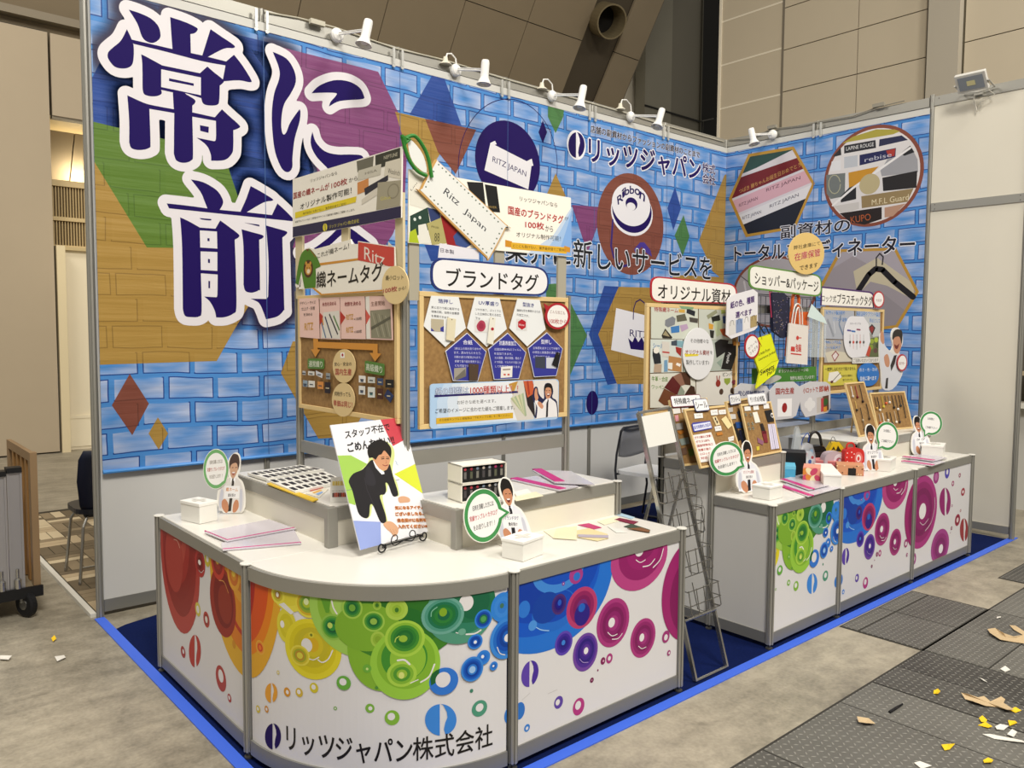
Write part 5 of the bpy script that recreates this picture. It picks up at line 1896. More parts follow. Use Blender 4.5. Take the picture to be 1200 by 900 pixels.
bub(S6, *q(855, 525, 12, 34), ['#a03a86', '#8f2472', '#e0c8d8'])
for x, y, rx, ry, c in ((1050, 15, 14, 38, '#4a3fae'), (1123, 35, 6, 13, '#8f2a50'), (1083, 83, 7, 16, '#a03a70'), (1142, 132, 11, 23, '#a02a40'), (1078, 213, 4, 8, '#a05a80'), (1128, 242, 4, 8, '#a05a60'), (1075, 345, 5, 11, '#7f2a50'), (1068, 372, 2, 4, '#7f2a50')):
	a = q(x, y, rx, ry)
	ringb(S6, a[0], a[1], a[2], a[3], c, (0, 0, .42))

# ================================================================== DISPLAY FRAMES AND BOARDS
CORK = shade_mat('cork', lambda nt, b: (
	(lambda tc, n, r: (nt.links.new(tc.outputs['Object'], n.inputs['Vector']), nt.links.new(n.outputs[0], r.inputs[0]), nt.links.new(r.outputs[0], b.inputs['Base Color'])))(
		N_(nt, 'ShaderNodeTexCoord'), N_(nt, 'ShaderNodeTexNoise'), N_(nt, 'ShaderNodeValToRGB'))))
for n in CORK.node_tree.nodes:
	if n.type == 'TEX_NOISE':
		n.inputs['Scale'].default_value = 55; n.inputs['Detail'].default_value = 6
	if n.type == 'VALTORGB':
		n.color_ramp.elements[0].position = 0.3; n.color_ramp.elements[0].color = rgb('#856338')
		n.color_ramp.elements[1].position = 0.7; n.color_ramp.elements[1].color = rgb('#9c7947')
CORK.node_tree.nodes['Principled BSDF'].inputs['Roughness'].default_value = 0.9

PX, PY = -5.2, -1.976
FT = 1.80
fr1 = thing('display_stand', 'tall aluminium post frame of the left island carrying two cork boards', 'stand', (PX, PY, 0))
post(PX, -0.987, 0.03, FT + .02, fr1); post(PX, PY, 0.03, FT + .02, fr1); post(-4.235, PY, 0.03, FT, fr1)
for (x, y) in ((PX, -0.987), (PX, PY), (-4.235, PY)):
	foot(x, y, fr1)
for zz_ in (0.99, ):
	MB().box(PX - .008, PY + .02, zz_, PX + .008, -0.987 - .02, zz_ + .06).build('rail', ALU, fr1)
	MB().box(PX + .02, PY - .008, zz_ + .05, -4.235 - .02, PY + .008, zz_ + .115).build('rail', ALU, fr1)
fr2 = thing('display_stand', 'long aluminium post frame of the right island behind the sample boards', 'stand', (XE, PY, 0))
for x in (XE, XF, XG, XH):
	post(x, PY, 0.03 if x == XE else HC + .003, FT, fr2)
foot(XE, PY, fr2)
for (x0, x1) in ((XE, XF), (XF, XG), (XG, XH)):
	MB().box(x0 + .02, PY - .008, 0.925, x1 - .02, PY + .008, 0.985).build('rail', ALU, fr2)
	MB().box(x0 + .02, PY - .006, FT - .05, x1 - .02, PY + .006, FT).build('rail', ALU, fr2)

F1 = Sheet((PX - .035, 0, 0), (0, -1, 0), (0, 0, 1))      # face plane of boards looking left
F2 = Sheet((0, PY - .035, 0), (1, 0, 0), (0, 0, 1))       # face plane of boards looking front
SHEETS.remove(F1); SHEETS.remove(F2)

def cork_board(name, label, F, tl, br, wd=0.022, dh=0.0, group=None, rect=None):
	"""framed pin board; tl and br are photo corners on plane F"""
	if rect:
		a0, b0, a1, b1_ = rect
	else:
		a0, b1_ = F.loc(*tl)
		a1, b0 = F.loc(*br)
	t = thing(name, label, 'pin board', tuple(F.w((a0 + a1) / 2, b0, 0)), group=group)
	MB().obox(F.w(a0 + wd, b0 + wd, -0.012), F.U * (a1 - a0 - 2 * wd), F.V * (b1_ - b0 - 2 * wd), F.N * 0.008).build('cork', CORK, t)
	for (x0, y0, x1, y1) in ((a0, b0, a1, b0 + wd), (a0, b1_ - wd, a1, b1_), (a0, b0 + wd, a0 + wd, b1_ - wd), (a1 - wd, b0 + wd, a1, b1_ - wd)):
		MB().obox(F.w(x0, y0, -0.016), F.U * (x1 - x0), F.V * (y1 - y0), F.N * 0.018).build('frame_strip', PINE, t, bevel=.002)
	return t, (a0, b0, a1, b1_)

def F_at(F, d):
	s = Sheet(F.O + F.N * d, F.U, F.V)
	return s

def card(F, d, name, label, cat, pts, color, th=0.004, group=None, n=0):
	"""separate flat card fixed d in front of plane F; returns its own print sheet"""
	s = F_at(F, d)
	P = ms(pts, n) if n else pts
	o = board(name, label, cat, s, P, th, color if not isinstance(color, str) else mat(color, 0.5), group)
	return s

def rr_px(x0, y0, x1, y1, r, sk=0.0, skr=0.0):
	"""rounded rectangle between photo rows and columns; sk = photo rise of the right end"""
	out = []
	cx_, cy_ = (x0 + x1) / 2, (y0 + y1) / 2
	for px_, py_ in rrect(x1 - x0, y1 - y0, r, 5, cx_, cy_):
		t = (px_ - x0) / (x1 - x0)
		out.append((px_, py_ + (sk * t)))
	return out

TXT = '#1c1814'
RED = '#a3202a'
CR = mat('#f0ebdf', 0.5)

# ---------------- left board (faces left)
bd1, R1 = cork_board('pin_board', 'narrow cork board with lion sweater header, facing left', F1, (349, 347), (466, 497), rect=None)
a0, b0, a1, b1_ = R1
# top sign
s = card(F1, .012, 'sign_board', 'white and navy sign about woven name labels, topmost of the left frame', 'sign', [(343, 210), (471, 171.5), (470, 255), (343, 278.5)], CR, .006)
SG = s
s.poly([(343.2, 266), (470, 241.5), (470, 255), (343.2, 278)], mat('#2b2648'))
s.poly([(418, 189), (438, 183), (437, 196), (419, 202)], '#6d6a5c')
s.poly([(440, 182), (469, 173), (469, 190), (440, 198)], '#3a3a30')
s.poly([(420, 200), (447, 192), (446, 205), (419, 212)], '#c9c4b4')
s.poly([(452, 190), (470, 185), (470, 210), (450, 206)], '#d9d2c0')
s.poly([(419, 214), (432, 209), (432, 223), (419, 228)], '#cf8a4e')
s.poly([(427, 221), (455, 205), (455, 211), (428, 229)], '#2d2c38')
s.poly([(424, 234), (443, 220), (443, 228), (424, 240)], '#d6cfc0')
s.poly([(443, 214), (470, 211), (469, 241), (441, 246)], '#a39c86')
s.ell(461, 224, 7, 9, mat('#8a836e'), 24).ell(461, 224, 5.6, 7.4, mat('#a39c86'), 24)
s.text('NEPTUNE', (450, 183), (466, 178.5), (450, 187), '#c9c3ac')
s.text('HISA', (428, 202), (442, 198), (428, 205), '#6f6a5c')
s.text('Woolrich', (455, 197), (469, 200), (454.5, 203), '#5a5446')
s.text('Gibus', (446, 231), (458, 229), (446, 235), '#c9c05a')
s.text('リッツジャパンなら', (364, 210), (395, 200.5), (364, 214), TXT)
s.text('国産の織ネームが', (344, 226), (386, 214), (344, 233.5), mat('#a02c2c'), .02)
s.text('100枚', (388.5, 214), (407, 208), (388.5, 221.5), mat('#a02c2c'), .02)
s.text('から', (409, 209), (419, 206), (409, 214), TXT)
s.text('オリジナル製作可能！', (352, 239), (412, 219), (352, 246), TXT, .01)
s.poly([(346, 249), (418, 230), (417, 237), (346, 256)], '#e3cc2c')
s.text('海外製品にも負けない、業界最安値でご提供！', (355, 249), (406, 237), (355, 252), TXT)
s.text('刺繍下札プリントなど ご要望のデザインにて最安値で柔軟にご提案いたします。', (346, 259), (416, 244), (346, 261.5), TXT)
s.text('リッツ ジャパン株式会社', (386, 263.5), (421, 256), (386, 268), '#cfc24a')
s.ell(381, 266.5, 2.6, 4.6, mat('#d9cc3a'), 20)
s.line([(381, 263), (381.5, 270)], .006, mat('#2b2648'))
# slats that carry the sign
for i, (x0, x1, y0, y1) in enumerate([(346, 354, 274, 350), (400, 408, 266, 350), (463, 472, 250, 350)]):
	A_ = F1.loc(x0, y0); B_ = F1.loc(x1, y0); C__ = F1.loc((x0 + x1) / 2, y1)
	o = MB().obox(F1.w(A_[0], C__[1], -0.012), F1.U * (B_[0] - A_[0]), F1.V * (A_[1] + .08 - C__[1]), F1.N * .012).build('slat', mat('#cfc19c', .6), SG.parent)
# header
s = card(F1, .010, 'header_sign', 'cream header sign with green lion sweater and red flag above the left cork board', 'sign',
         [(369, 292), (411, 280.5), (412, 286), (419.5, 286), (419.5, 282.5), (462, 289), (463, 312), (461, 318), (461, 341), (375, 346), (366, 338), (350, 339), (353, 325), (352, 336), (347, 337), (346, 334), (352, 300), (357, 292), (362, 290)], CR, .006)
s.poly([(369, 309), (420, 302.5), (420, 305), (369, 312)], '#cf9038')
s.poly([(376, 344.5), (461, 338.5), (461, 340.5), (376, 346)], '#cf9038')
s.poly([(376, 346), (366, 338), (367, 336), (377, 344)], '#cf9038')
s.poly([(420, 283.5), (462, 290), (462, 312), (456, 312), (419.5, 305)], mat('#c9493f'))
s.poly([(455, 283), (462, 290), (455, 288)], '#e0dccf')
s.text('Ritz', (427, 289), (451, 297), (427, 304), '#e8dcd0')
s.text('これが織ネーム！', (372, 296.5), (409, 284.5), (372, 303), TXT)
s.text('織ネームタグ', (371, 319), (449, 307), (371, 338), TXT, .015)
s.spoly([(356, 294), (362, 291.5), (366, 294), (372, 302), (376, 312, 1), (370, 315, 1), (370.5, 325), (370, 337, 1), (357, 338, 1), (355, 327), (353.5, 318, 1), (350, 334, 1), (346.5, 332, 1), (349, 315), (352, 301)], mat('#4f7f28'))
s.poly([(358.5, 292), (362.5, 291.5), (361, 295)], '#6a2f22')
s.line([(364, 293), (370, 301)], .006, '#8f5a2c')
s.ell(361.5, 315, 5.6, 10.5, mat('#4a2c16'), 24)
s.ell(361.5, 315.5, 3.7, 6.8, mat('#c9913f'), 24)
s.ell(359, 308.5, 1.2, 2.2, mat('#c9913f'), 12).ell(364, 308.5, 1.2, 2.2, mat('#c9913f'), 12)
s.ell(361.7, 318, 1.9, 2.6, mat('#e9dcc0'), 14)
s.ell(360.2, 314, .5, .9, BLACK, 8).ell(363.2, 314, .5, .9, BLACK, 8)
s = card(F1, .018, 'round_sign', 'round cream sign reading 100 pieces and up, right of the sweater header', 'sign', [(463 + 15.5 * math.cos(t / 4 * math.pi / 4), 334 + 22.5 * math.sin(t / 4 * math.pi / 4)) for t in range(32)], mat('#e3cb96', .5), .004)
s.text('最小ロット', (452, 323), (473, 322), (452, 328.5), TXT)
s.text('100枚', (449, 338), (465.5, 335), (449, 344), mat('#b03a4a'), .01)
s.text('から！', (467, 337), (476, 335), (467, 341), TXT)
# printed process cards on the cork
card_px = [((350.5, 350), (373, 349), (374, 397), (351.5, 395)), ((374.5, 349), (397.5, 348), (399, 398), (375.5, 397)), ((398.5, 348), (427, 347), (428, 397.5), (400, 397)), ((428.5, 347), (459, 347), (460, 398.5), (429.5, 397.5))]
labs = ['pink card printed with design and size, leftmost of four on the left cork board', 'pink card printed with coloured thread stripes on the left cork board', 'pink card printed with two quantity rows on the left cork board', 'pink card with a grey loom photograph, rightmost on the left cork board']
cs = []
for p, l in zip(card_px, labs):
	cs.append(card(F1, .003, 'process_card', l, 'card', list(p), mat('#e8c4ba', .5), .003, 'process cards'))
c1, c2, c3, c4 = cs
c1.text('デザイン・サイズ', (351.5, 353.5), (370, 352), (351.5, 357.5), TXT)
c1.text('仕上げ・形態', (353.5, 360), (369, 359), (353.5, 364), TXT)
c1.text('を決める', (356, 367), (366, 366.4), (356, 370.5), TXT)
c1.text('RITZ', (357, 379), (367, 378), (357, 387), mat('#c9962c'), .02)
c2.poly([(374.5, 366), (381, 373), (374.8, 381)], '#b5382f')
c2.text('糸色を決める', (378, 354.5), (394, 353), (378, 359), mat('#8f2c2c'), .01)
c2.poly([(379, 366), (397.5, 364), (398.6, 397), (377, 396)], '#dcd8cf')
for x0, y0, x1, y1, cc_ in ((381, 371, 389, 396, '#252b55'), (386, 368, 396, 392, '#2b2436'), (391, 370, 398, 387, '#4d7a3a'), (377, 378, 382, 396, '#4f6a90'), (378, 373, 379, 381, '#cf8a3a')):
	c2.line([(x0, y0), (x1, y1)], .010, cc_, rnd=False)
c3.poly([(398.5, 364), (405, 372), (399, 381)], '#b5382f')
c3.text('枚数を決める', (404, 354), (423, 352.5), (404, 359), mat('#8f2c2c'), .01)
c3.text('RITZ', (406, 369), (414, 368), (406, 375), mat('#c9962c'), .02)
c3.text('×100枚', (415, 372), (424, 371), (415, 376), TXT)
c3.text('RITZ', (406, 384), (414, 383), (406, 390), mat('#c9962c'), .02)
c3.text('×1000枚', (415, 387), (424, 386), (415, 391), TXT)
c4.poly([(428.5, 348), (433, 347), (434, 397), (429.5, 397)], '#e9e5dc')
c4.poly([(428.5, 362), (434, 371), (429, 381)], '#cf5a4e')
c4.text('生産開始', (435, 353.5), (451, 352), (435, 359), mat('#7a5648'))
c4.poly([(434, 364), (457.5, 362), (459, 397), (435, 396)], '#8b8873')
for k in range(5):
	c4.line([(436 + k * 4, 366 + k), (444 + k * 3.4, 395)], .005, '#6a6856' if k % 2 else '#a9a690', rnd=False)
c4.line([(435, 385), (458, 372)], .012, '#5d5c4e', rnd=False)
# orange arrow and cards
s = card(F1, .002, 'arrow_cutout', 'orange double arrow cutout under the pink cards', 'cutout', [(367, 396.5), (372.5, 396.7), (372.5, 400.5), (442, 403), (442, 414), (446.5, 414.5), (439.5, 423.5), (433, 413.5), (437, 413.7), (437, 410.5), (372, 407.5), (372, 409.5), (375, 409.7), (369.5, 418.5), (364.5, 409.3), (367.5, 409.4)], mat('#cf8f3c', .5), .002)
s = card(F1, .003, 'label_card', 'green card reading ordinary weave under the left arrow head', 'card', rr_px(360.5, 420, 379.5, 432, 1.5, 0.5), mat('#557f38', .5), .003)
s.text('通常織り', (362, 422.5), (378, 423), (362, 430), mat('#dfe6d0'), .01)
s = card(F1, .003, 'label_card', 'green card reading fine weave under the right arrow head', 'card', rr_px(427.5, 422.5, 450, 436.5, 1.5, 4), mat('#557f38', .5), .003)
s.text('高級織り', (429, 425.5), (448, 429), (429, 434), mat('#dfe6d0'), .01)
s = card(F1, .006, 'oval_card', 'upper cream oval card with small flag on the left cork board', 'card', [(403 + 13.2 * math.cos(t * math.pi / 16), 429 + 19.8 * math.sin(t * math.pi / 16)) for t in range(32)], mat('#d9c08c', .5), .004)
s.poly([(399, 413), (404, 413), (404, 419.5), (399, 419.5)], '#eeeae0').ell(401.5, 416, 1.1, 1.8, mat('#a3202a'), 12)
s.text('安心・安全の', (392, 424.5), (412, 424), (392, 429), TXT)
s.text('国内生産', (393, 432), (412, 432), (393, 439.5), mat('#b0453f'), .015)
s = card(F1, .006, 'oval_card', 'lower cream oval card on the left cork board', 'card', [(402.2 + 13.2 * math.cos(t * math.pi / 16), 468.5 + 19.8 * math.sin(t * math.pi / 16)) for t in range(32)], mat('#d9c08c', .5), .004)
s.text('何枚作っても', (392, 458.5), (411, 459.5), (392, 464), TXT)
s.text('単価は同じ！', (391, 468.5), (413, 471), (391, 475.5), mat('#b0453f'), .015)
# small tags pinned to the left cork board
tags = [(354.5, 434.5, 357.8, 439.5, '#b7babc', 'small grey tag, top left under the ordinary weave card'), (361, 434.8, 368, 440, '#d6d4cc', 'small white tag, second in the upper row under the ordinary weave card'),
		(370, 435, 378, 442, '#cdcfd4', 'small tilted white tag, third in the upper row under the ordinary weave card'), (382, 437, 386.5, 444.5, '#8e9496', 'small grey tag, fourth in the upper row, left of the ovals'),
		(355, 445.5, 360, 453.5, '#8fa0ad', 'small blue grey tag, first in the lower row left of the ovals'), (361.5, 446, 368.5, 454, '#dcdad2', 'small white tag, second in the lower row left of the ovals'),
		(372, 447, 378.5, 456, '#cf8a45', 'small orange tag, lower row left of the ovals'), (380.5, 447.5, 387, 461, '#2a2226', 'tall dark tag, lower row beside the oval'),
		(420.5, 440, 428, 448.5, '#e2e0da', 'small white tag, first in the upper row under the fine weave card'), (431, 441.5, 439, 449, '#c9ccc6', 'small pale tag, second in the upper row under the fine weave card'),
		(442, 443, 448.5, 451.5, '#39496b', 'small blue tag, third in the upper row under the fine weave card'), (451.5, 444.5, 461, 454.5, '#1d1b1a', 'black tag, upper row beside the right frame strip'),
		(420.5, 452, 427.5, 462.5, '#dcdcd6', 'small white tag, first in the lower row right of the ovals'), (431, 453.5, 439, 466, '#d5dad4', 'white tag with green print, lower row right of the ovals'),
		(442, 455, 448.5, 468, '#4a2a20', 'dark brown tag, lower row right of the ovals'), (451, 457, 460, 470, '#28355c', 'navy diamond tag hanging by the right frame strip')]
for i, (x0, y0, x1, y1, c_, l) in enumerate(tags):
	if i == 15:
		P = [(454, 456), (461, 464), (457.5, 472), (450, 463.5)]
	elif i == 2:
		P = [(370, 434.5), (378, 438), (377, 443), (370.5, 439.5)]
	else:
		P = [(x0, y0), (x1, y0 + .6), (x1, y1), (x0, y1 - .4)]
	s = card(F1, .006 + .002 * (i % 3), 'woven_tag', l, 'tag', P, mat(c_, .6), .002, 'sample tags on the left cork board')
	mx, my = (x0 + x1) / 2, (y0 + y1) / 2
	dk = '#3a4048' if i not in (7, 11, 14, 15, 10) else '#c9bfa0'
	s.line([(mx - 2, my + .4), (mx + 2, my + .8)], .005, dk, rnd=False)
	if i in (4, 8, 12, 13):
		s.poly([(mx - 1.6, my + 1), (mx + 1.6, my + 1.3), (mx + 1.6, my + 3.4), (mx - 1.6, my + 3)], '#3f6a6a' if i == 13 else '#4a5568')

# ---------------- middle board (faces front)
bd2, R2 = cork_board('pin_board', 'wide cork board with pentagon cards behind the catalogue boxes', F2, (491.5, 341), (664.5, 488))
s = card(F2, .004, 'sign_board', 'white sign with blue corner about brand tags, topmost of the middle frame', 'sign', [(479, 198), (669, 231.8), (670, 301), (478.5, 284.5)], CR, .006)
for i, (x0, x1, y0, l) in enumerate([(480, 492, 270, 'grey slat under the middle sign, beside the corner post'), (581, 592, 280, 'grey slat under the middle sign, at the tip of the paper tag'), (655, 664.5, 290, 'grey slat under the middle sign, at its right end')]):
	A_ = F2.loc(x0, y0); B_ = F2.loc(x1, y0); C__ = F2.loc((x0 + x1) / 2, 352)
	o = MB().obox(F2.w(A_[0], C__[1], -0.016), F2.U * (B_[0] - A_[0]), F2.V * (A_[1] + .02 - C__[1]), F2.N * .012).build('slat', mat('#a6a08f', .5), s.parent)
s.poly([(479.5, 199), (503, 203), (503, 247), (480, 240)], '#dcd9cc')
s.poly([(480.5, 253), (501, 243), (505, 268), (480.5, 280)], '#253f33')
s.poly([(501, 243), (515, 247), (517, 262), (505, 262)], '#2c3a66')
s.poly([(480, 272), (487, 268), (491, 285), (479, 284)], '#a8b824')
s.poly([(490, 264), (499, 262), (505, 285), (491, 286)], '#dcdad0')
s.poly([(500, 262), (517, 255), (524, 285), (506, 287)], '#a9a066')
s.poly([(516, 252), (534, 262), (540, 290), (524, 288)], '#8f1d22')
s.poly([(531, 277), (538, 269), (552, 272), (553, 286), (545, 291), (534, 287)], '#3a4f86')
s.poly([(547, 213), (566, 214), (569, 240), (556, 245)], '#1b1a1c')
s.poly([(568, 216), (582, 218.5), (586, 249), (573, 248)], '#171618')
s.text('DIVER', (571, 241), (582, 242), (571, 243.5), '#a3874a')
s.text('Lim', (481, 222), (488, 213), (482, 224), '#6a6558')
s.text('JAPAN LINEN', (505, 264), (514, 266), (505, 267), '#2f2c1c')
s.text('88', (509, 273), (515, 273), (509, 283), '#4a4630')
s.ell(486, 257, 1.6, 2, mat('#cfd8cf'), 10).ell(492, 255, 1.6, 2, mat('#cfd8cf'), 10)
for k, c_ in enumerate(['#d9dfe2', '#bfcfe2', '#9dbbe0', '#7fa8dd']):
	s.poly([(669.5, 240 + k * 3), (669.5, 300), (600 + k * 18, 296 + k), (640 + k * 8, 280 - k * 4)], c_) if k else None
s.text('リッツジャパンなら', (609, 230), (653, 238), (609, 235.5), TXT)
s.text('国産のブランドタグ', (595.5, 241), (660, 253), (595.5, 251), mat('#b02026'), .02)
s.text('が', (661.5, 253.5), (666, 254), (661.5, 258), TXT)
s.text('100枚', (615.5, 258.5), (637.5, 261), (615.5, 267), mat('#b02026'), .02)
s.text('から', (639, 264), (648, 265), (639, 271), TXT)
s.text('オリジナル制作可能！', (605, 271.5), (657, 277), (605, 277.5), TXT)
s.poly([(592, 281), (600, 283), (600, 290), (592, 289)], '#c98a24')
s.poly([(599, 284), (664, 290), (664, 297.5), (599, 291.5)], '#d9a92c')
s.poly([(661, 288), (668, 290), (668, 296), (661, 295)], '#c98a24')
s.text('どこにも負けない、業界最安値でご提供！', (601, 286), (662, 291.5), (601, 289.8), TXT)
s = card(F2, .007, 'sign_label', 'small white label strip hanging under the middle sign', 'label', [(515.5, 285), (561, 293), (561, 304), (513.5, 302)], mat('#dddbe2', .5), .003)
s.text('日本製', (516, 290.5), (532, 293), (516, 295.5), '#4a4658')
s = card(F2, .016, 'hang_tag_sign', 'big tilted white paper tag cutout with green string and dotted edge', 'sign', ms([(512, 187.5, 1), (592, 262), (593, 267), (574, 303), (571, 303, 1), (494, 227), (493, 221), (509, 189)], 4), mat('#c79a55', .5), .008)
SGT = s
s.poly(ms([(513, 189, 1), (591, 262.5), (592, 266.5), (573.5, 301), (571.5, 301, 1), (496, 226), (495, 221), (511, 190)], 4), mat('#dfe0dc'))
edge = [((514, 193), (588, 264)), ((588, 268), (573, 297)), ((570, 296), (500, 226)), ((499, 219), (511, 195))]
for (p, q_) in edge:
	n = int(math.hypot(q_[0] - p[0], q_[1] - p[1]) / 6)
	for k in range(n):
		t = k / n
		s.ell(p[0] + (q_[0] - p[0]) * t, p[1] + (q_[1] - p[1]) * t, 1.0, 1.0, mat('#5d6a5a'), 8)
s.text('Ritz', (523, 220), (540, 235), (519, 226.5), '#2d2f38')
s.text('Japan', (546, 243), (571, 266), (542, 250.5), '#2d2f38')
# loop of the tag: real tube
P = [(474, 164), (470, 158), (473, 172), (479, 188), (489, 200), (500, 206)]
mb = MB()
lp = F_at(F2, .022)
SHEETS.remove(lp)
loopL = [(500, 206), (490, 201), (481, 190), (475, 175), (471, 158)]
loopR = [(473, 163), (485, 159), (495, 170), (502, 186), (506, 208)]
mb.use(mat('#2c7a2a', .5))
for L_ in (loopL, loopR):
	mb.tube([lp.w(*lp.loc(*p)) for p in smooth2(L_, 5, closed=False)], 0.008, 8)
mb.tube([lp.w(*lp.loc(*p)) for p in ((472, 160), (475, 168), (479, 164), (474, 162))], .012, 8)
mb.build('string_loop', None, bpy.data.objects['hang_tag_sign'])
s.poly(ms([(478, 165), (484, 166), (496, 182), (500, 202), (489, 196), (481, 184)], 3), mat('#dfe0dc'))
# header
s = card(F2, .012, 'header_sign', 'white stadium shaped header with navy rim above the pentagon cards', 'sign', rc([(505, 301), (643, 313.5), (643.5, 347.5), (505, 341)], 17, 7), mat('#22316f', .45), .006)
s.poly(rc([(507.3, 303.3), (641, 315.5), (641.3, 345.3), (507.3, 339)], 15.5, 7), mat('#e6e5e6'))
s.text('ブランドタグ', (523, 313.5), (631, 321.5), (523, 336), TXT, .015)
# pentagons
wp = [[(505.5, 346.5), (537.5, 348), (546, 384.5), (522, 406.5), (496.5, 382)], [(556.5, 348), (585.5, 349.5), (594, 385.5), (570.5, 406.5), (547.5, 384.5)], [(606.5, 350), (632.5, 351.5), (639.5, 386), (618, 406), (597, 384.5)]]
bp = [[(547.5, 390), (570, 412), (560, 447), (531, 446.5), (522, 411.5)], [(595, 390), (616.5, 413), (608, 444), (579, 445), (572, 409)], [(641, 389.5), (659.5, 408.5), (652, 440.5), (626, 442), (618.5, 408)]]
wl = ['white pentagon card with pale swatch, first of three on the middle cork board', 'white pentagon card with red wax seal picture on the middle cork board', 'white pentagon card with red hexagon, rightmost on the middle cork board']
bl_ = ['blue pentagon card with grey corner picture, first of three on the middle cork board', 'blue pentagon card with white label, middle of three on the middle cork board', 'blue pentagon card with black tag, rightmost on the middle cork board']
ws_ = [card(F2, .003, 'pentagon_card', l, 'card', p, mat('#e2e4e4', .5), .003, 'white pentagon cards') for p, l in zip(wp, wl)]
bs_ = [card(F2, .005, 'pentagon_card', l, 'card', p, mat('#d9dbe6', .5), .003, 'blue pentagon cards') for p, l in zip(bp, bl_)]
for s, p in zip(bs_, bp):
	cx_ = sum(q[0] for q in p) / 5; cy_ = sum(q[1] for q in p) / 5
	s.poly([(cx_ + (x - cx_) * .97, cy_ + (y - cy_) * .97) for x, y in p], '#33368e')
BLU = '#333a86'
s = ws_[0]
s.text('箔押し', (513.5, 350), (530.5, 351.5), (513.5, 355), BLU, .01)
for k, l in enumerate(['熱と圧力で紙に転写する', '特殊印刷。独特の金属感', 'を表現できます。']):
	s.text(l, (505.5, 358.5 + k * 5), ((538 if k < 2 else 527), 361 + k * 5), (505.5, 361.5 + k * 5), '#4a4a52')
s.poly([(505, 373.5), (520, 374.5), (520, 389), (505, 388)], '#b5ab93').poly([(505, 384), (509, 388), (505, 388)], '#33368e').poly([(516, 384), (520, 382), (520, 389), (516, 388)], '#33368e')
s = ws_[1]
s.text('UV厚盛り', (561, 352), (584, 354), (561, 357), BLU, .01)
for k, l in enumerate(['ツヤがあり、ぷっくりと', 'した立体的に見える加工', 'です。']):
	s.text(l, (557, 361 + k * 5), ((587 if k < 2 else 564), 363 + k * 5), (557, 364 + k * 5), '#4a4a52')
s.poly([(556, 374.5), (571.5, 375.5), (571.5, 390), (556, 389)], '#d9d6d2').spoly([(559, 380), (563, 375.5), (567.5, 377), (569, 383), (566, 388), (561, 388), (558.5, 384)], mat('#a83a52'))
s.ell(563.7, 382, 3, 3.8, mat('#962c44'), 16)
s = ws_[2]
s.text('型抜き', (612.5, 354), (625.5, 355.5), (612.5, 359), BLU, .01)
for k, l in enumerate(['複雑な形を表現するため', 'の加工です。']):
	s.text(l, (605.5, 362 + k * 5), ((633 if k < 1 else 620), 364 + k * 5), (605.5, 365 + k * 5), '#4a4a52')
s.poly([(605, 373.5), (617.5, 374.5), (617.5, 388), (605, 387)], '#d6d4d2').poly([(611.5, 374), (616, 377), (616, 383.5), (611.5, 386.5), (607, 383), (607, 377)], '#b0202c')
s.text('Ritz', (608.5, 379.5), (614.5, 380), (608.5, 381.5), '#e9d9d9')
tl_ = [(548, 398.5, '合紙', 11), (595, 399.5, '抗菌表面加工', 20), (640, 398, '型押し', 12)]
bt = [['2枚以上の紙を貼り合わせ', 'ます。厚みをもたせたり、', '印刷の透けが解消されます。', '表裏で違う紙を使用するこ', 'とも可能です。'], ['抗菌効果99.9%のフィルム', 'を追加できます。', '大水菌類、肺炎桿菌、黄色ブ', 'ドウ球菌、サルモネラ菌に対', 'して抗菌効果があります。'], ['立体感を出すことで手触り', 'の特性と高級感を演出した', '上品な加工です。']]
for s, (cx_, cy_, h_, w_), ls in zip(bs_, tl_, bt):
	s.text(h_, (cx_ - w_ / 2, cy_ - .3), (cx_ + w_ / 2, cy_ + .3), (cx_ - w_ / 2, cy_ + 5), '#e6e6f2', .015)
	for k, l in enumerate(ls):
		hw = 16 - abs(k - 1) * .4
		wd = hw * 2 * min(1, len(l) / 12)
		s.text(l, (cx_ - hw, cy_ + 8.2 + k * 5), (cx_ - hw + wd, cy_ + 9 + k * 5), (cx_ - hw, cy_ + 11.2 + k * 5), '#cfd0ea')
bs_[0].poly([(532, 431.5), (546, 430.5), (546, 441), (532, 446)], '#9a9489').poly([(533, 443), (545, 432), (546, 441), (534, 446)], '#6c675e')
bs_[1].poly([(587, 430), (600.5, 429), (600, 442), (586.5, 443)], '#e2dfd9').poly([(589, 432.5), (598, 432), (598, 433.5), (589, 434)], '#8d7d70').poly([(590, 438), (592.5, 438), (592.5, 440), (590, 440)], '#c04a3a').poly([(594.5, 438), (597, 438), (597, 440), (594.5, 440)], '#c04a3a')
bs_[2].poly([(627, 418), (639, 418), (639, 432), (627, 431)], '#3a3f4d').poly([(640, 419), (652, 419), (652, 432), (640, 431.5)], '#c6c9d2')
for (pp, c_, l) in (([(524.5, 372), (534.5, 374), (532.5, 400), (523, 398)], '#d8cfb2', 'tall cream tag pinned over the first white pentagon card'),
					([(574.5, 371), (581, 372.5), (578, 404), (571, 402)], '#e0ddd0', 'tall white tag with a red dot pinned over the second white pentagon card'),
					([(549.5, 426), (561, 427), (560, 446), (550, 446)], '#4b3a2c', 'dark brown tag pinned over the first blue pentagon card'),
					([(652.5, 412.5), (657, 414), (654, 431), (647, 427)], '#131214', 'black tilted tag pinned over the last blue pentagon card')):
	s2 = card(F2, .011, 'hang_tag', l, 'tag', pp, mat(c_, .6), .002, 'hang tags on the middle cork board')
	if 'red dot' in l:
		s2.ell(577, 385.5, 1.8, 1.9, mat('#a8202e'), 12)
	s2.ell((pp[0][0] + pp[1][0]) / 2, pp[0][1] + 2.5, .6, .7, mat('#55504a'), 8)
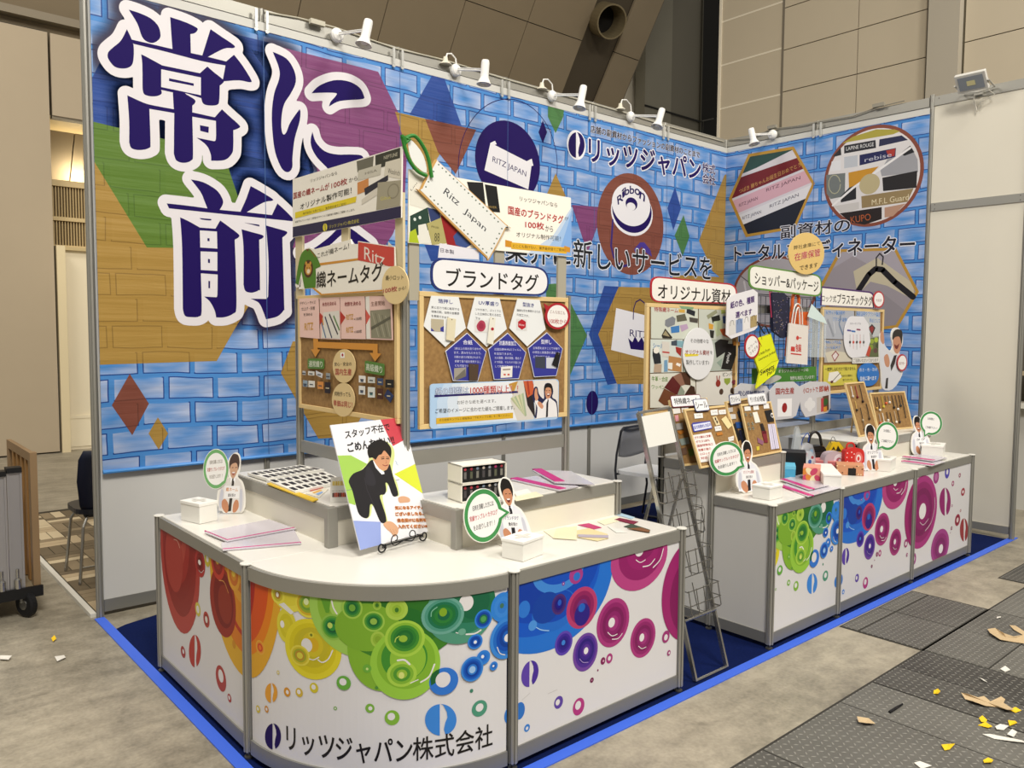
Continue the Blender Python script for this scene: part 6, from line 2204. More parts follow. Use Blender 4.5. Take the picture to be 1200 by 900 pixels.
s = card(F2, .013, 'speech_bubble_card', 'round red-rimmed speech card on the right edge of the middle cork board', 'card',
         [(637.5, 355.5), (643, 359)] + [(653.5 + 14.8 * math.cos(t), 370.5 + 15.6 * math.sin(t)) for t in [(-130 + k * 12) * math.pi / 180 for k in range(27)]] + [(640, 364)], mat('#a8202a', .5), .004)
s.ell(653.5, 370.5, 12, 13, mat('#e9e6e2'), 32)
s.text('どんな加工も', (644.5, 363), (662, 365), (644.5, 367), '#7a3a3a')
s.text('100枚から', (644, 373), (664, 374.5), (644, 379), mat('#a8202a'), .01)
# blue banner card with the man
s = card(F2, .010, 'caption_card', 'long blue and white caption card with laughing man along the board bottom', 'card',
         rc([(504, 450), (655, 444), (654.5, 491), (504, 503)], 5), mat('#a9c6e4', .5), .006)
for k, c_ in enumerate(['#bcd0e6', '#cfdae6', '#dfe2e6']):
	s.poly([(520 + k * 10, 450), (610, 446.5), (625 - k * 3, 492), (512 + k * 14, 500 - k * 5), (512 + k * 12, 470)], c_)
s.poly([(596, 450), (607, 446.5), (612, 461), (602, 466)], '#b98a3a')
s.poly([(607, 446.5), (613, 446), (626, 491), (606, 493), (598, 470)], '#cdc9c0')
s.poly([(613, 446), (624, 452), (627, 490), (618, 475)], '#2a2224')
s.poly([(613, 446.5), (624, 446), (627, 460), (618, 466)], '#c05a36').poly([(617, 446.5), (619, 446), (621, 462), (619, 463)], '#9f3a28')
for k in range(7):
	s.poly([(598 + k * 2.2, 467 - k * .9), (600 + k * 2.2, 465.5 - k * .9), (617, 487), (615, 488)], ['#a9b08a', '#c3c6a2', '#9fae8e', '#cfcba8'][k % 4])
s.poly([(625, 446), (651, 444.8), (654, 448), (654, 487), (627, 491)], '#dad6d2')
s.poly([(509, 463), (607, 458), (607, 460.5), (509, 465.5)], mat('#241c5e'))
s.text('紙の種類は', (510, 454.5), (549, 453), (510, 463), mat('#c9d6ea'), .01, ('#2a2466', .035))
s.text('1000種類以上！！', (551, 453), (607, 451), (551, 462), mat('#b02026'), .015, (mat('#ece4e0'), .04))
s.text('お好きな紙を選べます。', (535.5, 469.5), (581, 467.5), (535.5, 474), TXT)
s.text('ご希望のイメージに合わせた紙もご提案します。', (510, 479), (603, 475), (510, 484.5), TXT)
s.poly([(511, 490), (601, 483.5), (601, 490), (511, 497)], '#d0a72c')
s.text('その他紙サンプルと価格表は「下札サンプル帳」をご覧ください。', (514.5, 491), (598, 485), (514.5, 494), '#3a2c14')

def small_man(S, f, shirt='#e2e0e0', point=True, rim=None):
	"""printed half figure; f maps unit design coordinates (x right, y down) to photo points"""
	P = lambda pts: [tuple(f(p[0], p[1])) + tuple(p[2:]) for p in pts]
	if rim:
		S.spoly(P([(.50, .0), (.72, .03), (.80, .25), (.76, .42), (.95, .55), (1.0, 1.0, 1), (.05, 1.0, 1), (.1, .62), (-.04, .45), (.02, .12), (.16, .10), (.22, .3), (.42, .45), (.42, .15)]), mat(rim), 3)
	S.spoly(P([(.12, 1.0, 1), (.16, .7), (.05, .52), (.14, .45), (.3, .6), (.48, .48), (.62, .42), (.78, .5), (.92, .62), (.97, 1.0, 1)]), mat(shirt), 3)
	S.spoly(P([(.10, .5), (.04, .34), (.06, .16), (.13, .14), (.16, .3), (.2, .42)]), mat('#c99070'), 3)
	S.spoly(P([(.22, .66), (.16, .56), (.24, .52), (.36, .6), (.40, .68), (.34, .74)]), mat('#c99070'), 3)
	S.spoly(P([(.46, .2), (.48, .1), (.58, .06), (.7, .1), (.73, .26), (.68, .4), (.58, .46), (.5, .4)]), mat('#c48d6c'), 3)
	S.spoly(P([(.45, .26, 1), (.43, .12), (.5, .03), (.62, .0), (.74, .06), (.77, .2), (.73, .3, 1), (.7, .16), (.6, .12), (.5, .14), (.48, .2)]), mat('#17110f'), 3)
	S.spoly(P([(.53, .30), (.6, .32), (.67, .29), (.64, .37), (.57, .38)]), mat('#6a1f1c'), 3)
	S.poly(P([(.55, .31), (.65, .305), (.64, .335), (.56, .34)]), '#efe9e4')
	S.line(P([(.51, .22), (.55, .21)]), .003, '#2a1a14').line(P([(.62, .21), (.67, .22)]), .003, '#2a1a14')
	S.poly(P([(.56, .48), (.62, .48), (.6, .56), (.58, .98), (.5, 1.0), (.52, .6)]), '#1c1a20')
	S.poly(P([(.52, .46), (.57, .5), (.53, .56)]), '#f3f1f0').poly(P([(.66, .45), (.61, .5), (.66, .56)]), '#f3f1f0')

small_man(s, lambda x, y: (625 + 29 * x, 450 + 40 * y - 1.5 * x), rim='#1f2348')

# ---------------- right island: board of original materials
bd3, R3 = cork_board('pin_board', 'board covered with material sample photographs under the red-rimmed header', F2, (758, 355), (863, 478))
rp = F_at(F2, .0)
TIL = [([(763, 358), (818, 360), (818, 398), (763, 396.5)], '#c9cdc0', 'sample photo of special woven names, top left of the materials board'),
       ([(819, 360), (858, 361), (858, 398), (819, 398)], '#bfc3b8', 'sample photo of mixed labels, top right of the materials board'),
       ([(762.5, 397.5), (800, 398), (800, 436), (762, 437)], '#cdd3cc', 'sample photo of seals and stickers, middle left of the materials board'),
       ([(801, 398), (858, 398.5), (858, 434), (801, 436)], '#aab2a8', 'sample photo of black ribbons, middle right of the materials board'),
       ([(762, 438), (815, 436.5), (815, 476), (762, 478)], '#d5d3c6', 'sample photo of leather patches, bottom left of the materials board'),
       ([(816, 436.5), (858, 435), (858, 474), (816, 476)], '#d6d3cb', 'sample photo of pin badges, bottom right of the materials board')]
ts = [card(F2, .001, 'photo_card', l, 'card', p, mat(c_, .4), .002, 'photo tiles of the materials board') for p, c_, l in TIL]
Z3 = lambda pts: z(740, 320, 5.625, pts)
s = ts[0]
s.text('特殊織ネーム', Z3([(150, 222)])[0], Z3([(306, 232)])[0], Z3([(150, 254)])[0], mat('#a8303a'), .01)
for pts, c_ in [([(222, 310), (270, 285), (290, 300), (285, 340), (240, 358), (220, 345)], '#7b7f86'), ([(258, 355), (315, 345), (316, 390), (262, 396)], '#3d78b5'), ([(318, 345), (365, 335), (375, 365), (330, 388)], '#b49ab6'),
				([(295, 280), (352, 268), (366, 312), (300, 322)], '#5e5c4c'), ([(365, 232), (420, 252), (415, 285), (362, 262)], '#22242c'), ([(380, 290), (438, 300), (436, 330), (384, 322)], '#4a4540'), ([(310, 238), (352, 240), (352, 262), (312, 260)], '#c9a04a'),
				([(198, 412), (222, 365), (270, 425), (262, 432), (205, 430)], '#2c2620'), ([(205, 408), (224, 378), (252, 420)], '#9a8f6f'), ([(310, 215), (410, 225), (405, 240), (330, 235)], '#7da07c')]:
	s.poly(Z3(pts), c_)
s = ts[1]
for pts, c_ in [([(495, 280), (558, 240), (566, 262), (505, 305)], '#8d8f74'), ([(525, 290), (580, 275), (585, 310), (535, 330)], '#22231f'), ([(540, 320), (600, 310), (600, 400), (560, 420)], '#b7c09a'), ([(580, 370), (650, 360), (650, 432), (600, 410)], '#b5552c'), ([(508, 330), (540, 340), (536, 372), (510, 368)], '#cf9a3a'), ([(515, 375), (545, 380), (540, 430), (520, 425)], '#2b2a26'), ([(590, 240), (615, 235), (620, 265), (592, 270)], '#a6b05a'), ([(600, 285), (625, 282), (625, 335), (604, 330)], '#2f4a86')]:
	s.poly(Z3(pts), c_)
s = ts[2]
s.text('シール', Z3([(142, 462)])[0], Z3([(213, 468)])[0], Z3([(142, 492)])[0], mat('#2a6fb0'), .01)
for pts, c_ in [([(140, 500), (165, 492), (190, 540), (195, 595), (150, 600), (138, 540)], '#22262c'), ([(200, 450), (250, 455), (250, 555), (202, 550)], '#cfc9c0'), ([(203, 515), (250, 520), (250, 530), (203, 525)], '#b03a36'), ([(262, 450), (300, 440), (300, 480), (262, 476)], '#3f4a55'), ([(300, 445), (348, 448), (340, 490), (300, 484)], '#7fa6b0'), ([(290, 485), (330, 495), (325, 550), (295, 520)], '#9a2a24'),
				([(245, 545), (330, 560), (330, 652), (240, 640)], '#b08050'), ([(240, 590), (270, 592), (268, 636), (240, 630)], '#e3e0d8'), ([(215, 575), (236, 572), (238, 650), (214, 650)], '#6f97b8'), ([(150, 600), (200, 600), (196, 655), (145, 655)], '#b09a84'), ([(298, 590), (325, 600), (318, 618), (292, 605)], '#efe9e2')]:
	s.poly(Z3(pts), c_)
s.ell(*Z3([(163, 510)])[0], 3.4, 3.6, mat('#e3ddd2'), 18)
s = ts[3]
for pts, c_ in [([(548, 460), (585, 435), (640, 445), (620, 520), (560, 560)], '#1d1c1e'), ([(630, 465), (712, 470), (658, 640), (590, 632)], '#151416'), ([(672, 452), (692, 450), (692, 478), (672, 476)], '#c98a3a'), ([(698, 452), (716, 455), (714, 478), (698, 476)], '#c98a3a'), ([(560, 590), (600, 560), (590, 620)], '#8a9a8e')]:
	s.poly(Z3(pts), c_)
s.text('Peyaka', Z3([(655, 530)])[0], Z3([(640, 600)])[0], Z3([(632, 520)])[0], '#dcdcdc')
s = ts[4]
s.text('牛革・合皮', Z3([(133, 680)])[0], Z3([(240, 684)])[0], Z3([(133, 712)])[0], mat('#5d8a34'), .01)
s.text('ワッペン', Z3([(133, 738)])[0], Z3([(220, 742)])[0], Z3([(133, 764)])[0], mat('#5d8a34'), .01)
for pts, c_ in [([(176, 842), (215, 760), (292, 800), (285, 870), (215, 872)], '#6b3f26'), ([(215, 755), (270, 680), (330, 740), (300, 805)], '#5a1c1c'), ([(272, 682), (325, 655), (352, 735), (325, 745)], '#8a6250'), ([(325, 655), (385, 660), (390, 740), (352, 735)], '#4a2c1c'), ([(390, 740), (415, 750), (425, 815), (390, 850), (350, 800)], '#3d2417'), ([(300, 805), (325, 742), (350, 780), (345, 810)], '#8b9382'), ([(345, 812), (390, 850), (380, 872), (290, 868)], '#4a2c1c')]:
	s.poly(Z3(pts), c_)
s = ts[5]
s.text('ピンバッジ', Z3([(602, 655)])[0], Z3([(708, 650)])[0], Z3([(602, 682)])[0], TXT, .01)
s.ell(*Z3([(571, 727)])[0], 2.8, 4.2, mat('#8a2a22'), 18).line(Z3([(562, 680), (565, 710)]), .010, '#8a2a22').line(Z3([(580, 680), (577, 710)]), .010, '#8a2a22')
s.poly(Z3([(610, 695), (652, 692), (650, 720), (630, 740), (612, 720)]), '#8a9a3a')
s.ell(*Z3([(675, 718)])[0], 2.6, 2.6, mat('#6a2030'), 16).ell(*Z3([(592, 782)])[0], 2.4, 3.6, mat('#4a3426'), 16).ell(*Z3([(662, 775)])[0], 2, 3.4, mat('#3f2e22'), 16)
s = card(F2, .012, 'oval_card', 'large white oval card in the middle of the materials board', 'card', [(818.5 + 18.2 * math.cos(t * math.pi / 18), 414.5 + 30.5 * math.sin(t * math.pi / 18)) for t in range(36)], mat('#e0e0e2', .4), .006)
s.text('その他様々な', (809, 396.5), (830.5, 397.5), (809, 401.8), TXT)
s.poly([(802, 414.5), (819, 415), (818, 417), (803, 418)], '#e0cc3a')
s.text('オリジナル資材', (803, 409.5), (831, 410.5), (803, 415.5), mat('#8f2c1c'), .015)
s.text('を', (832, 411), (835, 411.3), (832, 415), TXT)
s.text('製作しています♪', (804, 421.5), (831, 422), (804, 427.5), TXT)
s = card(F2, .006, 'header_sign', 'white stadium shaped header with red rim above the materials board', 'sign', rc([(762.5, 323), (864, 333), (863.5, 356), (762.5, 354)], 11, 6), mat('#b02630', .45), .006)
s.poly(rc([(764, 324.8), (862.4, 334.5), (862, 354.6), (764, 352.6)], 10, 6), mat('#e9e6df'))
s.text('オリジナル資材', (771, 332), (856, 340), (771, 350), TXT, .015)

# ---------------- grid panel with bags
grid = thing('wire_grid', 'black and silver wire grid panel carrying the shopping bags', 'wire panel', (XF, PY, 0.99))
ga0, ga1 = XF + .03, XG - .03
mb = MB()
gy = PY - .012
k = 0
x = ga0
while x <= ga1 + .001:
	mb.tube([(x, gy, 1.05), (x, gy, 1.86)], .0022, 5)
	x += (ga1 - ga0) / 16
for k in range(15):
	z_k = 1.05 + k * .81 / 14
	mb.tube([(ga0, gy - .004, z_k), (ga1, gy - .004, z_k)], .0022, 5)
mb.build('wires', mat('#5d6066', .4, .5), grid)
mb = MB().tube([(ga0, gy, 1.04), (ga1, gy, 1.04), (ga1, gy, 1.87), (ga0, gy, 1.87)], .004, 6, closed=True)
mb.build('rim', mat('#4a4c50', .4, .5), grid)
F3 = F_at(F2, .0); SHEETS.remove(F3)

s = card(F2, .03, 'header_sign', 'white header with green rim above the hanging shopping bags', 'sign', rc([(877.5, 309.5), (963, 322.5), (963, 348.5), (877.5, 338)], 9, 6), mat('#5d8a3c', .45), .006)
s.poly(rc([(879, 311.5), (961.5, 324), (961.5, 346.5), (879, 336.3)], 8, 6), mat('#e6e4dc'))
s.text('ショッパー&パッケージ', (884.5, 319), (959, 330), (884.5, 333), TXT, .015)
s = card(F2, .045, 'round_sign', 'round tan sign about warehouse stock behind the green-rimmed header', 'sign', [(945 + 21 * math.cos(t * math.pi / 18), 297 + 24.5 * math.sin(t * math.pi / 18)) for t in range(36)], mat('#d9b974', .5), .005)
s.text('弊社倉庫にて', (930, 288), (961, 282.5), (930, 293), TXT)
s.text('在庫保管', (931, 297), (961, 291), (931, 306), mat('#b02c36'), .015, (mat('#ecdcc0'), .03))
s.text('できます', (937, 311.5), (958, 307.5), (937, 317), TXT)
s = card(F2, .06, 'hexagon_card', 'white octagonal card with purple lettering about paper colours', 'card', [(852, 352), (857, 346), (883, 339), (888, 343), (888, 383), (884, 387), (857, 397), (851, 392)], mat('#dfdde0', .5), .005)
s.text('紙の色、種類', (856, 354), (884, 346.5), (856, 362), mat('#4a2a6a'), .03)
s.text('選べます', (862, 366), (881, 361.5), (862, 373), mat('#4a2a6a'), .03)
for k, c_ in enumerate(['#d3d0cc', '#7f93b8', '#e0dedd', '#a89466']):
	x0 = 854 + k * 8.4
	s.poly([(x0, 377 - k * 2), (x0 + 7.6, 375 - k * 2), (x0 + 7.6, 391 - k * 3), (x0, 393.5 - k * 3)], c_)
	s.line([(x0 + 1.5, 382 - k * 2), (x0 + 2.5, 376 - k * 2), (x0 + 5, 375.5 - k * 2), (x0 + 6, 381 - k * 2)], .003, '#2a2224')
# bags
def bag(name, label, F, d, pts, color, depth, handles=(), hc='#2a2a2a', group='bags hanging on the wire grid', hr=.004):
	"""soft bag: body outline pushed back by its depth, with rope handles"""
	t = thing(name, label, 'bag', tuple(F.w(*F.loc(*pts[0]), d)), group=group)
	sN = F_at(F, d)
	sN.parent = t
	body = MB().prism([sN.w(*p) for p in sN.L(pts)], -F.N * depth).build('bag_body', color if not isinstance(color, str) else mat(color, .5), t, bevel=.003)
	for h in handles:
		MB().tube([sN.w(*sN.loc(*p), -depth * .3) for p in smooth2(h, 5, closed=False)], hr, 6).build('handle', mat(hc, .5), t)
	return sN

bgd = bag('paper_bag', 'dark navy glitter bag hanging under the green-rimmed header', F2, .03, [(905, 343), (919, 344), (925, 350), (924.5, 394), (917, 396), (906, 388)], '#1f2138', .02, handles=[[(906, 346), (904, 338), (903, 343), (905, 372)], [(912, 346), (915, 339), (919, 347)]], hc='#b03a5a')
for k in range(60):
	rr_ = random.Random(k)
	x, y = 906 + rr_.random() * 17, 348 + rr_.random() * 43
	bgd.ell(x, y, .35 + rr_.random() * .3, .4 + rr_.random() * .5, mat(['#7a6a86', '#8c7a5c', '#4c4a70', '#9a93a5'][k % 4]), 6)
bag('paper_bag', 'orange paper bag behind the white tote', F2, .012, [(926, 366), (948, 366), (948, 385), (922, 418)], '#c95a20', .02, handles=[[(929, 370), (930, 348), (934, 344), (937, 350), (936, 368)]], hc='#c95a20', hr=.012)
tt = bag('tote_bag', 'white cloth tote bag with red key print', F2, .05, [(925, 379), (947, 381.5), (946, 427), (922, 425)], '#dcd5ce', .012, handles=[[(928, 381), (931, 362), (935, 356), (940, 362), (941, 382)], [(931, 382), (934, 364), (937, 362), (938, 382)]], hc='#dcd5ce', hr=.005)
tt.poly([(927, 406), (931.5, 406.5), (931.5, 412), (926.5, 411.5)], '#c03a34')
tt.text('包装', (932.5, 403), (939, 403.5), (932.3, 412), mat('#c03a34'), .03)
tt.poly([(926.5, 413.5), (939, 415), (939, 416.5), (926.5, 415)], '#c03a34')
tt.line([(935, 396), (939, 396)], .006, '#c03a34').ell(934.5, 396, 1.6, 2.6, mat('#c03a34'), 12)
CLEAR = mat('#dfe8ec', .08, alpha=.28)
cb_ = bag('clear_bag', 'clear plastic bag with pale flap, right of the white tote', F2, .03, [(948, 372), (968, 380), (967, 418), (949, 418)], CLEAR, .015, handles=[], hc='#d0d8da')
cb_.poly([(946, 371), (951, 356), (966, 372), (969, 380)], mat('#cfe0de', .3))
yb = bag('folded_bag', 'bright yellow folded paper bag with black script', F2, .07, [(889, 396), (903, 391), (912, 423), (907, 438), (886, 455), (890, 437), (884, 420)], '#dce21c', .01, handles=[[(893, 398), (891, 388), (897, 382), (902, 392)], [(896, 391), (888, 377)]], hc='#1c1c1c')
yb.line([(889, 437), (905, 424), (913, 422)], .004, '#b5bb10')
yb.text('a note from', (889, 413), (902, 407), (889, 417), '#2c2a10')
yb.text('Laurence Jenkell', (889, 420), (909, 410), (889, 424), '#2c2a10')
yb.text('Sweets', (891, 434), (907, 426), (891, 440), '#2c2a10', .02)
yb.text('Paris', (899, 437), (909, 430), (899, 441), '#2c2a10', .01)
s = card(F2, .08, 'speech_bubble_card', 'oval white speech card with red rim left of the yellow bag', 'card', [(881.5 + 9 * math.cos(t), 406 + 14.3 * math.sin(t)) for t in [(-20 + k * 12) * math.pi / 180 for k in range(29)]] + [(893, 406)], mat('#a8202a', .5), .004)
s.ell(881.5, 406, 7.4, 12.2, mat('#e9e6e2'), 28)
s.text('カラーも', (876, 408), (886, 398), (877.5, 411), '#5a3a3a')
s.text('さまざま', (878, 413), (887, 404), (879.5, 416), '#5a3a3a')
s = card(F2, .008, 'caption_card', 'green caption strip behind the yellow bag', 'card', [(881.5, 432), (956, 429.5), (957, 446), (881.5, 450)], mat('#3f7a2c', .5), .004)
s.text('オリジナルパッケージの', (912, 433), (947, 431.5), (912, 437), mat('#dfe4da'), .01, ('#2c3a22', .03))
s.text('制作も対応しています！', (926, 441), (954, 439.5), (926, 445.5), mat('#dfe4da'), .01, ('#2c3a22', .03))
s.spoly([(898, 446), (908, 440), (914, 440.5), (915, 443.5), (905, 449), (897, 450)], mat('#b7b5ac'))
oc = [([(901.5, 458), (911, 448), (930, 447), (937, 453), (938, 470), (933, 487), (928, 490), (909, 492.5), (903, 480)], 'grey octagon card with a red sun square reading made in Japan'),
      ([(936, 453.5), (950, 447), (968, 447.5), (973, 451), (973.5, 478), (970, 483.5), (944, 489), (939, 480), (937, 465)], 'grey octagon card with clover shape and shop photograph'),
      ([(861, 455), (869, 449), (898, 452), (902, 458), (903, 480), (897, 490), (866, 490), (861, 480)], 'grey octagon card half hidden behind the leaning cork boards')]
o1, o2, o3 = [card(F2, .05 - .01 * i, 'octagon_card', l, 'card', p, mat('#c3c2c6', .5), .006, 'octagon cards along the frame rail') for i, (p, l) in enumerate(oc)]
o1.text('国内生産', (909, 455), (930.5, 454), (909, 462.5), mat('#9a2c22'), .03)
o1.poly([(911, 467.5), (928, 466.8), (927.5, 487.5), (911, 488.5)], '#e6e5e6').ell(919.3, 477.8, 3, 5.7, mat('#8f1418'), 24)
o2.text('小ロットで', (941, 454.5), (958.5, 453), (941, 461), mat('#a3381c'), .02)
o2.text('即納', (960, 452.5), (971, 451.5), (960, 459.5), mat('#a3381c'), .04)
for dx, dy in ((0, -4), (0, 4), (-3.4, 0), (3.4, 0)):
	o2.ell(949 + dx, 474 + dy, 3, 4.4, mat('#d6d5d6'), 18)
o2.poly([(957, 466), (971, 463), (971, 481), (957, 484)], '#b7b1ad').poly([(964, 464.5), (971, 463), (971, 480.5), (964, 482)], '#5a3a2c').ell(967.5, 471, 2.6, 4, mat('#2c5a2c'), 14).poly([(962, 467), (965, 466), (965, 482), (962, 483)], '#b03a44').poly([(965, 477), (969, 476), (969, 482), (965, 483)], '#c98a2c')
o3.text('安心短納期対応', (865, 458), (896, 457.5), (865, 464), mat('#2c3a6a'), .03)

# ---------------- plastic tag board, right end
bd5, R5 = cork_board('pin_board', 'board of plastic lock tag photographs at the right end of the frame', F2, (964, 359), (1033, 456))
t5 = [([(966, 362), (1001, 363), (1001, 398), (966, 397)], '#a7abb5', 'photo card of a grey shoe, top left of the plastic tag board'), ([(1002, 363), (1031, 364), (1031, 424), (1002, 424)], '#8f8f88', 'photo card of tags on green ground, right half of the plastic tag board'),
      ([(966, 398), (1001, 399), (1001, 424), (966, 425)], '#a9a49f', 'photo card of beige shirts, middle left of the plastic tag board'), ([(965, 428), (1004, 427), (1005, 450), (965, 453)], '#c9be4a', 'yellow instruction card at the lower left of the plastic tag board')]
u1, u2, u3, u4 = [card(F2, .001, 'photo_card', l, 'card', p, mat(c_, .4), .002, 'photo tiles of the plastic tag board') for p, c_, l in t5]
Z5 = lambda pts: z(960, 320, 6, pts)
BL = mat('#2f6fb5')
u1.text('ECサイト販売時や', Z5([(48, 262)])[0], Z5([(180, 266)])[0], Z5([(48, 292)])[0], BL, .02, (mat('#e6e9ee'), .04))
u1.text('ブランド証明', Z5([(95, 310)])[0], Z5([(192, 314)])[0], Z5([(95, 338)])[0], BL, .02, (mat('#e6e9ee'), .04))
u1.line(Z5([(150, 300), (140, 360), (165, 430), (200, 430)]), .014, '#6a7f9c').line(Z5([(60, 330), (80, 380), (100, 440)]), .02, '#8f949e').line(Z5([(100, 340), (110, 420)]), .01, '#c9cdd4')
u2.poly(Z5([(262, 258), (428, 264), (428, 440), (380, 450), (300, 350)]), '#b9bcbf')
u2.poly(Z5([(350, 460), (425, 450), (425, 590), (350, 590)]), '#55603a')
for (x, y, c_) in ((370, 480, '#8fa034'), (400, 470, '#a5b83a'), (365, 520, '#7a9030'), (410, 510, '#33401f'), (395, 545, '#5b3a3a')):
	u2.ell(*Z5([(x, y)])[0], 2.4, 3, mat(c_), 12)
u2.poly(Z5([(345, 385), (370, 358), (395, 385), (372, 440)]), '#2a2226').poly(Z5([(350, 388), (372, 370), (385, 388), (370, 425)]), '#8a2428')
u2.poly(Z5([(315, 515), (345, 498), (365, 530), (350, 590), (318, 570)]), '#b5402c')
u2.text('国産証明やブランド偽造', Z5([(262, 268)])[0], Z5([(428, 276)])[0], Z5([(262, 302)])[0], BL, .02, (mat('#e6e9ee'), .04))
u2.text('防止として', Z5([(355, 318)])[0], Z5([(426, 322)])[0], Z5([(355, 346)])[0], BL, .02, (mat('#e6e9ee'), .04))
u3.text('Webレンタル品、', Z5([(38, 470)])[0], Z5([(155, 474)])[0], Z5([(38, 496)])[0], BL, .02, (mat('#e6e9ee'), .04))
u3.text('セール品タグ', Z5([(36, 512)])[0], Z5([(148, 512)])[0], Z5([(36, 534)])[0], BL, .02, (mat('#e6e9ee'), .04))
u3.poly(Z5([(40, 560), (100, 545), (200, 560), (230, 620), (60, 628)]), '#c9c2b0').poly(Z5([(85, 580), (115, 545), (140, 575), (108, 625)]), '#8a3a3c').poly(Z5([(92, 582), (115, 555), (132, 577), (108, 612)]), '#d6cccc')
u4.text('一度押し込むだけで抜けません', Z5([(40, 664)])[0], Z5([(255, 658)])[0], Z5([(40, 690)])[0], TXT, .01)
u4.poly(Z5([(70, 700), (130, 690), (160, 730), (110, 770), (60, 760)]), '#e3e0d8').line(Z5([(85, 770), (130, 720), (150, 700)]), .006, '#3a3030').ell(*Z5([(88, 765)])[0], 1.6, 1.6, mat('#5a2024'), 10)
u4.text('お好きな場所に', Z5([(155, 716)])[0], Z5([(235, 712)])[0], Z5([(155, 732)])[0], TXT)
u4.text('取り付け可', Z5([(165, 745)])[0], Z5([(235, 742)])[0], Z5([(165, 760)])[0], TXT)
s = card(F2, .010, 'oval_card', 'white oval card with plastic tag pictures on the plastic tag board', 'card', [(999.5 + 10.5 * math.cos(t), 395 + 24.5 * math.sin(t)) for t in [(90 + k * 10) * math.pi / 180 for k in range(19)]] + [(1012, 371), (1018, 380), (1020, 400), (1014, 418)], mat('#dcdbe0', .4), .004)
s.text('カラーサンプル', (996, 378), (1009, 378), (996, 380.5), '#4a4a5a')
for (x, y, c_) in ((995, 387, '#4a3f8a'), (1000, 388, '#2f6ab0'), (1006, 386, '#8a3a5a')):
	s.line([(x - 2, y), (x + 2, y + .5)], .012, c_)
for (x, c_) in ((996, '#2a2a30'), (1000, '#c0392b'), (1004, '#3a3a40'), (1008, '#b5402c'), (1012, '#555')):
	s.line([(x, 392), (x, 410 - abs(x - 1003) * .5)], .004, c_ if len(c_) > 4 else '#555555')
	s.ell(x, 401, 1.2, 1.8, mat(c_ if len(c_) > 4 else '#555555'), 8)
s = card(F2, .008, 'caption_card', 'narrow white caption strip at the foot of the plastic tag photos', 'card', [(999, 419.5), (1030, 418.5), (1030, 425), (999, 426)], mat('#dcd9d4', .5), .003)
s.text('ご活用いただいております', (1000, 420.5), (1029, 419.8), (1000, 424.8), TXT)
s = card(F2, .010, 'round_sign', 'blue round card with white lettering below the plastic tag photos', 'sign', [(1017.5 + 12.7 * math.cos(t * math.pi / 16), 439 + 13.6 * math.sin(t * math.pi / 16)) for t in range(32)], mat('#1f6fc0', .45), .004)
s.text('長さ・色・形状', (1007, 431.5), (1028, 431), (1007, 435.5), '#d9e4f0')
s.text('自由に選べます', (1008, 441), (1027, 440.5), (1008, 446), '#e9eef4', .015)
s = card(F2, .010, 'header_sign', 'white header with purple top edge above the plastic tag board', 'sign', rc([(963, 335.5, 1), (1024.5, 342), (1024, 361, 1), (962, 358, 1)], 7), mat('#4a2a66', .45), .006)
s.poly(rc([(963.5, 337.5, 1), (1023.2, 343.8), (1022.8, 360.3, 1), (963, 357.3, 1)], 6), mat('#e9e6df'))
s.text('ロック式', (963, 345.5), (980, 346.5), (963, 353.5), TXT, .01)
s.text('プラスチックタグ', (981, 344), (1022, 347.5), (981, 356), TXT, .015)
s = card(F2, .022, 'speech_bubble_card', 'small round red-rimmed card at the right end of the purple-edged header', 'card', [(1029.8 + 6.6 * math.cos(t), 351 + 10 * math.sin(t)) for t in [(-190 + k * 12) * math.pi / 180 for k in range(27)]] + [(1026, 361.5)], mat('#b02a34', .5), .004)
s.ell(1029.8, 351, 5.4, 8.2, mat('#ece8e6'), 24)
s.text('大好評', (1026.5, 350), (1033, 350.5), (1026.5, 353.5), '#8a3a44')
# man cutout at the end of the board
s = card(F2, .005, 'figure_cutout', 'cutout of laughing man in white shirt pointing at the plastic tag board', 'cutout',
         ms([(1032, 390), (1035, 392), (1037, 405), (1043, 411), (1046, 405), (1044, 395), (1046, 386), (1052, 384), (1057, 390), (1058, 402), (1054, 413), (1058, 425), (1057, 440), (1046, 456), (1034, 455), (1032, 435), (1030, 420), (1030, 400)], 3), mat('#dedcd8', .5), .006)
Z6 = Z5
s.spoly(Z5([(430, 470), (470, 520), (520, 570), (560, 575), (590, 640), (560, 760), (510, 815), (445, 812), (440, 700), (425, 600)]), mat('#d2d3da'), 3)
s.spoly(Z5([(432, 410), (450, 420), (458, 480), (448, 500), (430, 470)]), mat('#c08a6c'), 3)
s.spoly(Z5([(455, 590), (480, 570), (495, 620), (488, 660), (465, 650)]), mat('#c08a6c'), 3)
s.spoly(Z5([(520, 450), (545, 410), (580, 430), (578, 510), (555, 565), (525, 545)]), mat('#bd866a'), 3)
s.spoly(Z5([(515, 470), (518, 420), (545, 395), (580, 405), (585, 450), (578, 500), (565, 450), (535, 450)]), mat('#17110f'), 3)
s.spoly(Z5([(528, 500), (545, 510), (562, 495), (552, 530), (535, 530)]), mat('#6a1c1a'), 3)
s.poly(Z5([(525, 580), (545, 575), (530, 640), (505, 690), (500, 650)]), '#1a181e').poly(Z5([(470, 740), (485, 735), (480, 812), (462, 812)]), '#1a181e')
s = card(F2, .016, 'speech_bubble_card', 'small round red-rimmed card held against the man cutout', 'card', [(1057.3 + 6 * math.cos(t * math.pi / 12), 425 + 10 * math.sin(t * math.pi / 12)) for t in range(24)], mat('#b02a34', .5), .004)
s.ell(1057.3, 425, 4.9, 8.3, mat('#ece8e6'), 20)
s.text('国内唯一', (1053.5, 424), (1061, 424), (1053.5, 427.5), '#8a3a44')

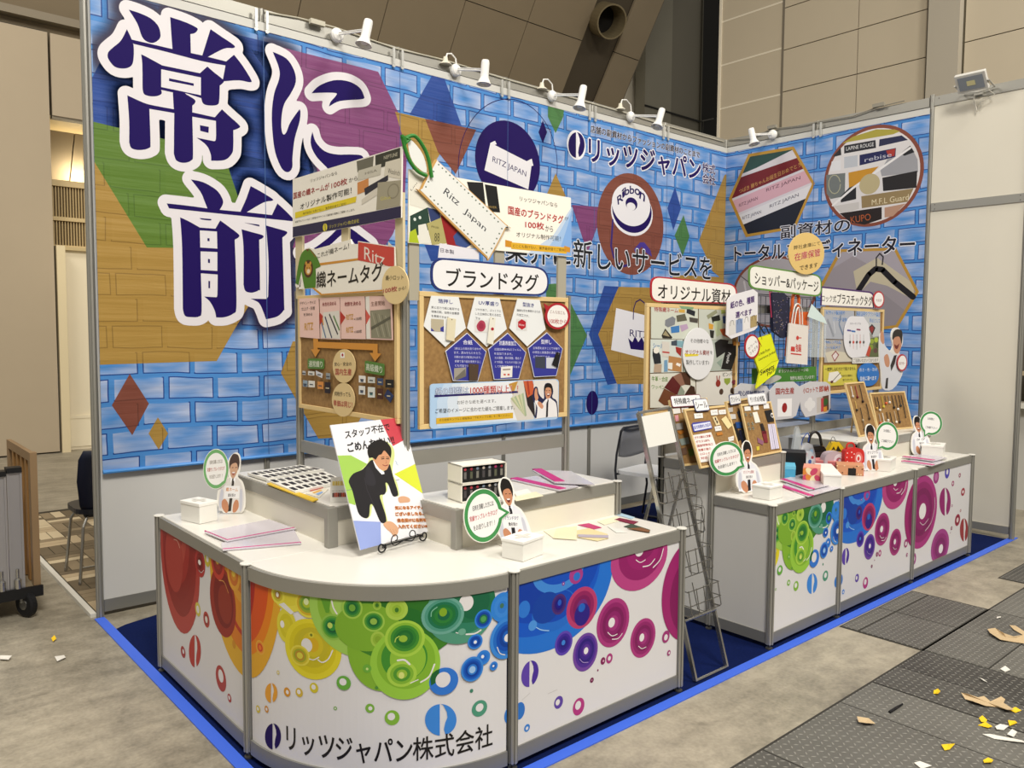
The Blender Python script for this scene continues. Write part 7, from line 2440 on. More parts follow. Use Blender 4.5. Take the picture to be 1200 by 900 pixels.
# ================================================================== THINGS ON THE COUNTERS
CT = HC + .003       # counter top
RT = TZ + .003       # riser top
ZUP = Vector((0, 0, 1))

def base3(F, L_, R_, z0):
	f, l, r = at(*F, 'Z', z0), at(*L_, 'Z', z0), at(*R_, 'Z', z0)
	a = r - f
	b = l - f
	ua = a.normalized()
	ub = Vector((-ua.y, ua.x, 0))
	if ub.dot(b) < 0:
		ub = -ub
	# share the misfit between the two sides
	ang = math.atan2(b.normalized().dot(ua), b.normalized().dot(ub)) / 2
	ua2 = (ua * math.cos(ang) + ub * math.sin(ang)).normalized() if ang > 0 else (ua * math.cos(-ang) - ub * math.sin(-ang)).normalized()
	ub2 = Vector((-ua2.y, ua2.x, 0))
	if ub2.dot(b) < 0:
		ub2 = -ub2
	return f, ua2, ub2, a.length, b.length

def card_box(F, L_, R_, ytop, label, z0=CT, name='card_box', group='white name card boxes', cross=True):
	f, ua, ub, la_, lb_ = base3(F, L_, R_, z0)
	h = height_at(f, ytop) - z0
	t = thing(name, label, 'box', tuple(f), group=group)
	MB().obox(f, ua * la_, ub * lb_, ZUP * (h * .86)).build('box_body', WHITE, t, bevel=.002)
	e = .0025
	lid = MB().obox(f - ua * e - ub * e + ZUP * (h * .84), ua * (la_ + 2 * e), ub * (lb_ + 2 * e), ZUP * (h * .16)).build('lid', mat('#f0eee8', .4), t, bevel=.002)
	if cross:
		c = f + ua * la_ / 2 + ub * lb_ / 2 + ZUP * (h + .0006)
		m = mat('#cfccc4', .5)
		mb = MB()
		mb.obox(c - ua * la_ * .32 - ub * lb_ * .09, ua * la_ * .64, ub * lb_ * .18, ZUP * .001)
		mb.obox(c - ua * la_ * .09 - ub * lb_ * .32 + ZUP * .0002, ua * la_ * .18, ub * lb_ * .64, ZUP * .001)
		mb.build('slot_cross', m, t)
	return t

card_box((234, 614.4), (220, 608), (256, 610), 590.5, 'white name card box on the left side counter by the figure cutout')
card_box((612.7, 658.7), (592, 652), (638.7, 650), 635, 'white name card box at the corner of the front counter')
card_box((901.7, 586.8), (883, 582.7), (917.5, 583.5), 570.8, 'white name card box on the first right counter, by the green bubbles')
card_box((1043.3, 553.3), (1028.7, 550), (1057.5, 549.5), 539, 'white name card box between the bags and the pink folders')
card_box((1105, 537), (1089, 533.5), (1118, 533.5), 523, 'white name card box at the far right end of the counters')
card_box((985.7, 572), (970.7, 568.5), (998.5, 559.5), 556.5, 'plain cream carton lying at the counter edge before the bags', name='carton', group=None, cross=False)

# ---- figure cutouts with speech bubbles
def cutout(tl, tr, br, bl, bub_c, bub_r, label, lines, card_txt, ctxt_col, tail, az, flip=False, green='#3f8a4c', faded=False):
	"""stand-up card: half figure of a man in a white shirt holding a name plate beside a speech bubble"""
	b = at((bl[0] + br[0]) / 2, (bl[1] + br[1]) / 2, 'Z', CT)
	U = Vector((math.cos(az), math.sin(az), 0))
	back = Vector((-U.y, U.x, 0))
	V = (ZUP + back * 0.12).normalized()
	S = Sheet(b, U, V, lift=.0006)
	X = [S.loc(*p) for p in (tl, tr, br, bl)]

	def f(x, y):
		a0_ = X[0][0] + (X[1][0] - X[0][0]) * x
		b0_ = X[0][1] + (X[1][1] - X[0][1]) * x
		a1_ = X[3][0] + (X[2][0] - X[3][0]) * x
		b1__ = X[3][1] + (X[2][1] - X[3][1]) * x
		return (a0_ + (a1_ - a0_) * y, max(.002, b0_ + (b1__ - b0_) * y))
	P = lambda pts: [tuple(f(p[0], p[1])) + tuple(p[2:]) for p in pts]
	sil = ms([(.50, -.02), (.70, .0), (.80, .10), (.80, .26), (.72, .38), (.92, .46), (1.04, .62), (1.06, .86), (.90, 1.0, 1), (.30, 1.0, 1), (.04, .86), (.0, .62), (.14, .46), (.36, .38), (.28, .26), (.28, .08)], 3)
	if flip:
		sil = [(1 - x, y) for x, y in sil][::-1]
	fx = (lambda pts: [(1 - p[0],) + tuple(p[1:]) for p in pts]) if flip else (lambda pts: pts)
	t = thing('figure_cutout', label, 'cutout', tuple(b), group='small figure cutouts with speech bubbles')
	S.parent = t
	mb = MB().prism([S.w(*p) for p in P(sil)], -S.N * .005)
	mb.build('figure_board', FOAM, t)
	G = lambda pts, c, n=3, sm=True: S.poly(P(ms(fx(pts), n) if sm else fx(pts)), c, local=True)
	sh = mat('#dfe0e6' if not faded else '#dcd8d4', .5)
	G([(.12, .97, 1), (.05, .66), (.16, .48), (.4, .40), (.5, .42), (.62, .39), (.86, .48), (.99, .64), (1.0, .86), (.9, .97, 1)], sh)
	G([(.2, .55), (.25, .95)], '#b9bac6', 1, False) if False else None
	G([(.12, .60), (.22, .66), (.2, .92), (.1, .86)], mat('#c4c5d0', .5))
	G([(.84, .60), (.93, .62), (.95, .88), (.86, .92)], mat('#c4c5d0', .5))
	G([(.38, .2), (.44, .1), (.58, .09), (.68, .16), (.7, .27), (.62, .37), (.53, .41), (.44, .37), (.38, .28)], mat('#c08563' if not faded else '#c9a184', .5))
	G([(.36, .26, 1), (.32, .12), (.42, .01), (.56, -.0), (.70, .04), (.76, .16), (.71, .28, 1), (.66, .17), (.56, .15), (.44, .17), (.39, .2)], mat('#1a1513' if not faded else '#4a3a34', .5))
	G([(.46, .30), (.54, .31), (.61, .295), (.57, .355), (.50, .355)], mat('#6a201c' if not faded else '#a0645a', .5))
	G([(.47, .303), (.60, .30), (.58, .322), (.49, .322)], '#eee8e4', 1, False)
	for ex in (.45, .59):
		G([(ex, .225), (ex + .07, .222), (ex + .07, .232), (ex, .236)], '#2a1a14', 1, False)
	G([(.50, .41), (.57, .41), (.59, .48), (.56, .95), (.44, .97), (.5, .5)], '#1c1a20' if not faded else '#3d3530', 1, False)
	G([(.43, .37), (.51, .43), (.44, .49)], '#f2f0f0', 1, False)
	G([(.64, .37), (.55, .43), (.62, .49)], '#f2f0f0', 1, False)
	G([(.20, .80), (.30, .76), (.42, .82), (.46, .92), (.42, .99), (.32, .97), (.22, .9)], mat('#c08563', .5))
	G([(.62, .84), (.70, .76), (.80, .78), (.82, .88), (.72, .96), (.62, .96)], mat('#c08563', .5))
	G([(.24, .54), (.82, .53), (.82, .73), (.26, .75)], '#eceaea', 1, False)
	q0, q1, q2 = f(*(fx([(.30, .565)])[0] if not flip else (.24, .565))), f(.76, .56), f(.30 if not flip else .24, .63)
	S.text(card_txt, q0, q1, q2, ctxt_col, .01, local=True)
	S.text('貴名受け', f(.40, .665), f(.68, .66), f(.40, .72), '#2a2a2e', .01, local=True)
	# bubble
	c = S.loc(*bub_c)
	ra = abs(S.loc(bub_c[0] + bub_r[0], bub_c[1])[0] - S.loc(bub_c[0] - bub_r[0], bub_c[1])[0]) / 2
	rb = abs(S.loc(bub_c[0], bub_c[1] - bub_r[1])[1] - S.loc(bub_c[0], bub_c[1] + bub_r[1])[1]) / 2
	tp = S.loc(*tail)
	ta = math.atan2((tp[1] - c[1]) / rb, (tp[0] - c[0]) / ra)

	def ring(k, kt):
		pts = []
		n = 40
		for i in range(n + 1):
			a = ta + .22 + (2 * math.pi - .44) * i / n
			pts.append((c[0] + ra * k * math.cos(a), c[1] + rb * k * math.sin(a)))
		pts.append((c[0] + (tp[0] - c[0]) * kt, c[1] + (tp[1] - c[1]) * kt))
		return pts
	bub_sheet = Sheet(S.O + S.N * .007, S.U, S.V, parent=t, name='bubble_print')
	MB().prism([S.w(a, b_, .007) for a, b_ in ring(1.0, 1.0)], -S.N * .005).build('bubble_board', FOAM, t)
	bub_sheet.poly(ring(.97, .97), mat(green, .45), local=True)
	bub_sheet.poly(ring(.80, .82), mat('#ebe9e6', .45), local=True)
	n = len(lines)
	for i, (l, col, w_) in enumerate(lines):
		yy = c[1] + rb * (.36 - i * (.72 / max(1, n - 1)) if n > 1 else 0)
		hh = rb * .10
		sl = .10 * (1 if not flip else -1)
		bub_sheet.text(l, (c[0] - ra * w_, yy + hh - ra * w_ * sl), (c[0] + ra * w_, yy + hh + ra * w_ * sl), (c[0] - ra * w_, yy - hh - ra * w_ * sl), col, .01, local=True)
	# wire foot behind
	w0 = f(.25, 1.0)
	A_ = S.w(f(.2, .72)[0], f(.2, .72)[1], -.008)
	Bk = S.O + back * .085
	p1 = S.w(f(.15, 1)[0], .004, -.006); p2 = S.w(f(.9, 1)[0], .004, -.006)
	q1_ = p1 + back * .075; q1_.z = CT + .004
	q2_ = p2 + back * .075; q2_.z = CT + .004
	up = S.w((f(.5, .7)[0]), f(.5, .7)[1], -.008)
	MB().tube([p1 + S.N * .012, p1, q1_, up, q2_, p2, p2 + S.N * .012], .0022, 6).build('wire_stand', mat('#e4e0d6' if faded or not flip else '#3a3836', .4), t)
	return t

SAMPLE = [('名刺を頂戴した方には', '#4a4a4a', .55), ('実績サンプル＋カタログ', '#b5303a', .72), ('をお送りします！！', '#4a4a4a', .55)]
PAST = [('名刺を頂戴した方には', '#8a8278', .5), ('実績サンプル＋カタログ', '#b5605a', .68), ('をお送りします！！', '#8a8278', .5)]
TRY = [('お気軽に', '#3a3a44', .30), ('ご体験下さい！', '#3a3a44', .52)]
cutout((261, 533), (288, 531), (285, 604), (252, 600), (253.5, 549.5), (15, 23.5), 'faded figure cutout with green speech bubble on the left side counter', PAST, '織ネーム', '#c9822a', (265, 566), math.radians(-32), faded=True, green='#6fa86a')
cutout((575, 562), (605, 560), (624, 640), (583, 636), (565.5, 604), (23, 32), 'figure cutout holding a brand tag plate at the corner of the front counter', SAMPLE, 'ブランドタグ', '#3a3f7a', (597, 600), math.radians(-4))
cutout((864, 518), (884, 517), (894, 577), (862, 578), (850.5, 537.5), (20, 20.5), 'figure cutout with green speech bubble on the first right counter', SAMPLE, 'オリジナル資材', '#a8303a', (872, 547), math.radians(-8))
cutout((1009, 498), (1031, 498), (1037, 551), (1012, 553), (1039, 511), (13.3, 16.8), 'figure cutout with bubble on its right, beside the shopping bags', TRY, 'オリジナル', '#4a4a5a', (1027, 527), math.radians(-38), flip=True)
cutout((1066, 488), (1084, 488), (1093, 533), (1070, 534), (1090.5, 496), (13.2, 14.2), 'rightmost figure cutout with bubble, near the white wall', TRY, 'タグ', '#4a4a5a', (1082, 512.5), math.radians(-38), flip=True)

# ---- poster on an ornate easel
O, U, V, pw, ph = fit_quad([(388, 498), (470, 489.5), (509, 622), (421, 644)], CT + .03, lean0=.22, az0=-.5, wl=30)
PS = Sheet(O, U, V, bounds=(0, 0, pw, ph))
board('poster', 'tall white poster of a man bowing on hands and knees, on a black easel', 'poster', PS, [(0, 0), (pw, 0), (pw, ph), (0, ph)], .005, mat('#e4e4e8', .4), local=True)
ZP = lambda pts: z(380, 480, 5, pts)
PS.poly(ZP([(320, 40), (470, 20), (500, 160), (402, 214)]), mat('#c4424e'))
PS.poly(ZP([(50, 270), (155, 268), (250, 318), (180, 560), (120, 540)]), mat('#9cc455'))
PS.poly(ZP([(410, 378), (550, 310), (610, 500), (585, 498)]), mat('#cfd83a'))
PS.poly(ZP([(160, 650), (330, 658), (333, 790), (205, 830)]), mat('#8f9fd6'))
PS.line(ZP([(110, 480), (170, 465), (370, 425), (440, 410)]), .0022, '#7b7b80', rnd=False)
# bowing man
LM = mat('#cbd58a')
for dx in (3,):
	PS.spoly([(x + 1.2, y) for x, y in ZP([(250, 310), (200, 360), (150, 400), (145, 440), (180, 500), (200, 600), (235, 638), (265, 620), (275, 565), (300, 570), (335, 660), (365, 665), (350, 590), (335, 510), (360, 480), (365, 440), (385, 470), (410, 505), (432, 500), (420, 430), (395, 380), (395, 330), (405, 270), (395, 220), (350, 185), (290, 195), (262, 240)])], LM, 3)
SU_ = mat('#1b191d', .55)
PS.spoly(ZP([(268, 300), (225, 350), (170, 375), (143, 415), (150, 445), (165, 480), (185, 560), (205, 615), (240, 637), (262, 622), (268, 560), (285, 562), (310, 620), (332, 662), (362, 660), (358, 615), (340, 560), (325, 505), (352, 497), (362, 470), (358, 430), (375, 440), (400, 505), (428, 505), (430, 480), (405, 400), (392, 350), (380, 320), (350, 360), (320, 340), (290, 300)]), SU_, 3)
PS.spoly(ZP([(255, 330), (240, 380), (250, 440), (300, 440), (290, 380)]), mat('#26242a', .55), 3)
PS.line(ZP([(235, 400), (250, 470), (290, 560)]), .003, '#2f2c33')
PS.poly(ZP([(285, 300), (300, 340), (335, 380), (352, 378), (350, 365), (320, 345), (300, 300)]), '#e6e6ea')
PS.spoly(ZP([(283, 285), (292, 262), (330, 232), (372, 240), (388, 275), (378, 325), (362, 355), (330, 352), (305, 325)]), mat('#c8916c'), 3)
PS.spoly(ZP([(262, 285, 1), (252, 245), (265, 205), (305, 180), (350, 182), (385, 215), (393, 250), (388, 285, 1), (372, 262), (350, 240), (335, 262), (318, 268), (300, 296, 1), (282, 282)]), mat('#15110f'), 3)
PS.line(ZP([(334, 290), (350, 287)]), .0038, '#2a1a14').line(ZP([(362, 288), (378, 289)]), .0038, '#2a1a14').line(ZP([(342, 324), (356, 330), (371, 325)]), .0036, '#8a3a34').line(ZP([(362, 298), (364, 312), (358, 314)]), .002, '#a0664a').line(ZP([(332, 281), (350, 277)]), .0025, '#2a1a14').line(ZP([(362, 278), (379, 281)]), .0025, '#2a1a14')
PS.spoly(ZP([(432, 520), (445, 510), (470, 508), (498, 520), (500, 540), (470, 545), (440, 545)]), mat('#cfa07e'), 3)
PS.spoly(ZP([(345, 672), (370, 655), (400, 660), (430, 690), (432, 720), (410, 745), (390, 722), (365, 700)]), mat('#cfa07e'), 3)
for k in range(3):
	PS.line(ZP([(385 + k * 16, 700 + k * 2), (398 + k * 16, 732 - k * 4)]), .0012, '#a87a58')
PS.line(ZP([(415, 300), (425, 312), (422, 318), (432, 326)]), .002, '#7fa6c9')
PS.text('スタッフ不在で', *ZP([(118, 125), (378, 78), (125, 172)]), BLACK, .02)
PS.text('ごめんなさい!!', *ZP([(130, 198), (400, 150), (142, 250)]), BLACK, .03)
for l, (x0, x1, y) in zip(['気になるアイテムが', 'ございましたら、', '貴名受けに名刺を', '入れてください※※'], [(412, 603, 566), (414, 578, 602), (424, 592, 640), (428, 612, 676)]):
	PS.text(l, *ZP([(x0, y), (x1, y - 3), (x0 + 3, y + 20)]), '#7a2a14', .01, ('#e39a5c', .09))
# easel: scrolls of black iron
ez = thing('easel', 'black wrought iron scroll easel holding the bowing man poster', 'easel', tuple(O + U * pw / 2))
IR = mat('#141314', .4, .4)
cx_ = pw * .42
def scroll(c, r0, turns, s0, n=22, dirx=1):
	out = []
	for i in range(n + 1):
		t = i / n
		a = s0 + turns * 2 * math.pi * t * dirx
		r = r0 * (1 - .75 * t)
		out.append((c[0] + r * math.cos(a), c[1] + r * math.sin(a)))
	return out
F_ = Sheet(O - ZUP * .03, U, ZUP); SHEETS.remove(F_)
mb = MB()
bw = .10
mid = pw * .52
for sgn in (-1, 1):
	xx = mid + sgn * bw
	pts = [(xx - sgn * .005, .034), (xx + sgn * .002, .020)] + scroll((xx + sgn * .016, .026), .024, 1.1, math.pi * (1 if sgn > 0 else 0), dirx=sgn)
	mb.tube([F_.w(a, max(b_, .004), .022) for a, b_ in pts], .003, 6)
	pts = [(mid, .03)] + scroll((mid + sgn * .045, .045), .026, 1.0, -math.pi / 2, dirx=sgn)
	mb.tube([F_.w(a, b_, .024) for a, b_ in pts], .0022, 6)
	mb.tube([F_.w(xx, .030, .022), F_.w(xx, .030, -.02)], .003, 6)
mb.tube([F_.w(mid - bw - .01, .030, .022), F_.w(mid + bw + .01, .030, .022)], .003, 6)
mb.build('ledge_scrolls', IR, ez)
bk = Vector((-U.y, U.x, 0))
mb = MB()
topp = O + V * .22 + U * mid - PS.N * .012
fe = O + U * mid + bk * .17
fe.z = CT + .004
mb.tube([F_.w(mid, .030, -.01), topp], .003, 6)
mb.tube([topp, fe], .003, 6)
mb.tube([F_.w(mid - bw, .030, -.02), topp], .003, 6).tube([F_.w(mid + bw, .030, -.02), topp], .003, 6)
mb.build('back_leg', IR, ez)

# ---- folders in clear sleeves with pink spines
CLR = mat('#e4dfe6', .12, alpha=.55)
PINK = mat('#c2267a', .35)

def slab_on(px, z0, th, m, name, label=None, cat=None, group=None, parent=None, lift=0.0):
	P = [at(x, y, 'Z', z0 + th) for x, y in px]
	o = MB().prism([p + ZUP * lift for p in P], -ZUP * th).build(name, m, parent)
	if label:
		set_props(o, label, cat, group)
	return o

def folder(px, spine, z0, label, sheetc='#dcd6de', lift=0.0, group='clear folders with pink spines', sp2=None):
	t = thing('clip_folder', label, 'folder', tuple(at(*px[0], 'Z', z0)), group=group)
	slab_on(px, z0, .004, mat('#e6e2e8', .25), 'papers', parent=t, lift=lift)
	P = [at(x, y, 'Z', z0 + .0055) for x, y in px]
	MB().prism([p + ZUP * lift for p in P], -ZUP * .0008).build('cover', CLR, t)
	for s_ in spine:
		(a, b_, w_) = s_
		A = at(*a, 'Z', z0); B_ = at(*b_, 'Z', z0)
		d = (B_ - A).normalized()
		n = Vector((-d.y, d.x, 0))
		c = (P[0] + P[2]) / 2
		if n.dot(c - A) < 0:
			n = -n
		MB().obox(A + ZUP * (lift + .0002), B_ - A, n * w_, ZUP * .0075).build('spine', PINK, t, bevel=.0015)
	return t

folder([(239.5, 625), (315, 610), (347, 621), (266, 636)], [((266, 636), (347, 621), .004), ((239.5, 625), (266, 636), .004)], CT, 'upper clear folder with thin pink edges on the left side counter', lift=.006)
folder([(259, 636), (345, 621), (353, 637), (261, 645)], [((261, 645), (353, 637), .003)], CT, 'lower clear folder with pink edge on the left side counter')
folder([(598, 562), (640, 556), (678, 570), (655, 575)], [((598, 562), (655, 575), .045)], RT, 'lower folder with pink spine on the riser behind the front counter')
folder([(623.5, 553), (669, 554), (697, 570), (650, 568)], [((623.5, 553), (650, 568), .05)], RT, 'upper folder with pink spine on the riser behind the front counter', lift=.009)
folder([(914, 569), (935, 562), (987, 571), (947, 582)], [((912, 570), (947, 582), .035)], CT, 'lower clear folder with pink spine on the first right counter')
folder([(914, 563.5), (942, 557), (985, 567), (948, 576)], [((914, 564), (948, 576), .035)], CT, 'upper clear folder with pink spine on the first right counter', lift=.009)
folder([(1056, 541), (1080, 536), (1108, 541), (1092, 546)], [((1056, 541), (1092, 546), .04)], CT, 'lower pink-spined folder on the rightmost counter')
folder([(1057, 537), (1084, 533), (1110, 538), (1093, 542)], [((1057, 537.5), (1093, 542), .04)], CT, 'upper pink-spined folder on the rightmost counter', lift=.009)

# ---- swatch books on the left riser
def swatch_book(px, rows, cols, label, lift=0.0, skip=0):
	P = [at(x, y, 'Z', RT + .012) for x, y in px]
	t = thing('swatch_book', label, 'sample book', tuple(P[0] - ZUP * .012), group='open swatch books on the left riser')
	MB().prism([p + ZUP * lift for p in P], -ZUP * .012).build('pages', mat('#e4e2da', .5), t)
	me0 = None
	for r in range(rows):
		for c in range(cols):
			u0 = (c + .22 + (.25 if r % 2 else 0)) / (cols + .4)
			u1 = u0 + .55 / (cols + .4)
			v0 = (r + .25) / rows
			v1 = (r + .8) / rows
			def q(u, v):
				return (P[0] * (1 - u) + P[1] * u) * (1 - v) + (P[3] * (1 - u) + P[2] * u) * v
			Q = [q(u0, v0), q(u1, v0), q(u1, v1), q(u0, v1)]
			MB().prism([x + ZUP * (lift + .0022) for x in Q], -ZUP * .002).build('swatch', mat(['#1c1a1e', '#1c1a1e', '#5c5a58', '#2a2226', '#3a3438'][(r * 3 + c * 2) % 5], .6), t)
	return t

swatch_book([(290, 555), (352, 545.5), (380, 551), (313, 562)], 2, 9, 'open swatch book nearest the wall on the left riser, rows of black squares', lift=.004)
swatch_book([(312, 562), (381, 552.5), (404, 563), (346, 576)], 3, 8, 'second open swatch book on the left riser, nearer the poster')
slab_on([(312.7, 566.5), (317, 565), (373, 584.5), (366, 587)], RT, .005, mat('#d9b632', .5), 'ruler_strip', 'yellow strip lying along the edge of the left riser', 'strip')
o = slab_on([(358, 578), (378, 571), (385, 573), (374, 583)], RT, .002, mat('#dcd6c4', .5), 'leaflet', 'flat leaflet with red edge between the swatch book and the poster', 'leaflet')
LS = Sheet(at(365, 575, 'Z', RT + .0022), (1, 0, 0), (0, 1, 0)); LS.parent = o
LS.poly([(363, 574), (378, 570.5), (379, 572), (364, 576)], '#b5402c').poly([(370, 579), (377, 576), (379, 577), (373, 580.5)], '#7fa0d0').poly([(366, 577), (376, 573.5), (377.5, 575), (368, 578.5)], '#d9a850')
tc_ = thing('tent_card', 'folded white tent card with rows of yellow and red thread colours', 'card', tuple(at(392, 590, 'Z', RT)))
a = at(387, 589, 'Z', RT); b_ = at(408, 588.5, 'Z', RT)
U_ = (b_ - a).normalized(); bkk = Vector((-U_.y, U_.x, 0))
ht = .105
TS = Sheet(a, U_, (ZUP + bkk * .35).normalized(), parent=tc_)
w_ = (b_ - a).length
MB().prism([TS.w(0, 0), TS.w(w_, 0), TS.w(w_, ht), TS.w(0, ht)], -TS.N * .002).build('front_leaf', mat('#e9e6dd', .5), tc_)
e0 = a + bkk * .075; e1 = b_ + bkk * .075
MB().add([TS.w(0, ht, -.001), TS.w(w_, ht, -.001), e1, e0], [(0, 1, 2, 3)]).build('back_leaf', mat('#e4e1d8', .5), tc_)
for k in range(8):
	x = .008 + k * (w_ - .016) / 8
	TS.poly([(x, .070), (x + .005, .070), (x + .005, .088), (x, .088)], ['#e3c94a', '#ecd86a', '#d9b93a'][k % 3], local=True)
	TS.poly([(x, .022), (x + .006, .022), (x + .006, .040), (x, .040)], ['#4a2a1c', '#a8402c', '#c9542c', '#8a3020'][k % 4], local=True)
TS.text('00 12 34 56 78', (.006, .050), (w_ - .006, .050), (.006, .045), '#8a8478', local=True)

# ---- catalogue boxes with spines on the second riser
for k, (z0, lab) in enumerate([(RT, 'lower of two stacked white catalogue boxes with black spines'), (None, 'upper of two stacked white catalogue boxes with black spines')]):
	f, ua, ub, la_, lb_ = base3((540.5, 589.8), (519.5, 585), (591, 582), RT)
	h = (height_at(f, 546) - RT) / 2
	zb = RT + k * h
	f = Vector((f.x, f.y, zb))
	t = thing('catalogue_box', lab, 'box', tuple(f), group='stacked catalogue boxes')
	m = mat('#e6e2d6', .5)
	th = .005
	# open-fronted case: the open face is the one turned right (along ua)
	MB().obox(f, ua * la_, ub * lb_, ZUP * th).obox(f + ZUP * (h - th - .001), ua * la_, ub * lb_, ZUP * th).obox(f, ua * .005, ub * lb_, ZUP * (h - .001)).obox(f + ua * (la_ - .005), ua * .005, ub * lb_, ZUP * (h - .001)).obox(f + ub * (lb_ - .005), ua * la_, ub * .005, ZUP * (h - .001)).build('case', m, t)
	n = 7
	for i in range(n):
		wv = (la_ - .014) / n
		p = f + ua * (.007 + i * wv + .0006) + ub * .006 + ZUP * (th + .001)
		MB().obox(p, ua * (wv - .0014), ub * (lb_ - .02), ZUP * (h - .022)).build('catalogue', mat('#1b1b1d', .4), t)
	sp = Sheet(f + ub * .0055, ua, ZUP, parent=t, name='spine_print', lift=.0002)
	for i in range(n):
		x = .007 + (i + .5) * (la_ - .014) / n
		c_ = ['#8f2f3a', '#a03a44', '#8f2f3a', '#6d7a8a', '#b5a99a', '#8a8f96', '#9a2f5a'][(i + k) % 7]
		sp.lell(x, h * .76, .0065, .006, mat(c_, .5), 12)
		sp.poly([(x - .006, h * .25), (x + .006, h * .25), (x + .006, h * .62), (x - .006, h * .62)], ['#4a4648', '#6d6a68', '#5a5c4a', '#7d7a72'][(i + k) % 4], local=True)
# paper samples beside them
def paper(px, z0, c, label, group='loose paper samples', lift=0.0, th=.0015):
	return slab_on(px, z0, th, mat(c, .6), 'paper_sample', label, 'paper', group, lift=lift)

paper([(598, 582), (628, 576), (637, 581), (605, 587)], RT, '#e6dfc0', 'cream sheet under the sample cards on the riser behind the front counter')
paper([(602, 577), (618, 573), (622, 577), (605, 581)], RT, '#eceae2', 'white sample card on the cream sheet of the riser', lift=.002, th=.005)
paper([(592, 580), (600, 578), (602, 584), (596, 586)], RT, '#c9a86a', 'small tan card by the head of the figure cutout', lift=.001)
for px, c, l, lf in [([(637, 622), (663, 617), (675, 622), (648, 630)], '#e9e0c4', 'cream paper sample behind the white box, nearest it', 0),
                     ([(652, 620), (676, 617), (676, 633), (648, 631)], '#e4dab8', 'folded cream paper sample in the middle of the front counter', .002),
                     ([(675, 622), (690, 619), (712, 626), (713, 631), (700, 634), (677, 630)], '#dccb9c', 'fan of striped paper strips on the front counter', .001),
                     ([(677, 627), (713, 628), (713, 631), (678, 630)], '#a9a0b0', 'grey strip in the fan of papers on the front counter', .0035),
                     ([(677, 615), (690, 613), (705, 618), (696, 620)], '#b5306a', 'pink card sample on the front counter', 0),
                     ([(700, 611), (722, 605), (731, 609), (708, 615)], '#e2ddc2', 'pale cream card sample near the riser post', 0),
                     ([(718, 602), (727, 601), (744, 606), (740, 608)], '#a9c3d4', 'pale blue card sample nearest the riser post', 0),
                     ([(720, 609), (726, 607), (748, 611.5), (742, 614.5)], '#7a1f3a', 'dark red card strip on the front counter right end', .001),
                     ([(712, 617), (728, 620), (735, 624), (722, 624)], '#dcdcd6', 'white triangular card on the front counter', 0),
                     ([(731, 617), (740, 614), (762, 621), (761, 624.5)], '#3a4a3a', 'dark green and brown strips fanned at the front counter right end', .001),
                     ([(735, 620), (752, 619), (762, 622.5), (760, 624.5)], '#7a5234', 'brown strip on the fan at the front counter right end', .0035)]:
	paper(px, CT, c, l, lift=lf)

# ---- leaning cork boards with samples on the right riser
def lean_board(px, z0, name, label, hdr=None, lean0=.28, az0=-.35, wd=.012, group='leaning sample boards', leg=True, wl=25):
	O, U, V, w_, h_ = fit_quad(px, z0, lean0=lean0, az0=az0, wl=wl)
	N = U.cross(V)
	t = thing(name, label, 'display board', tuple(O + U * w_ / 2), group=group)
	MB().obox(O + U * wd + V * wd - N * .008, U * (w_ - 2 * wd), V * (h_ - 2 * wd), N * .005).build('cork', CORK, t)
	for (x0, y0, x1, y1) in ((0, 0, w_, wd), (0, h_ - wd, w_, h_), (0, wd, wd, h_ - wd), (w_ - wd, wd, w_, h_ - wd)):
		MB().obox(O + U * x0 + V * y0 - N * .012, U * (x1 - x0), V * (y1 - y0), N * .014).build('frame_strip', PINE, t, bevel=.0015)
	if leg:
		top = O + U * w_ * .5 + V * h_ * .8 - N * .014
		bk = Vector((-U.y, U.x, 0))
		ft = O + U * w_ * .5 + bk * .13
		ft.z = z0 + .006
		MB().tube([top, ft], .006, 6).build('strut', PINE, t)
	return t, Sheet(O, U, V), w_, h_

def small_label(S, cx, cy, w_, h_, txt, rim, label, rot=0.0, d=.008, parent=None):
	c = S.loc(cx, cy)
	s = Sheet(S.O + S.N * d, S.U, S.V)
	P = rrect(w_, h_, min(h_ * .4, .012), 4, c[0], c[1])
	o = board('label_card', label, 'card', s, P, .003, mat(rim, .45), 'header cards of the leaning boards', local=True)
	s.poly(rrect(w_ - .008, h_ - .008, min(h_ * .35, .01), 4, c[0], c[1]), mat('#e6e6e8', .4), local=True)
	s.text(txt, (c[0] - w_ * .4, c[1] + h_ * .26), (c[0] + w_ * .4, c[1] + h_ * .26), (c[0] - w_ * .4, c[1] - h_ * .26), TXT, .015, local=True)
	return o

def pin(S, pts, c, label, name='sample', cat='sample', group=None, d=.004, th=.002, txt=None):
	s = Sheet(S.O + S.N * (d - .003), S.U, S.V)
	o = board(name, label, cat, s, pts, th, mat(c, .5), group)
	return s

GA = 'samples pinned on the leaning boards'
tA, SA, wA, hA = lean_board([(786.5, 469), (826, 466), (846, 541), (797, 547)], RT, 'sample_board', 'rear left leaning cork board with sparkly trims, behind the wire rack')
tC, SC, wC, hC = lean_board([(844, 471), (873, 467), (893, 530), (867, 536)], RT, 'sample_board', 'narrow leaning cork board of dark printed ribbons between two others', lean0=.14, wl=150)
tB, SB, wB, hB = lean_board([(802, 481), (850.5, 473), (873, 541), (820.7, 548)], RT, 'sample_board', 'leaning cork board of seals with red lettered sheet')
tD, SD, wD, hD = lean_board([(868, 473), (903, 471), (916.7, 529), (880.7, 537)], RT, 'sample_board', 'right leaning cork board of rings, straps and striped card')
small_label(SA, 803, 470, .23, .066, '特殊織ネーム', '#6a2030', 'red-rimmed header card on the rear left leaning board')
small_label(SB, 820.5, 475, .13, .07, 'シール', '#2a3566', 'blue-rimmed header card reading seal on the leaning board')
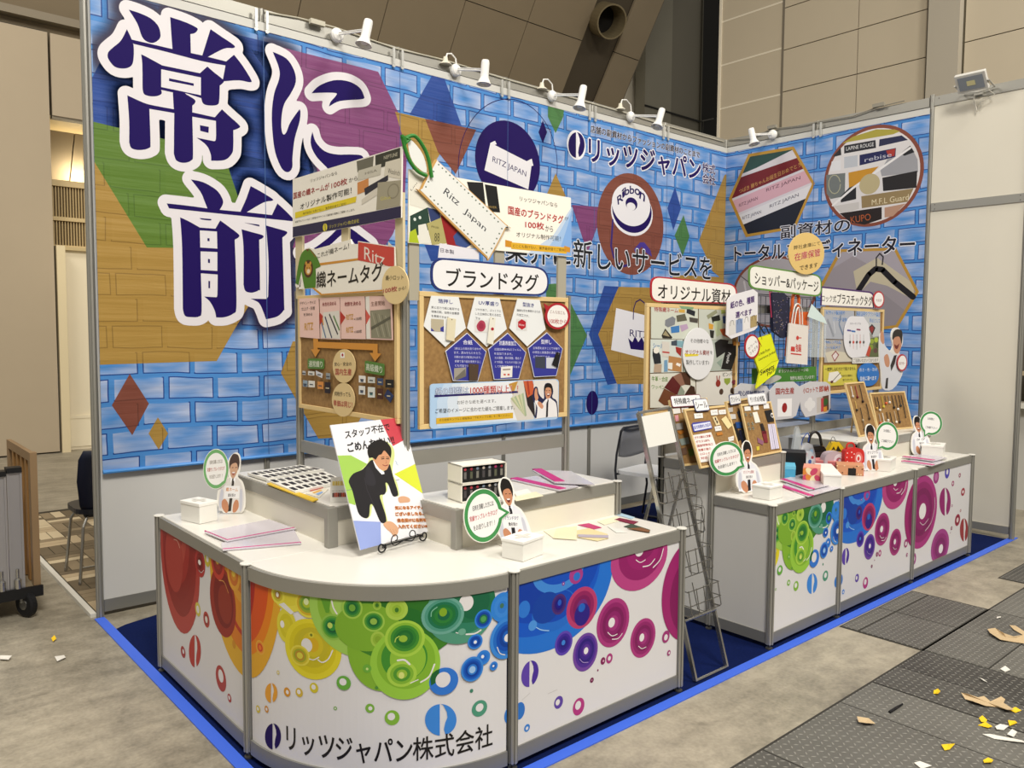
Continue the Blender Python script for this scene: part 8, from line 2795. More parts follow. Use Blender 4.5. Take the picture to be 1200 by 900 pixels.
small_label(SC, 860, 468, .17, .06, 'プリントネーム', '#2a3566', 'blue-rimmed header card on the narrow leaning board')
small_label(SD, 886, 468, .20, .066, 'サテンリボン&その他 製品', '#d0d0d6', 'white header card on the right leaning board')
Z7 = lambda pts: z(740, 440, 7.5, pts)
Z8 = lambda pts: z(830, 440, 7.5, pts)
for pts, c, l in [([(362, 290), (425, 282), (432, 330), (370, 338)], '#dcd8d2', 'white label card top left of the rear leaning board'), ([(440, 285), (500, 278), (505, 310), (446, 325)], '#dcd8d2', 'white label card second on the rear leaning board'),
                  ([(382, 352), (410, 345), (418, 400), (390, 405)], '#cf8f98', 'pink trim on the rear leaning board'), ([(390, 425), (450, 415), (455, 470), (400, 478)], '#a9a6a2', 'silver trim on the rear leaning board'),
                  ([(400, 490), (460, 480), (470, 500), (430, 520)], '#b5742c', 'amber trim on the rear leaning board'), ([(420, 560), (500, 540), (510, 600), (440, 615)], '#8c9a94', 'grey trim low on the rear leaning board'),
                  ([(500, 650), (545, 640), (550, 700), (515, 712)], '#5f7a34', 'green trim low on the rear leaning board'), ([(440, 640), (480, 630), (490, 690), (450, 700)], '#6a5040', 'brown trim low on the rear leaning board')]:
	pin(SA, Z7(pts), c, l, group=GA)
for pts, c, l in [([(550, 335), (625, 330), (630, 372), (558, 380)], '#e4e2de', 'white label card top left of the seal board'), ([(695, 305), (755, 298), (762, 345), (702, 350)], '#e4e2de', 'white label card top centre of the seal board'),
                  ([(765, 305), (828, 298), (832, 338), (772, 342)], '#e4e2de', 'white label card top right of the seal board'), ([(712, 365), (745, 358), (780, 432), (745, 440)], '#d9c79c', 'cream seal with dark stamps on the seal board'),
                  ([(730, 450), (785, 440), (795, 482), (740, 490)], '#e4e2de', 'white label card in the middle of the seal board'), ([(790, 385), (830, 355), (885, 440), (850, 470)], '#e0cf9a', 'tilted cream label with pink lines on the seal board'),
                  ([(745, 505), (795, 495), (805, 520), (755, 530)], '#b5742c', 'amber seal on the seal board'), ([(850, 545), (900, 530), (900, 570), (858, 578)], '#e4e2de', 'white label card low right on the seal board')]:
	s = pin(SB, Z7(pts), c, l, group=GA)
	if 'label card' in l:
		m0 = [sum(p[0] for p in Z7(pts)) / 4, sum(p[1] for p in Z7(pts)) / 4]
		s.text('サンプル', (m0[0] - 2.6, m0[1] - 1), (m0[0] + 2.6, m0[1] - 1.3), (m0[0] - 2.5, m0[1] + 1), '#6a6460')
	if 'stamps' in l:
		s.ell(*Z7([(738, 382)])[0], .9, 2, mat('#2a1a1a'), 10).ell(*Z7([(752, 408)])[0], .9, 2, mat('#2a1a1a'), 10)
s = pin(SB, Z7([(530, 430), (540, 415), (690, 398), (712, 460), (700, 468), (552, 498), (545, 490)]), '#3a3f9a', 'blue-rimmed strip card on the seal board', group=GA)
s.poly(Z7([(538, 432), (690, 406), (705, 458), (554, 488)]), '#d9dbec')
s.text('貼付用資材も対応中', Z7([(545, 442)])[0], Z7([(690, 417)])[0], Z7([(553, 474)])[0], mat('#3a3fa0'), .02)
s = pin(SB, Z7([(540, 525), (700, 498), (790, 740), (605, 765)]), '#e6e2de', 'white sheet of red hand lettering on the seal board', group=GA)
for k, l in enumerate(['ガラス製など定番！', 'ガラス100％', '国産特殊加工', '粘着力強力', '小ロット', '対応']):
	x0, y0 = 552 + k * 11, 538 + k * 36
	w_ = [145, 120, 140, 110, 90, 60][k]
	s.text(l, Z7([(x0, y0)])[0], Z7([(x0 + w_, y0 - w_ * .14)])[0], Z7([(x0 + 5, y0 + 22)])[0], mat('#b03a30'), .02)
for pts, c, l in [([(175, 285), (215, 280), (218, 318), (180, 325)], '#b9b4ae', 'pale sample at the top of the ribbon board'), ([(190, 340), (240, 340), (245, 380), (200, 385)], '#cfccc8', 'white folded sample on the ribbon board'),
                  ([(240, 410), (310, 405), (312, 460), (245, 465)], '#1d4a8a', 'bright blue ribbon on the narrow ribbon board'), ([(215, 430), (240, 420), (290, 560), (262, 580)], '#17161a', 'black ribbon on the narrow ribbon board'),
                  ([(255, 320), (280, 300), (300, 370), (275, 375)], '#2a3040', 'dark blue sample at the top of the ribbon board'), ([(270, 480), (320, 470), (350, 620), (310, 640)], '#1c2240', 'navy ribbon low on the narrow ribbon board')]:
	pin(SC, Z8(pts), c, l, group=GA)
for pts, c, l in [([(318, 275), (370, 270), (375, 308), (322, 312)], '#e4e2de', 'white label card top left of the right leaning board'), ([(395, 265), (440, 260), (446, 300), (400, 305)], '#e4e2de', 'white label card top centre of the right leaning board'),
                  ([(485, 250), (530, 246), (538, 288), (490, 292)], '#e4e2de', 'white label card top right of the right leaning board'), ([(390, 325), (430, 318), (458, 410), (415, 418)], '#e6e3d6', 'white hang tag on the right leaning board'),
                  ([(495, 310), (560, 298), (590, 400), (525, 412)], '#17161a', 'black pouch with white emblem on the right leaning board'), ([(525, 428), (585, 425), (625, 640), (555, 650)], '#d4cfe2', 'lilac striped ribbon card on the right leaning board'),
                  ([(455, 425), (480, 420), (510, 510), (480, 515)], '#231a1c', 'black strap on the right leaning board'), ([(470, 490), (510, 485), (525, 590), (495, 590)], '#7a2430', 'dark red strap on the right leaning board'),
                  ([(432, 545), (490, 580), (480, 612), (438, 590)], '#8a5a70', 'striped plum label on the right leaning board'), ([(425, 625), (448, 620), (450, 655), (428, 660)], '#c9b83a', 'small yellow charm on the right leaning board')]:
	s = pin(SD, Z8(pts), c, l, group=GA)
	if 'lilac' in l:
		for k in range(3):
			s.line(Z8([(540 + k * 16, 430), (572 + k * 18, 645)]), .004, '#4a4c6a' if k == 1 else '#a9a4bc', rnd=False)
	if 'emblem' in l:
		s.ell(*Z8([(562, 350)])[0], 1.8, 3, mat('#dcdcdc'), 16).ell(*Z8([(560, 352)])[0], 1, 1.6, mat('#17161a'), 12)
mbr = MB()
for (x, y) in ((325, 345), (370, 345), (358, 468), (390, 465), (350, 430), (385, 425)):
	c = SD.loc(*Z8([(x, y)])[0])
	mbr.tube([SD.w(c[0] + .008 * math.cos(k), c[1] + .008 * math.sin(k), .004) for k in [i * math.pi / 5 for i in range(10)]], .0015, 5, closed=True)
o = mbr.build('ring_sample', mat('#6f9aa0', .25, .6))
set_props(o, 'six small metal rings pinned at the left of the right leaning board', 'rings')

# ---- strap display boards on the far right riser
tE, SE, wE, hE = lean_board([(990, 449), (1012.5, 446.5), (1030, 508), (1008, 512)], RT, 'strap_board', 'narrow brown strap display board, left of two on the far riser', group='strap display boards', wd=.012, az0=-.6)
tF, SF, wF, hF = lean_board([(1018, 460), (1061, 458.6), (1069.6, 502), (1030, 505)], RT, 'strap_board', 'wide brown strap display board, right of two on the far riser', group='strap display boards', wd=.012, az0=-.3)
rr_ = random.Random(5)
Z9 = lambda pts: z(980, 430, 6.92, pts)

def strap(S, x, y0, y1, c, hang, hc, label):
	t = thing('strap', label, 'strap', tuple(S.w(*S.loc(x, y0))), group='straps pinned on the display boards')
	pts = [(x, y0), (x + (y1 - y0) * .12, y0 + (y1 - y0) * .5), (x + (y1 - y0) * .22, y1)]
	P = [S.w(*S.loc(*p), .006) for p in smooth2(pts, 3, closed=False)]
	MB().tube(P, .003, 5).build('cord', mat(c, .6), t)
	c_ = P[-1]
	if hang:
		MB().lathe(c_ - S.V * .004, [(.002, -.008), (.009, -.004), (.009, .004), (.002, .008)], 10, S.N).build('charm', mat(hc, .45), t)

SL_ = [(SF, 1024, 465, 478, '#4a3a2a', 1, '#c9a04a'), (SF, 1027, 465, 480, '#231f1e', 1, '#e0ddd2'), (SF, 1032, 464, 476, '#b5a03a', 1, '#c9b83a'), (SF, 1036, 464, 472, '#5a4a3a', 1, '#d9603a'), (SF, 1040, 463.5, 471, '#8a8078', 1, '#e0ddd6'), (SF, 1044, 463.5, 477, '#23201f', 1, '#1c1a1a'),
       (SF, 1048, 463, 479, '#4a3a32', 1, '#e6e4de'), (SF, 1052, 463, 475, '#17161a', 1, '#2a2a2a'), (SF, 1055, 463, 490, '#2c2724', 0, ''), (SF, 1029, 485, 495, '#a89a8a', 1, '#c9502c'), (SF, 1033, 484, 495, '#e0dcd2', 1, '#e0dcd2'), (SF, 1038, 483, 492, '#3a2c24', 1, '#e4e0d4'), (SF, 1042, 483, 496, '#1c1a1c', 1, '#1c1a1c'), (SF, 1047, 482, 494, '#b5a48c', 1, '#e6dfd0'), (SF, 1051, 482, 494, '#231f1f', 1, '#3a2a24'),
       (SE, 996, 453, 464, '#dcd6d0', 1, '#c9c4c0'), (SE, 1001, 452, 465, '#8a2430', 1, '#6a1a24'), (SE, 1006, 451, 470, '#3a2a24', 1, '#2a1a1a'), (SE, 1001, 470, 480, '#c9a860', 1, '#3a3028'), (SE, 1007, 478, 492, '#2f2a26', 1, '#a89a80'), (SE, 1014, 473, 490, '#1f1b1a', 1, '#4a3a2a'), (SE, 1010, 492, 503, '#6a5a48', 1, '#2a2624')]
cols_ = {'#4a3a2a': 'brown', '#231f1e': 'black'}
for i, (S_, x, y0, y1, c, hg, hc) in enumerate(SL_):
	side = 'wide' if S_ is SF else 'narrow'
	rowp = 'upper' if y0 < 470 else 'lower'
	od = ['first', 'second', 'third', 'fourth', 'fifth', 'sixth', 'seventh', 'eighth', 'ninth'][sum(1 for q in SL_[:i] if q[0] is S_ and (q[2] < 470) == (y0 < 470))]
	strap(S_, x, y0, y1, c, hg, hc, '%s strap from the left in the %s row of the %s strap board' % (od, rowp, side))

# ---- bags and boxes on the middle right counter
def gbox(F, L_, R_, ytop, c, name, label, z0=CT, cat='box', group='gift boxes on the middle right counter', lidc=None, rough=.5):
	f, ua, ub, la_, lb_ = base3(F, L_, R_, z0)
	h = max(.01, height_at(f, ytop) - z0)
	t = thing(name, label, cat, tuple(f), group=group)
	MB().obox(f, ua * la_, ub * lb_, ZUP * (h * (.8 if lidc else 1))).build('box_body', mat(c, rough), t, bevel=.0015)
	if lidc:
		MB().obox(f - ua * .001 - ub * .001 + ZUP * h * .74, ua * (la_ + .002), ub * (lb_ + .002), ZUP * h * .26).build('lid', mat(lidc, rough), t, bevel=.0015)
	S_ = Sheet(f, ua, ZUP, parent=t, lift=.0006)
	return t, S_, f, ua, ub, la_, lb_, h

tb_, s_, f, ua, ub, la_, lb_, h = gbox((944, 558), (921, 552), (952, 554), 531, '#141416', 'gift_box', 'tall black box at the left of the bags', lidc=None)
tb_, s_, f, ua, ub, la_, lb_, h = gbox((932, 562), (921, 559), (942, 557), 546.5, '#4aa6cf', 'gift_box', 'light blue box with clear window in front of the black box', lidc='#6cc0e0')
tb_, s_, f, ua, ub, la_, lb_, h = gbox((961, 566.5), (942, 564), (965, 562), 548.5, '#e39a86', 'gift_box', 'coral box with leaf pattern in front of the pink boxes')
s2 = Sheet(f, -ub, ZUP, parent=tb_, lift=.0006)
s2.O = f + ub * lb_
s2.U = -ub
s2.N = s2.U.cross(s2.V)
if s2.N.dot(CAM - f) < 0:
	s2.U = ub; s2.O = f; s2.N = s2.U.cross(s2.V)
s2.bounds = (0, 0, lb_, h)
for k in range(7):
	s2.lell((k % 4 + .5) * lb_ / 4, (.28 + .45 * (k // 4)) * h, .016, .026, mat(['#c9486a', '#d98a3a', '#efe2b8'][k % 3]), 16, rot=.7 * (1 if k % 2 else -1))
gbox((982, 552), (951, 549), (987, 548), 546.5, '#c4686e', 'gift_box', 'lower pink patterned box of the stack behind the coral box', lidc='#d27f80')
t_, s_, f, ua, ub, la_, lb_, h = gbox((980, 552), (953, 549), (985, 548), 546.5, '#c4686e', 'gift_box', 'upper pink patterned box of the stack behind the coral box', z0=CT, lidc='#d88a88')
t_.location.z += h + .001
gbox((972, 562), (963, 560), (978, 557), 549, '#2b1713', 'gift_box', 'dark brown box between the coral box and the cream carton')
t_, s_, f, ua, ub, la_, lb_, h = gbox((1012, 558), (993, 553), (1019, 554.5), 546, '#c98f6a', 'gift_box', 'leopard print box with a pink end before the figure cutout', lidc=None)
s_ = Sheet(f + ub * lb_, -ub, ZUP, parent=t_)
if s_.N.dot(CAM - f) < 0:
	s_.O, s_.U = f, ub
	s_.N = -s_.N
for k in range(16):
	s_.lell(rr_.random() * lb_, rr_.random() * h, .005, .004, mat(['#5a3420', '#e6c9a0'][k % 2], .5), 8)
MB().obox(f - ub * .0008, ua * la_, ub * .002, ZUP * h).build('pink_end', mat('#d9607a', .4), t_)
gbox((1003, 557.5), (997, 556), (1008, 555), 549, '#1a1615', 'gift_box', 'small black box in front of the leopard print box')

def ground_bag(name, label, P, z0, ax, depth, m, group='novelty bags on the middle right counter', cat='bag', az=-.6):
	"""flat-sided bag: outline in photo points on an upright plane through the base point, with real depth"""
	b = at(*ax, 'Z', z0)
	U = Vector((math.cos(az), math.sin(az), 0))
	S_ = Sheet(b, U, ZUP)
	t = thing(name, label, cat, tuple(b), group=group)
	S_.parent = t
	pts = [(a, max(.0, c)) for a, c in S_.L(P)]
	MB().prism([S_.w(a, c) for a, c in pts], -S_.N * depth).build('bag_body', m, t, bevel=.004)
	return t, S_

# black handbag
t, S_ = ground_bag('handbag', 'black handbag with tall curved handle among the bags', ms([(948, 538, 1), (947, 529), (951, 524), (964, 523), (968, 527), (969, 537, 1)], 3), CT, (958, 547), .07, mat('#1b1917', .35))
mb = MB()
mb.tube([S_.w(*S_.loc(*p), -.03) for p in smooth2([(950, 527), (951, 515), (955, 507.5), (959, 507), (963, 511), (965, 520), (966, 527)], 4, closed=False)], .009, 8)
mb.build('handle', mat('#1f1b18', .4), t)
mb = MB()
for p in ((950, 525), (965.5, 524)):
	c = S_.w(*S_.loc(*p), -.02)
	mb.lathe(c, [(.007, 0), (.007, .014)], 10, S_.N)
mb.build('stud', mat('#b5924a', .3, .8), t)
MB().prism([S_.w(a, max(0, c), .001) for a, c in S_.L([(948, 531), (968, 529.5), (968, 534), (948, 535)])], S_.N * .004).build('flap', mat('#2a2522', .4), t)
# clear cone bag
t, S_ = ground_bag('clear_pouch', 'clear plastic cone pouch standing left of the black handbag', ms([(928, 536, 1), (931, 515), (933, 503), (935.5, 500), (937.5, 505), (940, 516), (944, 536, 1)], 3), CT, (936, 545), .03, mat('#dfe6ea', .1, alpha=.35))
# clear bag with blue trim
t, S_ = ground_bag('clear_pouch', 'clear plastic bag with blue handle beside the cone pouch', ms([(939, 540, 1), (940, 522), (952, 521), (956, 540, 1)], 2), CT, (946, 548), .03, mat('#dfe3ea', .1, alpha=.35))
MB().tube([S_.w(*S_.loc(*p), -.01) for p in smooth2([(940, 522), (942, 514), (947, 508), (949, 512), (948, 518)], 4, closed=False)], .003, 6).build('handle', mat('#24489a', .4), t)
S_.ell(945, 533, 2, 2.5, mat('#a03a30'), 14).ell(951, 529, 2, 3, mat('#7fa0b8'), 14)
# yellow tent-shaped box
t, S_ = ground_bag('novelty_bag', 'yellow roof-shaped bag with black triangle print', [(969, 533), (977, 519), (983, 518.5), (992, 529), (991, 533)], CT, (981, 546), .06, mat('#d9b722', .4))
S_.poly([(972, 531), (977, 523), (981, 531)], '#2a2210').poly([(982, 522), (986, 529), (979, 529)], '#2a2210').poly([(985, 523), (990, 529), (986, 531)], '#c9a01c')
for a_, b_ in (((973, 532), (976, 527)), ((977, 527), (981, 532))):
	S_.line([a_, b_], .004, '#d9b722')
MB().tube([S_.w(*S_.loc(*p), -.03) for p in smooth2([(976, 520), (977, 515), (979, 512.5), (981, 515), (982, 519)], 4, closed=False)], .002, 6).build('handle', mat('#4a4a4a', .4), t)
# pale drum bag
t, S_ = ground_bag('novelty_bag', 'pale grey round drum bag with lilac print behind the pink boxes', ms([(966, 548, 1), (967, 536), (972, 530.5), (983, 529.5), (990, 533), (992, 541), (991, 549, 1)], 3), CT, (981, 551), .06, mat('#b9a8b0', .3))
S_.ell(983, 540, 6, 8, mat('#d3ccd2'), 24).ell(983, 541, 3.6, 4.8, mat('#a85a6a'), 20).ell(984, 540, 1.6, 2.2, mat('#d9d2d8'), 12)
# red dotted bag
t, S_ = ground_bag('novelty_bag', 'red bag with white dots and handle cut-out, left of the figure cutout', ms([(990, 544, 1), (990, 533), (993, 527), (1002, 525), (1011, 527), (1013, 534), (1012.5, 545, 1)], 3), CT, (1001, 552), .05, mat('#c9302c', .4))
S_.spoly([(1004, 530), (1009, 531), (1011, 538), (1008, 543.5), (1003, 543), (1001.5, 536)], mat('#d66a66')).ell(1006, 537, 2.8, 4.4, mat('#ead6d2'), 18).ell(1006, 537.5, 1.4, 2.6, mat('#c9302c'), 12)
for (x, y) in ((993, 531), (998, 530), (992.5, 536), (998, 536), (993, 541), (999, 542), (1001, 532)):
	S_.ell(x, y, .7, .8, mat('#ead6d2'), 10)
MB().tube([S_.w(*S_.loc(*p), -.02) for p in smooth2([(994, 527), (995, 521), (1000, 519.5), (1003, 522), (1003, 526)], 4, closed=False)], .006, 6).build('handle', mat('#c9302c', .4), t)
t, S_ = ground_bag('novelty_bag', 'black net pouch with drawn cord behind the red dotted bag', ms([(1002, 533, 1), (1004, 524), (1010, 522), (1014, 526), (1015, 534, 1)], 3), CT, (1012, 545), .03, mat('#1c1a1c', .5))
MB().tube([S_.w(*S_.loc(*p), -.01) for p in smooth2([(1004, 524), (1003.5, 518), (1006, 517), (1007, 521)], 4, closed=False)], .002, 6).build('handle', mat('#1c1a1c', .4), t)
t, S_ = ground_bag('clear_pouch', 'clear bag with printed marks in front of the black handbag', ms([(944, 548, 1), (944, 534), (950, 529), (955, 535), (956, 548, 1)], 2), CT, (951, 556), .03, mat('#dfe3ea', .1, alpha=.4))
S_.ell(949, 541, 2, 2.5, mat('#3f5a9a'), 14).ell(952, 536, 1.6, 1.8, mat('#a03a40'), 12)
# flat white tray behind the bags and blue sheet behind
o = MB().box(-1.95, -1.95, TZ - .02, -1.0, -1.45, TZ - .005).build('display_table', mat('#dfe2e4', .3))
set_props(o, 'low white table seen behind the far riser', 'table')
for k, (lx, ly) in enumerate(((-1.93, -1.93), (-1.02, -1.93), (-1.93, -1.47), (-1.02, -1.47))):
	MB().box(lx - .015, ly - .0, .006, lx + .015, ly + .03, TZ - .02).build('leg', ALU_D, o)

# ================================================================== CHAIRS
def stack_chair():
	t = thing('stacking_chair', 'grey backed stacking chair with white seat in front of the back wall', 'chair', (0, 0, 0))
	TU = mat('#4b4c50', .3, .7)
	W2 = .235
	for s in (-1, 1):
		x = s * W2
		MB().tube([(x, .16, .80), (x, .20, .60), (x, .21, .47), (x, .19, .30), (x, .23, .03), (x, .18, .012), (x, -.22, .012), (x, -.25, .03), (x, -.20, .28), (x, -.19, .445)], .010, 8).build('side_frame', TU, t, local=True)
	MB().tube([(-W2, .16, .80), (-W2 + .03, .155, .828), (W2 - .03, .155, .828), (W2, .16, .80)], .010, 8).build('back_tube', TU, t, local=True)
	MB().tube([(-W2, .20, .44), (W2, .20, .44)], .009, 8).tube([(-W2, -.18, .44), (W2, -.18, .44)], .009, 8).build('seat_rail', TU, t, local=True)
	n = 9
	vs = []
	fs = []
	for i in range(n):
		u = -1 + 2 * i / (n - 1)
		for z_, wob in ((.815, 0), (.70, .012), (.60, .016), (.56 + .03 * u * u, .012)):
			vs.append((u * (W2 - .012), .165 + .03 * (.815 - z_) / .25 + (1 - u * u) * .035, z_))
	for i in range(n - 1):
		for j in range(3):
			a = i * 4 + j
			fs.append((a, a + 4, a + 5, a + 1))
	o = MB().add(vs, fs).build('backrest', mat('#6f7074', .5), t, local=True, smooth=True)
	md = o.modifiers.new('thick', 'SOLIDIFY'); md.thickness = .012
	P = [(x, y) for x, y in rrect(.46, .43, .06, 5, 0, 0)]
	MB().prism([(x, y, .445) for x, y in P], (0, 0, .028)).build('seat', mat('#e9e8e6', .45), t, bevel=.008, local=True)
	return t

ch = stack_chair()
ch.location = (-1.86, -.62, .006)
ch.rotation_euler = (0, 0, math.radians(8))
t = thing('cafe_chair', 'dark navy shell chair with chrome legs beyond the left end of the back wall', 'chair', (-5.68, .87, .008), math.radians(180))
CH = CHROME
n = 7
vs = []; fs = []
for i in range(n):
	u = -1 + 2 * i / (n - 1)
	for z_, y_, k in ((.42, .17, .75), (.50, .20, .9), (.66, .235, 1.0), (.80, .27, .98), (.855, .285, .86)):
		vs.append((u * .21 * k, y_ - (u * u) * .05, z_))
for i in range(n - 1):
	for j in range(4):
		a = i * 5 + j
		fs.append((a, a + 5, a + 6, a + 1))
o = MB().add(vs, fs).build('backrest', mat('#12182c', .5), t, local=True, smooth=True)
md = o.modifiers.new('thick', 'SOLIDIFY'); md.thickness = .015
MB().prism([(x, y, .44) for x, y in rrect(.42, .40, .12, 6, 0, 0)], (0, 0, .03)).build('seat', mat('#1a1c24', .45), t, bevel=.01, local=True)
for (x, y) in ((-.17, -.15), (.17, -.15), (-.17, .16), (.17, .16)):
	MB().tube([(x * .8, y * .8, .44), (x * 1.05, y * 1.05, .36), (x * 1.25, y * 1.25, .004)], .010, 8).build('leg', CH, t, local=True)
MB().tube([(-.2, .17, .10), (.2, .17, .10)], .006, 6).build('stretcher', CH, t, local=True)

# ================================================================== WIRE RACK
rk = thing('leaflet_rack', 'folding chrome leaflet rack with wire pockets and a white placard, between the islands', 'rack', (-3.93, -2.66, 0.006))
B0, B1 = at(815, 798, 'Z', .012), at(851, 781, 'Z', .012)
B0.z = B1.z = .012
T0, T1 = at(748, 484, 'X', -4.15), at(784, 477.5, 'X', -3.895)
z_t = (T0.z + T1.z) / 2
yt = (T0.y + T1.y) / 2
B0.y = B1.y = (B0.y + B1.y) / 2
T0 = Vector((B0.x - .06, yt, z_t)); T1 = Vector((B1.x - .06, yt, z_t))
T0 = at(748, 484, 'Y', yt); T1 = at(784.5, 477.5, 'Y', yt)
SQ = CHROME

def flatbar(mb, a, b, w=.012, th=.02):
	d = (b - a)
	s = Vector((1, 0, 0)).cross(d).normalized()
	mb.obox(a - Vector((w / 2, 0, 0)) - s * th / 2, Vector((w, 0, 0)), d, s * th)

mb = MB()
flatbar(mb, B0, T0)
mb.build('side_rail', SQ, rk)
mb = MB()
flatbar(mb, B1, T1)
mb.build('side_rail', SQ, rk)
for z_f in (0.0, 1.0):
	MB().tube([B0.lerp(T0, z_f), B1.lerp(T1, z_f)], .007, 8).build('cross_bar', SQ, rk)
a = B0.lerp(T0, .22); b = B1.lerp(T1, .22)
MB().tube([a + Vector((-.0, -.012, 0)), b + Vector((.0, -.012, 0))], .006, 8).build('cross_bar', SQ, rk)
# back strut frame
K0, K1 = B0 + Vector((0, .52, 0)), B1 + Vector((0, .52, 0))
H0, H1 = B0.lerp(T0, .72) + Vector((.014, .012, 0)), B1.lerp(T1, .72) + Vector((-.014, .012, 0))
mb = MB()
flatbar(mb, K0 + Vector((.014, 0, 0)), H0, .008, .014)
flatbar(mb, K1 - Vector((.014, 0, 0)), H1, .008, .014)
mb.tube([K0, K1], .005, 6)
mb.build('back_strut', SQ, rk)
# placard
up = (T0 - B0).normalized()
pa = B0.lerp(T0, .865); pb = B1.lerp(T1, .865); pc = B1.lerp(T1, .985); pd = B0.lerp(T0, .985)
PN = (pb - pa).cross(up).normalized()
MB().prism([p for p in (pa + (pb - pa) * .04, pb - (pb - pa) * .04, pc - (pb - pa) * .04, pd + (pb - pa) * .04)], PN * .004).build('placard', mat('#e2e1da', .5), rk)
# wire pockets: rows of bent wires
WR = mat('#8f8d88', .25, .85)
for lev in (.24, .38, .52, .66):
	mb = MB()
	L0 = B0.lerp(T0, lev); L1 = B1.lerp(T1, lev)
	L2 = B0.lerp(T0, lev + .10); L3 = B1.lerp(T1, lev + .10)
	fwd = Vector((0, -.055, 0))
	r = .0026
	for tt_ in (0.03, .5, .97):
		a = L0.lerp(L1, tt_); b = L2.lerp(L3, tt_)
		mb.tube([b + Vector((0, -.004, 0)), a + Vector((0, -.004, 0)), a + fwd * .75, a + fwd + Vector((0, 0, .01)), b + fwd * 1.25 + Vector((0, 0, .0))], r, 5)
	for dz_, k in ((0.0, .8), (.05, 1.12), (.115, 1.25)):
		a = L0.lerp(L2, min(1, dz_ / .12)); b = L1.lerp(L3, min(1, dz_ / .12))
		mb.tube([a + Vector((0, -.004, 0)), a + fwd * k, b + fwd * k, b + Vector((0, -.004, 0))], r, 5)
	for tt_ in (.27, .73):
		a = L0.lerp(L1, tt_); b = L2.lerp(L3, tt_)
		mb.tube([a + fwd + Vector((0, 0, .01)), b + fwd * 1.25], r, 5)
	mb.build('wire_pocket', WR, rk)
# arms that stick out sideways at the right (hooks)
mb = MB()
for (x0, y0, x1, y1) in ((803, 566, 815, 569), (805, 580, 821, 583), (808, 590, 824, 593)):
	a = at(x0, y0, 'Y', yt - .12); b = at(x1, y1, 'Y', yt - .12)
	mb.tube([a, b, b + Vector((0, -.01, -.02)), b + Vector((-.01, -.01, -.2))], .0018, 5)
mb.build('side_hook', WR, rk)

# ================================================================== CART AT THE LEFT EDGE
ct = thing('panel_cart', 'hand cart with upright aluminium beams and a plywood end frame at the left edge', 'cart', (-6.3, .3, 0))
WDP = mat('#8a7152', .6, var=.15)
w0 = at(31, 722, 'Z', 0.0)
cx0, cy0 = w0.x, w0.y
# plywood end frame: lies in the plane facing the camera-right
e1 = at(43, 690, 'X', cx0 + .03)
zb = .17
zt = height_at((cx0 + .05, cy0 + .02), 530)
MB().box(cx0 + .04, cy0 - .01, zb, cx0 + .075, cy0 + .05, zt).build('end_post', WDP, ct)
MB().box(cx0 + .04, cy0 + .66, zb, cx0 + .065, cy0 + .72, zt).build('end_post', WDP, ct)
MB().box(cx0 + .04, cy0 + .05, zt - .05, cx0 + .065, cy0 + .66, zt).build('end_rail', WDP, ct)
for k in range(4):
	MB().box(cx0 + .042, cy0 + .12 + k * .13, zb, cx0 + .06, cy0 + .17 + k * .13, zt - .05).build('slat', mat('#8f6a3c', .6, var=.2), ct)
MB().box(cx0 - .9, cy0 - .03, .12, cx0 + .08, cy0 + .75, .165).build('platform', mat('#6b5f4a', .6), ct, bevel=.004)
MB().box(cx0 - .9, cy0 - .045, .115, cx0 + .08, cy0 - .03, .175).build('platform_rail', BLACK, ct)
for k in range(4):
	x = cx0 - .04 - k * .075
	hgt = zt - .10 - k * .015
	b = MB()
	b.box(x - .032, cy0 - .02, .17, x + .032, cy0 + .025, hgt)
	b.box(x - .036, cy0 - .026, .17, x - .026, cy0 - .015, hgt).box(x + .026, cy0 - .026, .17, x + .036, cy0 - .015, hgt)
	b.build('beam', mat('#a9a7a8', .35, .6), ct)
	MB().lathe((x, cy0 - .03, .175), [(.018, 0), (.018, .05), (.008, .06), (.008, .11)], 12).build('beam_foot', CHROME, ct)
	MB().box(x - .036, cy0 - .035, hgt, x + .036, cy0 + .04, hgt + .028).build('beam_cap', BLACK, ct)
MB().lathe((cx0, cy0 - .012, .075), [(.02, -.02), (.062, -.02), (.075, -.012), (.075, .012), (.062, .02), (.02, .02)], 24, (0.9, .43, 0)).build('wheel', mat('#17171a', .5), ct)
MB().lathe((cx0, cy0 - .012, .075), [(.03, -.023), (.03, .023)], 16, (0.9, .43, 0)).build('hub', CHROME, ct)
MB().box(cx0 - .03, cy0 - .02, .085, cx0 + .02, cy0 + .02, .12).build('fork', mat('#8b8a86', .4, .6), ct)
MB().box(cx0 - .18, cy0 + .1, .165, cx0 + .0, cy0 + .5, .27).build('purple_cloth', mat('#8a7ab0', .8), ct, bevel=.02)

# ================================================================== LITTER ON THE FLOOR
def scrap(pts, c, name, label, group, z0=.006, curl=.01, th=.001):
	rr = random.Random(int(pts[0][0] * 7))
	P = [at(x, y, 'Z', z0) for x, y in pts]
	for p in P:
		p.z += rr.random() * curl
	n = len(P)
	c0 = sum(P, Vector((0, 0, 0))) / n
	c0.z = z0 + .002
	vs = P + [c0]
	fs = [(i, (i + 1) % n, n) for i in range(n)]
	o = MB().add(vs, fs).build(name, mat(c, .7), None)
	md = o.modifiers.new('thick', 'SOLIDIFY'); md.thickness = .0012; md.offset = 0
	return set_props(o, label, 'litter', group)

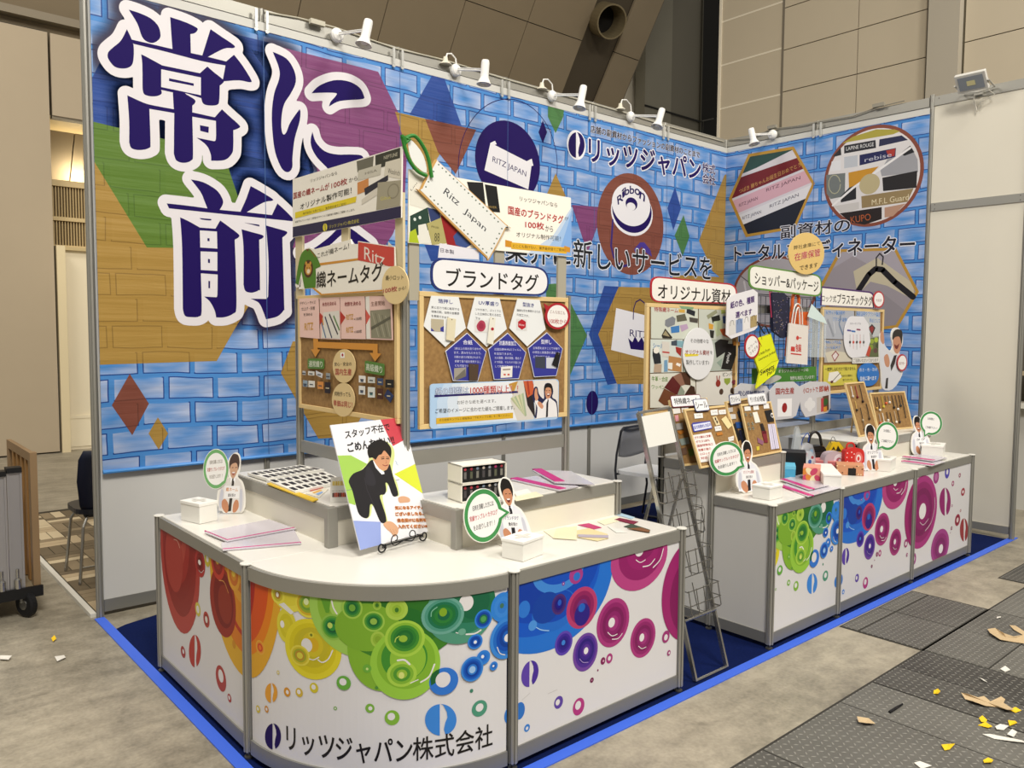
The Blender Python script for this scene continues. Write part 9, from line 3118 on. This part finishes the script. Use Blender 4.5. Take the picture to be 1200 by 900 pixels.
Y_ = '#ecc21c'
for pts, l in [([(1094, 810), (1099, 809), (1102, 812), (1099, 815), (1094, 813)], 'yellow scrap on the plates nearest the concrete'),
               ([(1103, 875), (1111, 872), (1119, 874), (1113, 879), (1107, 880)], 'larger yellow scrap near the bottom right'),
               ([(1152, 892), (1158, 889), (1164, 892), (1162, 896), (1153, 896)], 'yellow scrap at the bottom right edge of the frame'),
               ([(1147, 844), (1151, 841), (1157, 844), (1155, 847), (1150, 847)], 'yellow scrap left of the white crumpled strip'),
               ([(1146, 850), (1155, 848), (1163, 853), (1158, 854)], 'thin yellow scrap under another yellow scrap'),
               ([(1181, 846), (1190, 845), (1192, 849), (1183, 851)], 'yellow scrap right of the torn tan paper'),
               ([(1182, 833), (1190, 831), (1197, 833), (1190, 836)], 'yellow scrap at the tip of the torn tan paper'),
               ([(60, 748), (64, 746), (66, 749), (62, 752)], 'yellow scrap on the concrete left of the blue tape'),
               ([(94, 709), (98, 708), (101, 711), (96, 711)], 'yellow scrap beside the white edge strip of the wood-look tiles')]:
	scrap(pts, Y_, 'paper_scrap', l, 'yellow scraps on the floor')
for pts, l in [([(1126, 815), (1134, 818), (1146, 820), (1153, 819), (1162, 823), (1173, 819), (1178, 820), (1176, 826), (1188, 835), (1180, 836), (1168, 829), (1155, 829), (1140, 826), (1131, 820)], 'long torn piece of tan kraft paper on the plates'),
               ([(1157, 739), (1166, 740), (1176, 746), (1190, 749), (1200, 748), (1204, 755), (1188, 753), (1172, 752), (1160, 745)], 'torn tan kraft strip at the right edge, lower piece'),
               ([(1183, 733), (1190, 735), (1203, 742), (1200, 745), (1188, 739)], 'torn tan kraft strip at the right edge, upper piece'),
               ([(1004, 844), (1018, 844), (1026, 850), (1014, 851), (1006, 849)], 'small tan paper scrap on the plates, left of the others')]:
	scrap(pts, '#c2aa84', 'kraft_scrap', l, 'torn kraft paper on the floor', curl=.02)
for pts, l in [([(1166, 853), (1172, 851), (1182, 853), (1176, 856), (1168, 856)], 'white crumpled scrap left of the long white strip'), ([(1151, 861), (1160, 862), (1180, 866), (1198, 868), (1202, 872), (1185, 870), (1165, 866)], 'long thin white strip at the lower right edge'),
               ([(1180, 862), (1186, 857), (1192, 860), (1188, 865)], 'white curled scrap above the long white strip'), ([(1071, 895), (1078, 894), (1092, 898), (1080, 901)], 'white scrap at the bottom edge'),
               ([(1172, 785), (1178, 782), (1184, 786), (1178, 788)], 'small white scrap on the upper plates'), ([(1148, 796), (1153, 797), (1157, 800), (1152, 799)], 'tiny white splinter on the plates'),
               ([(1168, 723), (1173, 723), (1173, 725), (1168, 725)], 'tiny white scrap near the far plates'), ([(64, 770), (75, 768), (77, 771), (67, 775)], 'white scrap on the concrete left of the blue tape'),
               ([(0, 770), (14, 770), (10, 774), (0, 773)], 'white scrap at the left edge on the concrete')]:
	scrap(pts, '#dedad0', 'white_scrap', l, 'white scraps on the floor')
o = MB().tube([at(1042, 834, 'Z', .009), at(1050, 829, 'Z', .009), at(1058, 825, 'Z', .009), at(1052, 829, 'Z', .009), at(1043, 835, 'Z', .009)], .004, 6).build('wire_scrap', BLACK)
set_props(o, 'short bent black wire lying on the steel plates', 'wire')

finish_sheets()
